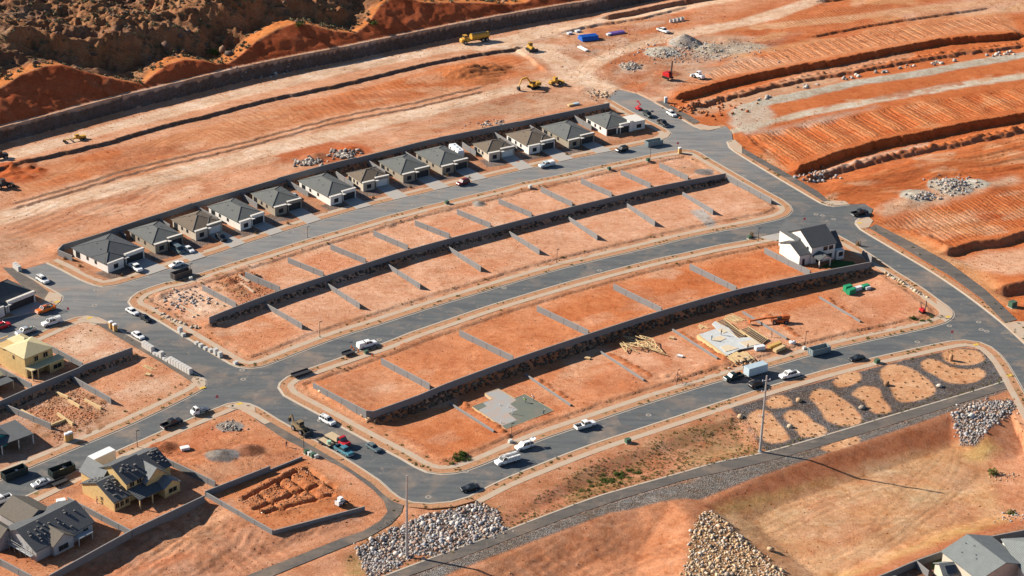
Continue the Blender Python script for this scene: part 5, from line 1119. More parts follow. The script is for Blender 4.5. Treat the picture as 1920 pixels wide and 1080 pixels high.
# yard walls between the houses, from the rear wall forward
sidelab = ['first','second','third','fourth','fifth','sixth','seventh','eighth','ninth','tenth','eleventh','twelfth']
for i in range(12):
    (a, rz, W, D), (a2, rz2, W2, D2) = FRM[i], FRM[i+1]
    c, s = math.cos(rz2), math.sin(rz2); xo = -1.1
    p0 = a2+np.array([xo*c-(D2+5.0)*s, xo*s+(D2+5.0)*c]); fr_ = {0: .95, 1: .9, 9: .8}.get(i, .55)*D2
    if i in (5, 9): fr_ = .30*D2
    p1 = a2+np.array([xo*c-fr_*s, xo*s+fr_*c])
    fence([*p0, 0.1], [*p1, 0.1], f'pale grey side yard wall between houses, {sidelab[i]} from the left end of the row', 'side yard walls of the house row', h=1.8, top0=2.1, bury=.3, piers=6)
# neighbour house at the left edge
row_house((-42,592),(66,549),(-95,566), M_WHITE, M_RDARK, 'dark-roofed house with white parapets at the left edge of the picture', big=None)
# ---- white two-storey house
def house_root(name, FLpx, FRpx, z, label, zg=0.06, cat='house', BLpx=None):
    a, b_ = P(*FLpx, z), P(*FRpx, z); d = b_-a; rz = math.atan2(d[1], d[0])
    if BLpx is not None:
        c = P(*BLpx, z)-a; rz = (rz+math.atan2(c[1], c[0])-math.pi/2)/2
    return thing(name, label, cat, (a[0], a[1], zg), rz)
h = house_root('two_storey_house', (1522.5,463.8), (1570,454.2), 6.4, 'white two-storey house with dark roof and a green back lawn on the corner', 0.75, BLpx=(1473.5,434))
wb, rb = MB(), MB()
gable(wb, rb, 0, 8.9, 0, 12.8, 5.6, 3.4, 'x', .4); gable(wb, rb, -4.0, -.003, 0.4, 10.8, 3.5, 2.0, 'x', .35)
gable(wb, rb, 8.903, 12.6, 1.6, 9.5, 2.9, 3.6, 'x', .35); gable(wb, rb, -.6, 4.6, 6.4, 16.0, 5.45, 2.6, 'y', .4); gable(wb, rb, .6, 5.0, -3.6, -.2, 2.7, 1.1, 'y', .3, wall=False)
wb.box(9.5, 12.3, -.4, 1.59, -.4, 2.75)
wb.build('wall', M_WHITE, h); rb.build('roof', M_RDARK, h)
pb = MB(); pb.add([(.6,-3.55,2.7),(5.0,-3.55,2.7),(2.8,-3.55,3.8),(.6,-3.4,2.7),(5.0,-3.4,2.7),(2.8,-3.4,3.8)], [(0,1,2),(5,4,3),(0,3,4,1)]); pb.build('gable_panel', M_FASCIA, h)
for x in (.8, 4.8):
    q = MB(); q.box(x-.15, x+.15, -3.5, -3.2, -.3, 2.72); q.build('post', M_FASCIA, h)
for x, z, ww, hh_ in ((5.2,4.3,1.4,1.2),(7.3,4.3,1.4,1.2),(7.0,1.5,1.6,1.5),(3.0,1.2,2.0,2.0)): window(h, x, 0, z, ww, hh_)
window(h, 11.0, -.4, 1.5, 1.4, 1.3); window(h, 0, 2.0, 4.4, .9, 1.2, 'x-'); window(h, 0, -.0+1.0, 1.4, .8, 1.2, 'x-'); q = MB(); q.box(-2.9, -2.0, .34, .397, 0, 2.1); q.build('door', M_DOORD, h)
sheet('driveway', PL([(1424,446),(1447,440),(1480,433),(1492,442),(1455,452)], .1), 0.175, M_DRIVE, thick=.3)
lw = PL([(1538,500),(1568,487),(1600,490),(1606,496),(1556,509),(1540,508)], .8); hz = 0.9
M_LAWN = mat('lawn_green', (0.035,0.085,0.018), 0.95, 0.3, 2.0, coord='pos'); tag(sheet('lawn', lw, zt(*lw.mean(0))+.12, M_LAWN, thick=.3), 'small green lawn behind the white two-storey house', 'lawn', kind='stuff')
# ---- yellow sheathed house, upper left
M_OSB = mat('osb_sheathing', (0.58,0.40,0.18), 0.85, 0.14, 1.2, spec=0.15); M_OSBL = mat('roof_sheathing', (0.58,0.49,0.29), 0.85, 0.08, 1.0, spec=.15); M_VOID = mat('dark_opening', (0.02,0.017,0.015), 0.9); M_STUD = mat('pine_lumber', (0.58,0.42,0.22), 0.85, 0.12, 2.0)
def opening(parent, x, y, z, w_, h, face='y-'):
    """unglazed window opening: rough frame and the dark room behind"""
    return window(parent, x, y, z, w_, h, face, M_STUD, M_VOID)
h = house_root('sheathed_house', (45.8,671.7), (91.7,655), 6.3, 'yellow sheathed house with plain board hip roof and open window holes', 0.35, BLpx=(3.3,652.5))
wb, rb = MB(), MB(); wb.box(0, 8.8, 0, 8.8, -.4, 5.9); wb.box(.2, 8.6, 8.803, 13.2, -.4, 5.3); wb.box(8.803, 11.0, 3.0, 9.5, -.4, 3.0)
wb.build('wall', M_OSB, h); hip(rb, 0, 8.8, 0, 8.8, 5.95, 1.9, .3, M_OSBL); hip(rb, 4.2, 8.6, 6.5, 13.2, 5.5, 1.2, .25, M_OSBL); rb.build('roof', M_OSBL, h)
pr = MB(); pr.box(-.1, 10.6, -2.9, -.003, 2.95, 3.25); pr.build('porch_roof', M_OSBL, h); pw = MB(); pw.box(6.2, 10.4, -2.6, -.05, -.4, 2.93); pw.build('porch_wall', M_OSB, h)
for x, y in ((.15,-2.7),(.15,-.3),(2.0,-2.7),(5.9,-2.7)):
    q = MB(); q.box(x-.14, x+.14, y-.14, y+.14, -.4, 2.94); q.build('post', M_STUD, h)
for x, z, ww, hh_ in ((3.6,4.5,1.2,1.4),(6.6,4.6,1.4,1.4),(3.2,1.3,2.0,2.4)): opening(h, x, 0, z, ww, hh_)
opening(h, 8.3, -2.6, 1.5, 2.6, 1.3); opening(h, 0, 5.0, 4.5, .8, 1.2, 'x-')
q = MB(); q.box(-.3, .0-.003, 8.9, 14.5, 5.5, 5.8); q.box(-.3, 5, 14.2, 14.5, 5.5, 5.8); q.build('parapet_frame', M_STUD, h)
h = house_root('sheathed_house', (-28,716), (9,702), 3.2, 'yellow sheathed house cut off by the left edge of the picture', 0.3); wb, rb = MB(), MB(); gable(wb, rb, -3, 5.2, 0, 10, 3.0, 2.0, 'x', .3); wb.build('wall', M_OSB, h); rb.build('roof', M_OSBL, h); pr = MB(); pr.box(-1, 6.0, -4.2, -.4, 2.5, 2.7); pr.build('porch_roof', M_RDARK, h); pw = MB(); pw.box(5.7, 5.95, -4.1, -3.85, -.3, 2.49); pw.build('post', M_STUD, h)
# ---- teal wrapped house at the left edge
M_TEAL = mat('teal_house_wrap', (0.045,0.30,0.29), 0.7, 0.1, 1.5)
h = house_root('wrapped_house', (-6,821), (22,811), 3.2, 'house in teal weather wrap, dark patio roof on white posts', 0.06); wb, rb = MB(), MB(); gable(wb, rb, -8, 2.6, 0, 10.5, 3.1, 2.4, 'y', .4); wb.build('wall', M_TEAL, h); rb.build('roof', M_RDARK, h); window(h, .6, 0, 1.4, 1.5, 1.2)
pr = MB(); pr.box(-4, 8.2, -3.6, -.5, 2.7, 2.95); pr.box(2.7, 8.2, -.49, 5.5, 2.7, 2.95); pr.build('patio_roof', M_RDARK, h)
for x, y in ((-.6,-3.4),(4.0,-3.4),(8.0,-3.4),(8.0,1.2),(8.0,5.2)):
    q = MB(); q.box(x-.12, x+.12, y-.12, y+.12, -.2, 2.69); q.build('post', M_FASCIA, h)
# ---- sheathed house with dark roofs
h = house_root('half_roofed_house', (214,942), (239.2,930.8), 2.7, 'yellow sheathed house half covered with dark roofing, tile stacks on its slopes', 0.08, BLpx=(148,906.7))
wb, rb, r2 = MB(), MB(), MB()
gable(wb, rb, 0, 4.6, 0, 12.4, 2.6, 2.7, 'x', .35); gable(wb, rb, 4.603, 11.6, 1.0, 11.4, 5.3, 2.7, 'x', .35); gable(wb, rb, 11.603, 18.5, 2.0, 12.5, 4.0, 2.6, 'x', .35)
gable(wb, r2, 9.2, 15.4, -.6, 7.0, 4.2, 2.7, 'y', .35); gable(wb, r2, 12.0, 16.6, -3.8, -.65, 2.7, 1.3, 'y', .3); gable(wb, r2, 2.5, 7.5, 8.5, 16, 3.6, 2.6, 'y', .35)
rb.hexa([(4.7,-3.6,2.5),(12.2,-3.6,2.5),(12.2,.98,3.5),(4.7,.98,3.5)], [(4.7,-3.6,2.65),(12.2,-3.6,2.65),(12.2,.98,3.65),(4.7,.98,3.65)])
wb.build('wall', M_OSB, h); rf = rb.build('roof', M_RDARK, h); M_FELT = mat('grey_roofing_felt', (0.17,0.18,0.185), 0.9, 0.1, .8); r2.build('roof', M_FELT, h)
for x in (4.9, 8.6):
    q = MB(); q.box(x-.13, x+.13, -3.5, -3.24, -.2, 2.55); q.build('post', M_STUD, h)
for x in (.8, 2.2, 3.7): opening(h, x, 0, 1.4, 1.0, 1.3)
opening(h, 6.2, 1.0, 4.4, 1.3, 1.1); opening(h, 8.3, 1.0, 4.4, 1.3, 1.1); opening(h, 14.4, -3.8, 1.4, 2.4, 1.2); opening(h, 10.6, -.6, 1.2, 1.2, 2.0); opening(h, 0, 4.8, 1.7, .8, .9, 'x-')
M_PACK = mat('roof_tile_bundle', (0.17,0.165,0.16), 0.8, 0.25)
def bundles(root, pts, nm='tile_bundle', m=M_PACK):
    for x, y, z, s in pts:
        q = MB(); q.box(-.28*s, .28*s, -.2*s, .2*s, 0, .22*s, None, Matrix.Translation((x, y, z)) @ Matrix.Rotation(rng.uniform(-.4, .4), 4, 'Z')); q.build(nm, m, root)
bundles(h, [(5.2+rng.uniform(0, 5.5), y, 5.3+.26+2.7/5.2*(y-1.0)+.05, rng.uniform(.7, 1.2)) for y in rng.uniform(2, 5.2, 14)]+[(rng.uniform(.3, 4.2), y, 2.6+.25+2.7/6.2*y+.05, rng.uniform(.7, 1.2)) for y in rng.uniform(1, 5.4, 16)]+[(rng.uniform(.3, 4.2), y, 2.6+.25+2.7/6.2*(12.4-y)+.05, rng.uniform(.7, 1.2)) for y in rng.uniform(7, 11.5, 14)]+[(rng.uniform(15.6, 18.2), y, 4.0+.25+2.6/5.25*(y-2)+.05, rng.uniform(.8, 1.3)) for y in rng.uniform(3, 6.8, 16)])
# ---- grey house, bottom left
h = house_root('unfinished_house', (67.5,1033), (161.7,985), 3.0, 'pale grey unfinished house with dark tiled roof in the bottom left corner', 0.08)
wb, rb, r2 = MB(), MB(), MB(); M_SCRATCH = mat('grey_scratch_coat', (0.36,0.36,0.36), 0.9, 0.12, 1.0); M_TTILE = tile_mat('brown_grey_tile', (0.17,0.15,0.125))
gable(wb, rb, 0, 16, 0, 12.5, 3.0, 2.9, 'x', .5); gable(wb, r2, 4.0, 9.5, -1.2, 4.5, 2.9, 1.9, 'y', .4); gable(wb, r2, -3.5, 2.0, 9.5, 19, 2.9, 2.2, 'y', .4); gable(wb, r2, 4.5, 13, 10.5, 19.5, 2.9, 2.3, 'y', .4)
wb.build('wall', M_SCRATCH, h); rb.build('roof', M_RDARK, h); r2.build('roof', M_TTILE, h)
pb = MB(); pb.box(10.2, 14.4, -2.2, -.6, 1.9, 2.1); pb.build('patio_roof', M_SCRATCH, h)
for x in (10.4, 14.2):
    q = MB(); q.box(x-.12, x+.12, -2.1, -1.86, -.2, 1.89); q.build('post', M_SCRATCH, h)
window(h, 14.0, 0, 1.6, 1.2, 1.1); window(h, 6.6, -1.2, 1.3, 2.6, 1.2); window(h, 0, 6.0, 1.6, 1.0, 1.0, 'x-')
bundles(h, [(rng.uniform(1, 15), y, 3.0+.26+2.9/6.25*y, rng.uniform(.6, 1.1)) for y in rng.uniform(1, 5.8, 22)])
sc = MB()
for i in range(7):
    y = 0.3+i*2.0; sc.cyl((-1.3, y, -.1), (-1.3, y, 3.4), .045, seg=5); sc.cyl((-.4, y, -.1), (-.4, y, 3.4), .045, seg=5); sc.cyl((-1.3, y, 1.8), (-.4, y, 1.8), .04, seg=5)
for z in (1.8, 2.7, 3.3): sc.cyl((-1.3, 0.3, z), (-1.3, 12.3, z), .045, seg=5)
sc.box(-1.28, -.42, .3, 12.3, 1.82, 1.88)
o = sc.build('scaffold', mat('scaffold_steel', (0.45,0.46,0.47), .5, metal=.5)); o.location = h.location; o.rotation_euler = h.rotation_euler; tag(o, 'pale scaffold standing along the left wall of the grey unfinished house', 'scaffold')
# ---- houses in the bottom right corner
def roof_from_px(name, label, A, B, D, zr, ze, wallm, roofm, other=0.5, zg=-.3):
    """pitched house set by its ridge ends A, B (photo pixels, height zr) and one eave corner D (height ze) below A"""
    a, b_, d = P(*A, zr), P(*B, zr), P(*D, ze); rd = b_-a; L = np.linalg.norm(rd); rz = math.atan2(rd[1], rd[0]); nrm = np.array([-rd[1], rd[0]])/L
    half = abs(float((d-a)@nrm)); root = thing(name, label, 'house', (a[0], a[1], zg), rz); wb, rb = MB(), MB()
    gable(wb, rb, .4, L-.4, -half+.4, half-.4, ze-zg+.2, zr-ze-.2, 'x', .4); wb.build('wall', wallm, root); rb.build('roof', roofm, root); return root, L, half
M_SLATE = tile_mat('slate_grey_roof', (0.215,0.235,0.235)); M_SOLAR = mat('solar_panel', (0.02,0.028,0.045), 0.25, 0.1, spec=.5)
r, L, hf = roof_from_px('corner_house', 'house with plain slate grey roof cut off by the bottom edge', (1813.5,1002.7), (1886,1057), (1778.5,1047), 7.6, 5.0, M_CREAM, M_SLATE)
vents(r, [(2.0,-hf*.3,7.2),(3.6,-hf*.62,6.4),(6.5,-hf*.4,6.9),(7.5,-hf*.5,6.7),(4,-hf*.2,7.5)])
r, L, hf = roof_from_px('low_wing_house', 'low grey roof with dark solar panels at the bottom edge', (1760,1058), (1812,1052), (1700,1090), 4.6, 3.0, M_CREAM, M_SLATE)
sp = MB(); sp.hexa([(1.2,-hf*.9,3.75),(5.6,-hf*.9,3.75),(5.6,-hf*.25,4.75),(1.2,-hf*.25,4.75)], [(1.2,-hf*.9,3.83),(5.6,-hf*.9,3.83),(5.6,-hf*.25,4.83),(1.2,-hf*.25,4.83)]); sp.build('solar_panel', M_SOLAR, r)
r = thing('white_house', 'bright white house wall with grey eaves at the right bottom corner', 'house', (*P(1893, 1056, 3.0), -.3), R(8)); wb, rb = MB(), MB(); wb.box(0, 11, -9, 5.2, -.5, 6.2); wb.build('wall', M_WHITE, r); hip(rb, 0, 11, -9, 5.2, 6.3, 2.2, .4, M_SLATE); rb.build('roof', M_SLATE, r); window(r, 0, -2, 2.0, .9, 1.2, 'x-')
r = thing('tan_house', 'corner of grey roof at the bottom edge, left of the solar roof', 'house', (*P(1656, 1096, 3.0), -.3), R(20)); wb, rb = MB(), MB(); gable(wb, rb, -4, 4, -8, 2, 3.2, 2.0, 'x', .4); wb.build('wall', M_CREAM, r); rb.build('roof', M_SLATE, r)
# ------------------------------------------------------------------ vehicles
def paint_mat(name, col, rough=0.35, metal=0.0): return mat(name, col, rough, 0.05, 2.0, metal, spec=0.5)
C_WHITE, C_BLACK, C_GREYM, C_SILVER = paint_mat('white_paint', (0.76,0.77,0.77)), paint_mat('black_paint', (0.012,0.014,0.017), .3), paint_mat('slate_paint', (0.10,0.14,0.155)), paint_mat('silver_paint', (0.50,0.52,0.54), .35, .3)
C_RED, C_ORANGE, C_TEAL, C_NAVY, C_DRED, C_YEL, C_ICE = paint_mat('red_paint', (0.50,0.015,0.02)), paint_mat('orange_paint', (0.75,0.16,0.015)), paint_mat('teal_paint', (0.06,0.20,0.26)), paint_mat('dark_green_paint', (0.012,0.03,0.03)), paint_mat('maroon_paint', (0.16,0.012,0.02)), paint_mat('machine_yellow', (0.50,0.27,0.03), .6), paint_mat('pale_blue_paint', (0.42,0.52,0.58))
M_RUB = mat('tyre_rubber', (0.015,0.015,0.016), 0.9); M_RIM = mat('wheel_metal', (0.35,0.35,0.36), 0.4, metal=.6); M_LAMP = mat('lamp_lens', (0.75,0.75,0.72), 0.2); M_TAIL = mat('tail_lens', (0.35,0.01,0.01), 0.3); M_BEDF = mat('bed_liner', (0.03,0.03,0.032), 0.9); M_STEELD = mat('dark_steel', (0.05,0.05,0.055), .6, metal=.4); M_DECKW = mat('deck_boards', (0.50,0.38,0.24), .85, .15); M_ALU = mat('aluminium', (0.55,0.56,0.57), .45, metal=.5)
def wheels(root, xs, y, r, w_=0.24, dual=False):
    for x in xs:
        for s in (-1, 1):
            q = MB(); q.cyl((0, -w_/2, 0), (0, w_/2, 0), r, seg=14); o = q.build('wheel', M_RUB, root, loc=(x, s*y, r))
            h = MB(); h.cyl((0, s*(w_/2-.02), 0), (0, s*(w_/2+.012), 0), r*.58, seg=10); h.build('rim', M_RIM, o)
def hull(mb, st, m):
    """lofted shell: stations (x, half width, bottom, top)"""
    n = len(st); v = []
    for x, w_, b_, t in st:
        h = t-b_; v += [(x,-w_*.90,b_),(x,-w_,b_+h*.25),(x,-w_,t-h*.28),(x,-w_*.88,t),(x,w_*.88,t),(x,w_,t-h*.28),(x,w_,b_+h*.25),(x,w_*.90,b_)]
    f = []
    for i in range(n-1):
        for j in range(8): a, b2 = i*8+j, i*8+(j+1) % 8; f.append((a, b2, b2+8, a+8))
    f += [tuple(range(7, -1, -1)), tuple(range((n-1)*8, n*8))]
    # stations run from the front (large x) to the back, so flip
    mb.add(v, [t[::-1] for t in f] if st[0][0] < st[-1][0] else f, m)
def quadpane(root, name, q, inset=.08, off=.012, m=None):
    q = [Vector(p) for p in q]; c = sum(q, Vector())/4; q = [p+(c-p)*inset for p in q]; nrm = (q[1]-q[0]).cross(q[3]-q[0]).normalized()
    if nrm.dot(c-Vector((0, 0, .6))) < 0: nrm = -nrm; q = q[::-1]
    a = [tuple(p-nrm*.02) for p in q]; b_ = [tuple(p+nrm*off) for p in q]; mb = MB(); mb.hexa(a, b_); return mb.build(name, m or M_GLASS, root)
def cabin(root, mb, xf, xb, xtf, xtb, z1, z2, w1, w2, m, split=1):
    """body-coloured greenhouse with separate panes; xf windscreen foot, xtf its head"""
    b4 = [(xb,-w1,z1),(xf,-w1,z1),(xf,w1,z1),(xb,w1,z1)]; t4 = [(xtb,-w2,z2),(xtf,-w2,z2),(xtf,w2,z2),(xtb,w2,z2)]; mb.hexa(b4, t4, m)
    mb.hexa([(xtb+.05,-w2+.06,z2),(xtf-.05,-w2+.06,z2),(xtf-.05,w2-.06,z2),(xtb+.05,w2-.06,z2)], [(xtb+.2,-w2+.16,z2+.05),(xtf-.2,-w2+.16,z2+.05),(xtf-.2,w2-.16,z2+.05),(xtb+.2,w2-.16,z2+.05)], m)
    quadpane(root, 'windscreen', [b4[1], b4[2], t4[2], t4[1]], .09); quadpane(root, 'rear_window', [b4[3], b4[0], t4[0], t4[3]], .12)
    for s in (0, 1):
        B0, B1 = (Vector(b4[0]), Vector(b4[1])) if s == 0 else (Vector(b4[3]), Vector(b4[2])); T0, T1 = (Vector(t4[0]), Vector(t4[1])) if s == 0 else (Vector(t4[3]), Vector(t4[2]))
        for k in range(split+1):
            u0, u1 = k/(split+1), (k+1)/(split+1); quadpane(root, 'side_window', [B0.lerp(B1, u0), B0.lerp(B1, u1), T0.lerp(T1, u1), T0.lerp(T1, u0)], .13)
def lights(root, xf, xb, y, zf, zb):
    for s in (-1, 1):
        q = MB(); q.box(xf-.06, xf+.02, s*y-.16, s*y+.16, zf-.07, zf+.07); q.build('headlight', M_LAMP, root); q = MB(); q.box(xb-.02, xb+.06, s*y-.1, s*y+.1, zb-.12, zb+.12); q.build('tail_light', M_TAIL, root)
PR = {}
def far(o):   # prototypes are moved to their first place later
    return o
def mk_sedan(m=C_WHITE):
    r = thing('parked_car', '', 'car'); b_ = MB(); hull(b_, [(2.35,.72,.35,.66),(2.2,.84,.25,.80),(1.1,.90,.22,.95),(0,.91,.22,.98),(-1.4,.90,.22,1.0),(-2.15,.84,.28,.98),(-2.35,.74,.38,.90)], m); cabin(r, b_, 1.05, -1.75, .35, -1.05, .95, 1.44, .82, .62, m); b_.build('body', m, r); wheels(r, (1.42,-1.38), .80, .33); lights(r, 2.28, -2.30, .62, .66, .82); return r
def mk_suv(m=C_WHITE):
    r = thing('parked_car', '', 'car'); b_ = MB(); hull(b_, [(2.45,.78,.42,.86),(2.32,.92,.32,1.02),(1.15,.97,.28,1.14),(0,.98,.28,1.16),(-1.8,.97,.28,1.16),(-2.35,.92,.34,1.12),(-2.45,.82,.42,1.02)], m); cabin(r, b_, 1.15, -2.36, .55, -2.10, 1.13, 1.80, .90, .74, m, 2); b_.build('body', m, r)
    q = MB(); q.box(-1.7, .3, -.62, -.56, 1.86, 1.91); q.box(-1.7, .3, .56, .62, 1.86, 1.91); q.box(-1.7,-1.64,-.56,.56,1.86,1.90); q.box(.24,.30,-.56,.56,1.86,1.90); q.build('roof_rack', M_STEELD, r)
    wheels(r, (1.5,-1.45), .86, .39); lights(r, 2.36, -2.40, .70, .82, 1.0); return r
def mk_van(m=C_WHITE):
    r = thing('van', '', 'van'); b_ = MB(); hull(b_, [(2.75,.80,.42,.92),(2.5,.95,.32,1.15),(1.9,1.0,.3,1.28),(-2.7,1.0,.3,1.28),(-2.8,.96,.36,1.2)], m); cabin(r, b_, 2.0, -2.78, 1.2, -2.66, 1.25, 2.15, .96, .84, m, 3); b_.build('body', m, r); wheels(r, (1.75,-1.7), .86, .37); lights(r, 2.62, -2.78, .72, .86, 1.1); return r
def mk_pickup(m=C_WHITE, crew=True, bed='open'):
    r = thing('pickup_truck', '', 'pickup truck'); b_ = MB(); xb_ = -.75
    hull(b_, [(2.9,.82,.55,1.02),(2.78,.96,.42,1.18),(1.5,1.0,.38,1.26),(.5,1.0,.38,1.26),(xb_,1.0,.38,1.26)], m)
    cabin(r, b_, 1.45, xb_-.02, .85, xb_+.15, 1.24, 1.93, .93, .78, m, 1)
    b_.box(-2.9, xb_-.003, -1.0, -.90, .5, 1.24); b_.box(-2.9, xb_-.003, .90, 1.0, .5, 1.24); b_.box(-2.9, -2.82, -.897, .897, .5, 1.22); b_.box(xb_-.06, xb_-.003, -.897, .897, .5, 1.24)
    b_.build('body', m, r); q = MB(); q.box(-2.817, xb_-.065, -.895, .895, .5, .74); q.build('bed_floor', M_BEDF, r)
    wheels(r, (1.85,-1.75), .88, .41); lights(r, 2.82, -2.88, .78, .92, .95); q = MB(); q.box(-3.02, -2.905, -.85, .85, .48, .62); q.box(2.9, 3.0, -.85, .85, .48, .66); q.build('bumper', M_ALU, r); return r
def add_load(r, kind):
    if kind == 'topper':
        q = MB(); q.hexa([(-2.86,-.98,1.245),(-.9,-.98,1.245),(-.9,.98,1.245),(-2.86,.98,1.245)], [(-2.8,-.86,1.9),(-.95,-.86,1.9),(-.95,.86,1.9),(-2.8,.86,1.9)]); q.build('bed_cover', C_WHITE, r)
    if kind == 'rack':
        q = MB()
        for x in (-2.7, -.9, .9):
            for s in (-1, 1): q.cyl((x, s*.95, 1.24), (x, s*.85, 2.15), .04, seg=5)
            q.cyl((x, -.85, 2.15), (x, .85, 2.15), .04, seg=5)
        for s in (-1, 1): q.cyl((-2.9, s*.85, 2.15), (1.4, s*.85, 2.15), .04, seg=5)
        q.build('ladder_rack', M_STEELD, r); q = MB()
        for s in (-.2, .2): q.cyl((-2.8, s, 2.24), (1.2, s, 2.24), .035, seg=5)
        for k in range(12): q.cyl((-2.7+k*.34, -.2, 2.24), (-2.7+k*.34, .2, 2.24), .025, seg=4)
        q.build('ladder', M_ALU, r)
    if kind == 'cargo':
        for k in range(5):
            q = MB(); x, y = rng.uniform(-2.4, -1.1), rng.uniform(-.5, .5); q.box(x-.3, x+.3, y-.25, y+.25, .742, 1.2+rng.uniform(0, .25)); q.build('cargo_box', [M_DECKW, M_STEELD, C_TEAL][k % 3], r)
    if kind == 'camper_shell':
        q = MB(); q.box(-2.8, -.9, -.9, .9, 1.25, 1.32); q.build('bed_cover', M_BEDF, r)
def mk_utility(m=C_WHITE):
    r = thing('service_truck', '', 'truck'); b_ = MB(); hull(b_, [(3.3,.84,.55,1.05),(3.15,1.0,.45,1.25),(2.0,1.04,.42,1.36),(.6,1.04,.42,1.36)], m); cabin(r, b_, 2.0, .6, 1.4, .75, 1.34, 2.1, .96, .82, m, 0); b_.build('cab', m, r)
    q = MB(); q.box(-3.3, .45, -1.12, -.62, .62, 1.9); q.box(-3.3, .45, .62, 1.12, .62, 1.9); q.box(-3.3, .45, -.617, .617, .62, .95); q.box(.3, .45, -.617, .617, .953, 1.9); q.build('service_body', m, r)
    for s in (-1, 1):
        for k in range(4): d = MB(); d.box(-3.1+k*.88, -2.35+k*.88, s*1.122-.012, s*1.122+.012, .85, 1.75); d.build('locker_door', C_ICE, r)
    q = MB()
    for x in (-3.1, -1.4, .3, 1.6):
        for s in (-1, 1): q.cyl((x, s*1.0, 1.9 if x < .4 else 2.1), (x, s*.95, 2.45), .04, seg=5)
        q.cyl((x, -.95, 2.45), (x, .95, 2.45), .04, seg=5)
    for s in (-1, 1): q.cyl((-3.3, s*.95, 2.45), (2.2, s*.95, 2.45), .05, seg=5)
    q.build('ladder_rack', M_STEELD, r); q = MB()
    for y in (.35, .75): q.cyl((-3.0, y, 2.54), (1.8, y, 2.54), .04, seg=5)
    for k in range(14): q.cyl((-2.9+k*.35, .35, 2.54), (-2.9+k*.35, .75, 2.54), .025, seg=4)
    q.build('ladder', M_ALU, r); wheels(r, (2.15,-2.0), .92, .45); lights(r, 3.2, -3.3, .8, .95, .8); return r
def mk_flatbed(m=C_RED):
    r = thing('flatbed_truck', '', 'truck'); b_ = MB(); hull(b_, [(3.9,.80,.7,1.35),(3.75,1.0,.6,1.55),(2.5,1.08,.55,1.66),(1.2,1.1,.55,1.66)], m); cabin(r, b_, 2.35, 1.1, 1.95, 1.15, 1.62, 2.45, 1.0, .9, m, 0); b_.build('cab', m, r)
    q = MB(); q.box(-3.9, .85, -1.25, 1.25, 1.02, 1.2); q.build('flatbed', M_DECKW, r); q = MB(); q.box(.86, 1.0, -1.2, 1.2, .9, 2.3); q.build('headboard', M_STEELD, r); q = MB(); q.box(-3.8, 1.0, -.45, .45, .6, 1.0); q.build('chassis', M_STEELD, r); wheels(r, (2.75,-2.0,-3.0), .98, .5, .3); lights(r, 3.8, -3.9, .85, 1.15, .9)
    for s in (-1, 1): q = MB(); q.cyl((1.1, s*1.05, 1.0), (1.1, s*1.05, 2.9), .07, seg=6); q.build('exhaust_stack', M_ALU, r)
    return r
def mk_boxtruck(m=C_RED):
    r = thing('box_truck', '', 'truck'); b_ = MB(); hull(b_, [(4.4,.9,.6,1.5),(4.25,1.1,.5,1.75),(2.6,1.15,.5,1.85)], m); cabin(r, b_, 3.9, 2.6, 3.5, 2.7, 1.8, 2.7, 1.08, .98, m, 0); b_.build('cab', m, r); q = MB(); q.box(-4.2, 2.4, -1.25, 1.25, 1.0, 3.75); q.build('cargo_box', C_WHITE, r, bevel=.05); q = MB(); q.box(-4.1, 2.6, -.5, .5, .55, .99); q.build('chassis', M_STEELD, r); wheels(r, (3.3,-2.4), 1.0, .5, .3); lights(r, 4.3, -4.2, .9, 1.1, .9); return r
def mk_boxtrailer(m=C_ICE, L=6.5):
    r = thing('box_trailer', '', 'trailer'); q = MB(); q.box(-L/2, L/2, -1.2, 1.2, .55, 2.9); q.build('trailer_box', m, r, bevel=.06); q = MB(); q.box(L/2+.003, L/2+1.4, -.08, .08, .45, .6); q.build('drawbar', M_STEELD, r); wheels(r, (-.4,-1.3), 1.08, .36); q = MB(); q.box(-L/2-.03, -L/2-.003, -1.1, 1.1, .65, 2.75); q.build('rear_door', C_SILVER, r); return r
def mk_caravan(m=C_WHITE):
    r = thing('travel_trailer', '', 'caravan'); b_ = MB(); hull(b_, [(4.0,1.0,.9,2.2),(3.7,1.22,.6,2.9),(2.8,1.25,.55,3.05),(-3.4,1.25,.55,3.05),(-3.8,1.2,.7,2.9)], m); b_.build('body', m, r)
    for x in (-2.2, .2, 2.2): q = MB(); q.box(x-.35, x+.35, -.3, .3, 3.05, 3.25); q.build('roof_vent', C_ICE, r)
    for s in (-1, 1):
        for x in (-2.4, .9): q = MB(); q.box(x-.5, x+.5, s*1.25-.012, s*1.25+.012, 1.7, 2.4); q.build('window', M_GLASS, r)
    q = MB(); q.box(3.9, 5.0, -.08, .08, .5, .62); q.build('drawbar', M_STEELD, r); wheels(r, (-.2,-1.1), 1.1, .36); return r
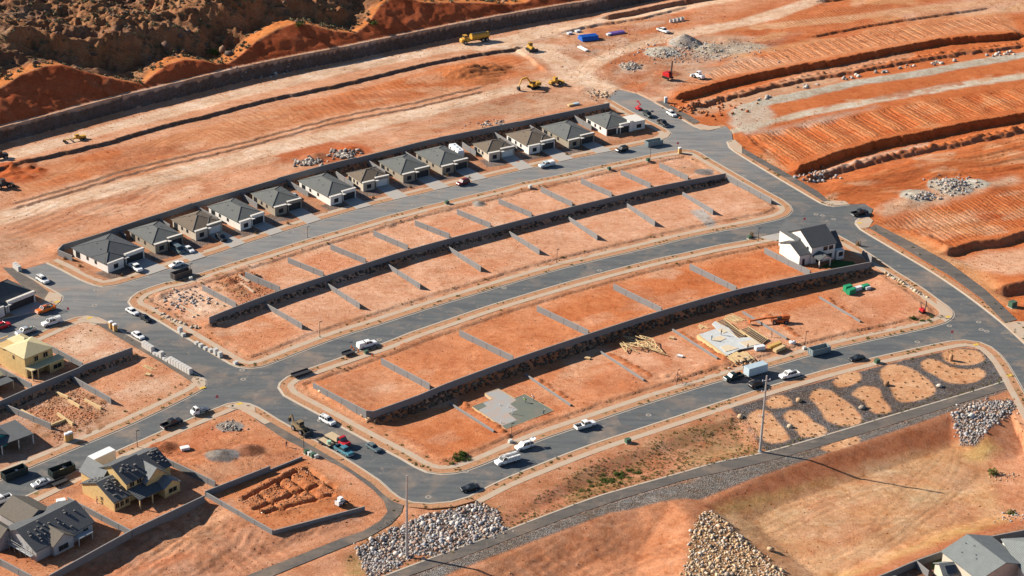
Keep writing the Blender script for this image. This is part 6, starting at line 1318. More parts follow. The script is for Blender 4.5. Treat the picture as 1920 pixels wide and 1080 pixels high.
def mk_dumpster(m, load=None, L=6.2):
    r = thing('roll_off_dumpster', '', 'dumpster'); q = MB(); h = 2.0; t = .07; w_ = 1.2
    q.box(-L/2, L/2, -w_, -w_+t, .25, h); q.box(-L/2, L/2, w_-t, w_, .25, h); q.box(-L/2, -L/2+t, -w_+t, w_-t, .25, h); q.box(L/2-t, L/2, -w_+t, w_-t, .25, h); q.box(-L/2+t, L/2-t, -w_+t, w_-t, .25, .34); q.build('container', m, r)
    for s in (-1, 1):
        for k in range(8): b_ = MB(); x = -L/2+.3+k*(L-.6)/7; b_.box(x-.06, x+.06, s*(w_+.045)-.042, s*(w_+.045)+.042, .3, h-.1); b_.build('rib', m, r)
    for k in (-.8, 0, .8): b_ = MB(); b_.box(-L/2-.09, -L/2-.003, k-.06, k+.06, .3, h-.1); b_.build('rib', m, r)
    b_ = MB(); b_.box(-L/2+.2, L/2-.2, -.7, -.55, .02, .245); b_.box(-L/2+.2, L/2-.2, .55, .7, .02, .245); b_.build('skid_rail', M_STEELD, r)
    if load:
        for k in range(9): b_ = MB(); M_ = Matrix.Translation((rng.uniform(-L/2+.7, L/2-.7), rng.uniform(-.6, .6), .35+rng.uniform(0, .9))) @ Euler((rng.uniform(-.4, .4), rng.uniform(-.4, .4), rng.uniform(0, 3))).to_matrix().to_4x4(); b_.box(-.55, .55, -.3, .3, -.08, .1, None, M_); b_.build('rubbish', [M_DECKW, C_WHITE, load][k % 3], r)
    return r
def place(o, px, d, label, group=None, z=None, zc=.7, cat=None):
    """px: photo pixel of the thing's middle, d: pixel step towards its front"""
    z0 = z if z is not None else 0.004
    a = P(px[0], px[1], z0+zc); b_ = P(px[0]+d[0], px[1]+d[1], z0+zc); t = b_-a
    o.location = (a[0], a[1], z0 if z is not None else max(0.004, zt(*a) if zt(*a) > -.2 else 0.004)); o.rotation_euler = (0, 0, math.atan2(t[1], t[0])); o['label'] = label
    if group: o['group'] = group
    if cat: o['category'] = cat
    return o
USED = set()
def put(kind, m, px, d, label, group='vehicles parked along the streets', **kw):
    if kind not in PR: PR[kind] = {'sedan': mk_sedan, 'suv': mk_suv, 'van': mk_van, 'pickup': mk_pickup}[kind]()
    root = PR[kind]
    if kind not in USED: USED.add(kind); o = root; FIRST[kind] = o
    else: o = dup(PROTO[kind], (0, 0, 0), 0)
    if m is not C_WHITE:
        for ch in o.children:
            for i, k in enumerate(ch.data.materials):
                if k == C_WHITE:
                    key = (ch.data.name, m.name)
                    if key not in RECOL: RECOL[key] = ch.data.copy(); RECOL[key].materials[i] = m
                    ch.data = RECOL[key]; break
    return place(o, px, d, label, group, **kw)
FIRST, PROTO, RECOL = {}, {}, {}
# the white ones come first and serve as the pattern of their kind
put('pickup', C_WHITE, (1480,703), (-38,9), 'white crew cab pickup parked beside the gravel garden'); PROTO['pickup'] = FIRST['pickup']
put('suv', C_WHITE, (614,788), (30,16), 'white estate car parked opposite the yellow backhoe, beside pale boulders'); PROTO['suv'] = FIRST['suv']
put('sedan', C_WHITE, (259,628), (22,14), 'white saloon parked just above the row of block pallets'); PROTO['sedan'] = FIRST['sedan']
put('van', C_GREYM, (334,468), (20,14), 'blue van in the drive of a taupe house'); PROTO['van'] = FIRST['van']
NEXT = [('pickup', C_NAVY, (1375,707), (-38,10), 'dark pickup parked in front of the pale box trailer', None), ('suv', C_BLACK, (1420,721), (30,-8), 'black car standing behind the right tall steel pole', None), ('sedan', C_BLACK, (1607,671), (-30,6), 'black saloon parked at the kerb of the gravel garden, right of the dumpster', None),
 ('pickup', C_WHITE, (1097,797), (36,-10), 'white pickup with empty dark bed parked between the slab and the near street', None), ('sedan', C_BLACK, (881,914), (-30,6), 'black saloon alone at the bottom bend of the street', None),
 ('sedan', C_GREYM, (700,838), (24,15), 'dark grey saloon parked on the bend right of the red flatbed truck', None), ('pickup', C_TEAL, (645,845), (26,16), 'teal old pickup coupled to a small trailer', None), ('pickup', C_BLACK, (322,794), (30,-12), 'black pickup on the lower left street', None),
 ('sedan', C_WHITE, (248,583), (24,13), 'white saloon parked at the rounded corner, in front of a black car', None), ('sedan', C_BLACK, (273,596), (24,15), 'black car parked behind a white saloon at the rounded corner', None),
 ('suv', C_RED, (4,611), (30,-10), 'red car half out of the picture at the left edge', None), ('suv', C_WHITE, (80,524), (20,12), 'white car on the short dead-end street at the left', None),
 ('pickup', C_WHITE, (255,502), (24,18), 'white pickup in the drive of the white corner house', None), ('sedan', C_WHITE, (331,495), (-22,7), 'white saloon on the back street beside the open brown dumpster', None), ('sedan', C_WHITE, (354,467), (16,10), 'small white car beside the blue van in a drive', None),
 ('suv', C_BLACK, (415,446), (18,12), 'black jeep in the drive of the brown-roofed house', None), ('suv', C_DRED, (868,342), (-26,8), 'dark red car on the back street', None), ('suv', C_BLACK, (1166,280), (-26,7), 'black car on the back street near the right-hand junction', None),
 ('suv', C_NAVY, (1215,215), (18,12), 'dark car parked by the junction, first behind the red lift', None), ('pickup', C_BLACK, (1243,231), (20,14), 'black pickup parked at the junction corner', None), ('suv', C_WHITE, (1259,213), (18,11), 'white car parked across from the black pickup near the junction', None),
 ('pickup', C_BLACK, (1612,399), (30,-6), 'black pickup on the right-hand stub street by the orange pads', None), ('sedan', C_SILVER, (77,905), (-28,9), 'silver car parked left of a dark dumpster on the lower left street', None), ('pickup', C_WHITE, (1,938), (-26,10), 'white pickup cut by the left edge on the lower street', None),
 ('sedan', C_SILVER, (553,368), (14,9), 'pale car in the rear yard of a taupe house', None)]
for k, m, px, d, lab, _ in NEXT: put(k, m, px, d, lab)
def put2(proto_fn, px, d, lab, *a, loads=(), group='vehicles parked along the streets', **kw):
    o = proto_fn(*a)
    for l in loads: add_load(o, l)
    return place(o, px, d, lab, group, **kw)
put2(mk_pickup, (688,646), (30,-8), 'white pickup with a bed canopy parked on the middle street near orange cones', C_WHITE, loads=('topper',)); put2(mk_pickup, (85,580), (-30,10), 'bright orange pickup with a loaded rack at the left junction', C_ORANGE, loads=('rack', 'cargo')); put2(mk_pickup, (97,604), (-30,9), 'white pickup with a white canopy and rack near the left junction', C_WHITE, loads=('topper', 'rack'))
put2(mk_pickup, (48,621), (-28,9), 'pale pickup with lumber in its bed behind the yellow sheathed house', C_SILVER, loads=('cargo',)); put2(mk_pickup, (1025,309), (-28,6), 'pale blue pickup with tinted canopy on the back street', C_ICE, loads=('topper',)); put2(mk_pickup, (1243,57), (20,7), 'white pickup alone on the dirt by the concrete rings', C_WHITE, z=.1)
o = put2(mk_suv, (983,836), (-30,9), 'white car with its tailgate raised, behind the white service truck'); q = MB(); q.hexa([(-2.15,-.72,1.86),(-2.15,.72,1.86),(-3.15,.70,2.2),(-3.15,-.70,2.2)], [(-2.15,-.72,1.93),(-2.15,.72,1.93),(-3.15,.70,2.27),(-3.15,-.70,2.27)]); q.build('tailgate', C_WHITE, o)
put2(mk_utility, (951,861), (-42,13), 'white service truck with ladder rack on the near street', zc=1.0); put2(mk_flatbed, (634,824), (30,17), 'red flatbed truck with an empty pale deck', zc=1.0); put2(mk_boxtruck, (186,866), (-30,14), 'white box truck with red cab behind the half roofed house', zc=1.6)
put2(mk_boxtrailer, (1417,692), (-38,11), 'pale box trailer behind the dark pickup', zc=1.6); put2(mk_caravan, (856,283), (20,16), 'white travel trailer beside a taupe house', z=.1, zc=1.5)
C_DG, C_DB, C_DL = mat('dumpster_green', (0.028,0.042,0.042), .6, .15, 1.5), mat('dumpster_brown', (0.10,0.085,0.08), .7, .2, 1.5), mat('dumpster_blue_grey', (0.20,0.25,0.27), .6, .12, 1.5)
put2(mk_dumpster, (1536,657), (32,-8), 'blue grey dumpster near the framed platform', C_DL, zc=.9, group='roll-off dumpsters'); put2(mk_dumpster, (340,514), (30,-10), 'open brown dumpster on the back street', C_DB, M_DECKW, zc=.9, group='roll-off dumpsters'); put2(mk_dumpster, (1226,268), (28,-5), 'grey dumpster at the right-hand junction', C_DL, zc=.9, group='roll-off dumpsters')
put2(mk_dumpster, (116,882), (34,-12), 'dark green dumpster with a grey pallet load, right of the silver car', C_DG, M_BEDF, zc=.9, group='roll-off dumpsters'); put2(mk_dumpster, (27,887), (34,-13), 'dark green dumpster holding red and pale rubbish', C_DG, C_RED, zc=.9, group='roll-off dumpsters')
def mk_flattrailer(L=4.4, m=M_DECKW, tank=False):
    r = thing('flat_trailer', '', 'trailer'); q = MB(); q.box(-L/2, L/2, -1.0, 1.0, .55, .68); q.build('deck', m, r); q = MB()
    for s in (-1, 1): q.box(-L/2, L/2, s*1.05-.045, s*1.05+.045, .5, .95)
    q.build('side_rail', M_STEELD, r); q = MB(); q.box(L/2+.003, L/2+1.5, -.07, .07, .45, .55); q.build('drawbar', M_STEELD, r); wheels(r, (-.3,-1.1), 1.2, .34)
    if tank: q = MB(); q.cyl((L/2-.9, 0, .682), (L/2-.9, 0, 1.5), .55, seg=14); q.build('water_tank', mat('pale_green_tank', (0.35,0.55,0.42), .5), r)
    return r
put2(mk_flattrailer, (611,828), (26,16), 'small tan trailer with a green tank behind the teal pickup', 4.4, M_DECKW, True); put2(mk_flattrailer, (565,699), (30,-10), 'black flat trailer parked at the left end of the middle street', 5.5, M_STEELD); put2(mk_flattrailer, (112,903), (30,-12), 'low dark trailer lying on the verge beside the silver car', 4.0, M_BEDF)
o = put2(mk_flattrailer, (653,661), (28,-9), 'small black trailer of tools by the orange cones', 3.0, M_STEELD)
# ---- machines
def boom(root, name, pts, r, m):
    q = MB()
    for a, b_ in zip(pts[:-1], pts[1:]):
        a, b_ = Vector(a), Vector(b_); d = (b_-a).normalized(); s = Vector((0, 1, 0)); u = d.cross(s).normalized()
        q.hexa([tuple(a+s*r-u*r*1.3), tuple(a-s*r-u*r*1.3), tuple(b_-s*r-u*r*.9), tuple(b_+s*r-u*r*.9)], [tuple(a+s*r+u*r*1.3), tuple(a-s*r+u*r*1.3), tuple(b_-s*r+u*r*.9), tuple(b_+s*r+u*r*.9)])
    return q.build(name, m, root)
def crawler(root, L=4.0, w_=2.4, h=.85):
    for s in (-1, 1):
        q = MB(); n = 8; pr = [(L/2*math.cos(t)*.98 if abs(math.cos(t)) < .5 else math.copysign(L/2-h/2, math.cos(t))+h/2*math.cos(t)*.9, h/2+h/2*math.sin(t)) for t in np.linspace(0, 2*math.pi, 17)[:-1]]; q.profile(pr, s*w_/2-.28, s*w_/2+.28); q.build('track', M_RUB, root)
def cabbox(root, x0, x1, y0, y1, z0, z1, m):
    q = MB(); q.box(x0, x1, y0, y1, z0, z1); o = q.build('cab', m, root, bevel=.05); q = MB(); q.box(x1+.001, x1+.02, y0+.12, y1-.12, z0+.5, z1-.12); q.build('windscreen', M_GLASS, o)
    for y, s in ((y0, -1), (y1, 1)): q = MB(); q.box(x0+.15, x1-.12, y+s*.002-.012, y+s*.002+.014, z0+.5, z1-.12); q.build('side_window', M_GLASS, o)
def mk_excavator(m=C_YEL, lab=''):
    r = thing('excavator', lab, 'excavator'); crawler(r, 4.4, 2.7, .9); q = MB(); q.box(-2.6, 1.4, -1.35, 1.35, .95, 1.5); q.box(-2.6, -.6, -1.35, 1.35, 1.503, 2.2); q.build('house', m, r, bevel=.06); cabbox(r, .0, 1.5, .25, 1.3, 1.52, 3.0, m); boom(r, 'boom', [(1.0,-.2,1.6),(3.2,-.2,4.6),(5.6,-.2,4.3)], .25, m); boom(r, 'arm', [(5.4,-.2,4.5),(6.7,-.2,1.6)], .18, m); q = MB(); q.profile([(6.2,.3),(7.1,.2),(7.3,1.3),(6.5,1.6)], -.8, .4); q.build('bucket', M_STEELD, r); return r
def mk_loader(m=C_YEL, lab='', back=False, blade=False):
    r = thing('wheel_loader', lab, 'loader'); q = MB(); hull(q, [(1.6,.75,.8,1.7),(-.4,.95,.8,1.8),(-2.4,.95,.8,2.0),(-2.7,.85,.9,1.8)], m); q.build('body', m, r); cabbox(r, -.7, .7, -.75, .75, 1.81, 3.1, m); wheels(r, (1.5,-1.6), .95, .75, .5); boom(r, 'lift_arm', [(1.0,.55,1.8),(3.0,.55,.8)], .12, m); boom(r, 'lift_arm', [(1.0,-.55,1.8),(3.0,-.55,.8)], .12, m); q = MB(); q.profile([(2.9,.15),(3.9,.1),(3.3,1.2),(2.9,1.1)], -1.25, 1.25); q.build('bucket', M_STEELD if back else m, r)
    if back: boom(r, 'digger_arm', [(-2.6,0,1.3),(-3.4,0,3.4),(-4.6,0,2.2)], .16, m); q = MB(); q.profile([(-4.9,1.2),(-4.3,1.1),(-4.3,2.0),(-4.8,2.1)], -.35, .35); q.build('digger_bucket', M_STEELD, r)
    return r
def mk_dozer(m=C_YEL, lab=''):
    r = thing('bulldozer', lab, 'bulldozer'); crawler(r, 3.8, 2.3, 1.0); q = MB(); hull(q, [(2.0,.6,.8,1.9),(.2,.7,.8,2.0),(-1.9,.85,.8,1.9)], m); q.build('body', m, r); cabbox(r, -1.1, .2, -.8, .8, 1.95, 3.2, m); q = MB(); q.profile([(2.6,.05),(2.75,.05),(2.85,1.4),(2.7,1.4)], -1.9, 1.9); q.build('blade', M_STEELD, r); return r
def mk_tanker(lab):
    r = thing('water_tanker', lab, 'water truck'); q = MB(); hull(q, [(6.2,.95,.9,1.9),(5.9,1.3,.8,2.2),(3.6,1.4,.8,2.3),(2.2,1.2,.9,2.0)], C_YEL); q.build('tractor_body', C_YEL, r); cabbox(r, 3.4, 4.9, -.9, .9, 2.25, 3.6, C_YEL); q = MB(); q.cyl((-6.4,0,2.4), (1.5,0,2.4), 1.35, seg=16); q.build('tank', C_YEL, r, smooth=False); q = MB(); q.box(-6.2, 2.6, -.5, .5, .8, 1.2); q.build('chassis', M_STEELD, r); wheels(r, (4.7,-3.4,-5.2), 1.3, .85, .6); q = MB(); q.box(-5.5, 1.0, -.5, .5, 3.70, 3.82); q.build('walkway', M_STEELD, r); return r
def putm(o, px, d, z=None, zc=1.0): return place(o, px, d, o['label'], None, z=z if z is not None else zt(*P(*px, 0))+.02, zc=zc)
putm(mk_tanker('long yellow water tanker on the haul road below the cut'), (889,72), (-40,6), zc=1.6); putm(mk_excavator(C_YEL, 'yellow excavator with its arm down left of a wheel loader'), (1001,158), (-30,6), zc=1.4); putm(mk_loader(C_YEL, 'yellow wheel loader right of the excavator'), (1041,154), (20,-5)); putm(mk_dozer(C_YEL, 'yellow bulldozer beside the track junction'), (995,90), (18,12))
putm(mk_loader(mat('faded_machine_tan', (0.20,0.145,0.08), .7), 'old backhoe loader parked at the kerb near the path', True), (563,803), (14,9), z=.004)
r = mk_loader(C_WHITE, 'small white truck standing on the upper graded pad'); r.name = 'site_truck'; r['category'] = 'truck'; putm(r, (1310,143), (-14,-6))
r = thing('skid_steer', 'small white skid loader beside the trenched lot', 'skid loader'); q = MB(); hull(q, [(1.0,.6,.4,1.2),(-1.2,.7,.4,1.5)], C_WHITE); q.build('body', C_WHITE, r); cabbox(r, -.5, .6, -.55, .55, 1.25, 2.1, C_WHITE); wheels(r, (.65,-.65), .75, .38); boom(r, 'lift_arm', [(-1.0,.65,1.5),(1.2,.65,.9),(1.6,.65,.3)], .08, M_STEELD); boom(r, 'lift_arm', [(-1.0,-.65,1.5),(1.2,-.65,.9),(1.6,-.65,.3)], .08, M_STEELD); q = MB(); q.profile([(1.5,.1),(2.2,.05),(1.7,.7),(1.5,.7)], -.85, .85); q.build('bucket', M_STEELD, r); putm(r, (638,940), (14,-8))
r = thing('mini_loader', 'white cab truck with grey pipes on its back near the lower junction', 'truck'); q = MB(); hull(q, [(2.4,.8,.5,1.2),(2.2,.95,.4,1.4),(.6,1.0,.4,1.5)], C_WHITE); cabin(r, q, 1.9, .6, 1.5, .7, 1.45, 2.2, .9, .8, C_WHITE, 0); q.build('cab', C_WHITE, r); q = MB(); q.box(-2.6, .5, -1.0, 1.0, .7, .85); q.build('flatbed', M_STEELD, r); wheels(r, (1.6,-1.5), .9, .4)
for k in range(5): q = MB(); q.cyl((-2.3, -.7+k*.35, 1.0), (.3, -.7+k*.35, 1.0+.8*(k % 2)), .14, seg=8); q.build('pipe', M_ALU, r)
putm(r, (375,769), (-26,8), z=.004)
C_LIFT = paint_mat('lift_orange', (0.45,0.11,0.025), .6)
r = thing('telehandler', 'orange telehandler with its long boom reaching left towards the framed platform', 'telehandler'); q = MB(); hull(q, [(2.4,.7,.7,1.3),(-.5,.95,.7,1.5),(-2.8,.95,.7,1.6)], C_LIFT); q.build('body', C_LIFT, r); cabbox(r, -.4, 1.0, .2, 1.0, 1.5, 2.7, M_STEELD); wheels(r, (1.9,-1.8), .95, .65, .4); boom(r, 'boom', [(-2.9,-.35,2.5),(4.5,-.35,2.0),(9.5,-.35,1.2)], .26, C_LIFT); q = MB(); q.box(-3.1, -.8, -.9, .6, 1.62, 2.9); q.build('counterweight', C_LIFT, r, bevel=.08); q = MB(); q.box(9.5, 9.7, -1.1, .4, .3, 1.6); q.box(9.71, 10.9, -.9, -.75, .3, .4); q.box(9.71, 10.9, .05, .2, .3, .4); q.build('fork', C_LIFT, r); putm(r, (1462,600), (-30,1.5)); r.scale = (.92, .85, .85)
r = thing('trencher', 'red compact machine with raised grey mast on the corner lot', 'machine'); crawler(r, 2.2, 1.4, .6); q = MB(); q.box(-1.1, 1.0, -.7, .7, .65, 1.7); q.build('body', C_RED, r, bevel=.08); boom(r, 'mast', [(.8,.2,1.2),(1.6,.2,4.2),(1.2,.2,5.6)], .12, M_STEELD); boom(r, 'mast', [(-.5,-.3,1.6),(-1.2,-.3,3.9),(.2,-.3,4.0)], .1, M_STEELD); putm(r, (1730,580), (14,10)); r.scale = (.8, .8, .75)
r = thing('drill_rig', 'red drilling rig with upright mast below the gravel cone', 'drill rig'); crawler(r, 3.6, 2.2, .8); q = MB(); q.box(-1.9, 1.6, -1.0, 1.0, .85, 2.2); q.build('body', C_RED, r, bevel=.06); boom(r, 'mast', [(1.7,0,.6),(2.0,0,7.5)], .2, M_STEELD); cabbox(r, .2, 1.4, -.9, .1, 2.22, 3.2, C_RED); putm(r, (1252,142), (16,6))
r = thing('boom_lift', 'small red lift beside the dark cars near the junction', 'lift'); q = MB(); q.box(-1.2, 1.2, -.8, .8, .5, 1.1); q.build('chassis', C_RED, r, bevel=.06); wheels(r, (.8,-.8), .75, .4); boom(r, 'boom', [(-1.0,0,1.1),(1.2,0,2.6),(-.5,0,3.4)], .14, C_RED); q = MB(); q.box(-1.2, -.4, -.5, .5, 3.3, 3.4); q.build('basket', C_RED, r); putm(r, (1197,202), (12,6))
r = thing('grader', 'yellow graders parked nose to tail on the haul road', 'grader'); r['label'] = 'long yellow grader on the haul road at the left'; q = MB(); hull(q, [(1.0,.3,1.2,1.7),(-1.5,.8,.8,1.9),(-3.5,.9,.8,2.0)], C_YEL); q.box(.9, 4.6, -.18, .18, 1.3, 1.6); q.build('frame', C_YEL, r); cabbox(r, -1.0, .4, -.7, .7, 1.9, 3.0, C_YEL); wheels(r, (4.3,-1.6,-3.0), 1.0, .6, .4); q = MB(); q.box(1.6, 1.75, -1.9, 1.9, .1, .75); q.build('blade', M_STEELD, r); putm(r, (143,259), (-30,6)); r.scale = (.95, .9, .8)
putm(mk_loader(M_STEELD, 'dark machine cut by the left edge on the haul road'), (0,294), (-20,5)); putm(mk_loader(M_STEELD, 'dark machine at the left edge below the dirt pile'), (6,347), (20,-4))
# ------------------------------------------------------------------ street furniture and site goods
def Wp(px, z=0.0): a = P(px[0], px[1], z); return (a[0], a[1], max(zt(*a), 0.0) if z == 0 else z)
def ang(d, at_): a = P(*at_); b_ = P(at_[0]+d[0], at_[1]+d[1]); return math.atan2(b_[1]-a[1], b_[0]-a[0])
M_GALV = mat('galvanised_steel', (0.42,0.43,0.43), .5, .12, .6, metal=.35); M_POLE = mat('bronze_pole', (0.05,0.045,0.04), .5)
for px, lab, arms in (((763,1045), 'tall plain steel power pole standing in the riprap', False), ((1425,847), 'tall steel power pole with small brackets by the gravel garden', True)):
    g = G(*px); r = thing('power_pole', lab, 'pole', g); hp = 21.8
    q = MB()
    for k in range(6): q.cyl((0,0,-.4+k*(hp+.4)/6), (0,0,-.4+(k+1)*(hp+.4)/6), .36-.03*k, .36-.03*(k+1), 14, cap=(k in (0, 5)))
    q.build('shaft', M_GALV, r)
    q = MB(); q.cyl((0,0,-.2), (0,0,.25), .6, seg=14); q.build('base_plate', M_GALV, r)
    if arms:
        for z in (10.5, 17.5, 20.5): q = MB(); q.cyl((-.9,0,z-.2), (.9,0,z+.2), .06, seg=6); q.cyl((-.9,0,z-.35), (-.9,0,z+.1), .1, seg=8); q.cyl((.9,0,z+.05), (.9,0,z+.5), .1, seg=8); q.build('bracket', C_WHITE, r)
lamps = [((1421,455),5.2,'dark lamp post beside the drive of the white two-storey house'),((258,841),5.2,'dark lamp post on the lower left street behind the half roofed house'),((570,850),5.4,'dark lamp post beside the electrical cabinets near the yellow backhoe'),((1509,653),5.2,'dark lamp post beside the framed platform, left of the blue grey dumpster'),((959,827),5.2,'dark lamp post between the slab and the white car with raised tailgate'),((1044,493),4.6,'dark lamp post on the far pavement of the middle street'),((358,523),5.0,'dark lamp post just right of the open brown dumpster'),((600,633),5.0,'dark lamp post at the left end of the middle street'),((577,447),4.0,'dark lamp post on the back street facing a white house'),((1218.5,305),6.4,'tall lamp post on the back street by the grey dumpster'),((1270,715),3.5,'short dark post by the near street below the truss heap')]
lp0 = None
for px, hgt, lab in lamps:
    g = G(*px)
    if lp0 is None:
        lp0 = thing('street_lamp', lab, 'street lamp', g, 0, 'dark lamp posts along the streets'); q = MB(); q.cyl((0,0,-.2), (0,0,5.0), .09, .06, 8); q.build('post', M_POLE, lp0); q = MB(); q.cyl((0,0,-.1), (0,0,.5), .18, .14, 8); q.build('base', M_POLE, lp0); q = MB(); q.box(-.12,.75,-.14,.14,5.0,5.14); q.build('lamp_head', M_POLE, lp0); o = lp0; lp0['s'] = 1
    else: o = dup(lp0, g, 0.6, lab)
    o.scale = (1, 1, hgt/5.2)
del lp0['s']
M_SRED, M_SWHITE = mat('sign_red', (0.52,0.02,0.03), .5, .04), mat('sign_white', (0.75,0.75,0.75), .5, .03)
def text_mesh(txt, size, m, parent, M_):
    cu = bpy.data.curves.new('lettering', 'FONT'); cu.body = txt; cu.size = size; cu.align_x = 'CENTER'; cu.align_y = 'CENTER'; cu.extrude = .004
    to = bpy.data.objects.new('lettering', cu); COL.objects.link(to); dg = bpy.context.evaluated_depsgraph_get(); me = bpy.data.meshes.new_from_object(to.evaluated_get(dg)); bpy.data.objects.remove(to); me.transform(M_); me.materials.clear(); me.materials.append(m)
    o = bpy.data.objects.new('lettering', me); COL.objects.link(o); o.parent = parent; return o
s0 = None
for px, lab, rz in (((129,597),'red stop sign at the left junction near the orange pickup',-1.9),((408,763),'red stop sign at the lower junction above the white truck with pipes',-1.6),((1783,640.5),'red stop sign at the rounded right corner by the gravel garden',-1.57),((1507,427),'red stop sign seen over the roof of the white two-storey house',-1.6),((1270,284),'red stop sign by the tan portable toilet at the far junction',-1.5)):
    g = G(*px); g[2] = max(g[2], .1)
    if s0 is None:
        s0 = thing('stop_sign', lab, 'sign', g, rz+math.pi/2, 'stop signs at the junctions'); q = MB(); q.cyl((0,.05,-.2), (0,.05,3.0), .04, seg=6); q.build('post', M_GALV, s0)
        oc = lambda r_: [(r_*math.cos(t), r_*math.sin(t)) for t in np.arange(8)*math.pi/4+math.pi/8]
        for nm, r_, y, m in (('plate_border', .50, 0, M_SWHITE), ('plate', .45, -.012, M_SRED)):
            q = MB(); n_ = oc(r_); q.add([(a, y-.006, 2.75+b_) for a, b_ in n_]+[(a, y+.006, 2.75+b_) for a, b_ in n_], [tuple(range(8)), tuple(range(15, 7, -1))]+[(i, 8+i, 8+(i+1) % 8, (i+1) % 8) for i in range(8)]); pl = q.build(nm, m, s0)
        text_mesh('STOP', .36, M_SWHITE, s0, Matrix.Translation((0, -.024, 2.75)) @ Matrix.Rotation(math.pi/2, 4, 'X')); o = s0
    else: dup(s0, g, rz+math.pi/2, lab)
# portable toilets
M_TTAN, M_TGREY = mat('toilet_tan', (0.48,0.30,0.12), .6), mat('toilet_grey', (0.35,0.42,0.44), .6)
def toilet(px, m, lab, rz=.6, group='portable toilets'):
    r = thing('portable_toilet', lab, 'portable toilet', Wp(px), rz, group); q = MB(); q.box(-.55,.55,-.55,.55,.05,2.05); q.build('cabin', m, r, bevel=.04); q = MB(); q.hexa([(-.58,-.58,2.06),(.58,-.58,2.06),(.58,.58,2.06),(-.58,.58,2.06)], [(-.42,-.42,2.36),(.42,-.42,2.36),(.42,.42,2.36),(-.42,.42,2.36)]); q.build('roof', C_WHITE, r); q = MB(); q.box(-.38,.38,-.575,-.552,.15,1.95); q.build('door', m, r)
    for k in (-.6, .6): q = MB(); q.box(k-.06 if k > 0 else k, k if k > 0 else k+.06, -.6, .6, 0, .05); q.build('skid', M_STEELD, r)
    return r
toilet((209,616), M_TTAN, 'tan portable toilet beside the lower path at the left junction, left one of a pair'); toilet((216,621), M_TTAN, 'tan portable toilet beside the lower path at the left junction, right one of a pair'); toilet((126,828), M_TTAN, 'tan portable toilet on the lower left verge, left one of a pair', .5); toilet((133,825), M_TTAN, 'tan portable toilet on the lower left verge, right one of a pair', .5); toilet((1274.5,288), M_TTAN, 'tan portable toilet alone at the far junction corner', .3); toilet((1248,193), M_TGREY, 'grey portable toilet on the dirt above the far junction', .3)
# pallets of blocks
M_CBLK, M_WOOD = mat('concrete_blocks', (0.50,0.49,0.47), .9, .1, 3.0), mat('pallet_wood', (0.40,0.27,0.15), .9, .15, 2.0)
bp = None
def blockpallet(px, hgt, lab, group):
    global bp
    g = Wp(px); rz = ang((24,15), px)
    if bp is None:
        bp = thing('block_pallet', lab, 'pallet', g, rz, group); q = MB()
        for y in (-.5, 0, .5): q.box(-.55,.55,y-.06,y+.06,0,.1)
        q.box(-.58,.58,-.58,.58,.101,.14); q.build('pallet', M_WOOD, bp); q = MB()
        for i in range(3):
            for j in range(3): q.box(-.555+i*.37,-.195+i*.37,-.555+j*.37,-.195+j*.37,.142,1.5)
        q.build('blocks', M_CBLK, bp); o = bp
    else: o = dup(bp, g, rz, lab, group)
    o.scale = (1, 1, hgt); return o
Gp = 'pallets of blocks beside the path'; L1 = 'pallet of pale concrete blocks in the row along the left path'
for k in range(4): blockpallet((271+k*4.6, 651.5+k*3.0), 1.25, 'pallet of pale blocks in the short row behind the white saloon', 'short row of block pallets')
for (x, y, h_) in ((291,665,.5),(297,668,.6),(303,671,1.3),(309,675,.55),(314,678,.5)): blockpallet((x, y), h_, 'low pallet of part used blocks between two taller rows', 'part used block pallets')
for k in range(8): blockpallet((320.5+k*5.1, 681.5+k*2.9), 1.25, L1, Gp)
for (x, y, h_, n_) in ((338,625,1.25,'first'),(344,630,.6,'second'),(369,645,.45,'third'),(377,650,.6,'fourth'),(386,655,.5,'fifth'),(395,659,.55,'sixth'),(405,665,1.25,'seventh'),(413,670,1.1,'eighth'),(442,683,.6,'last')): blockpallet((x, y), h_, f'block pallet on the verge opposite the long row, {n_} from the top', 'block pallets on the far verge')
for k in range(3): blockpallet((29+k*3.6, 503+k*3.0), 1.2, 'pallet of white blocks at the end of the left dead-end street', 'block pallets at the dead end')
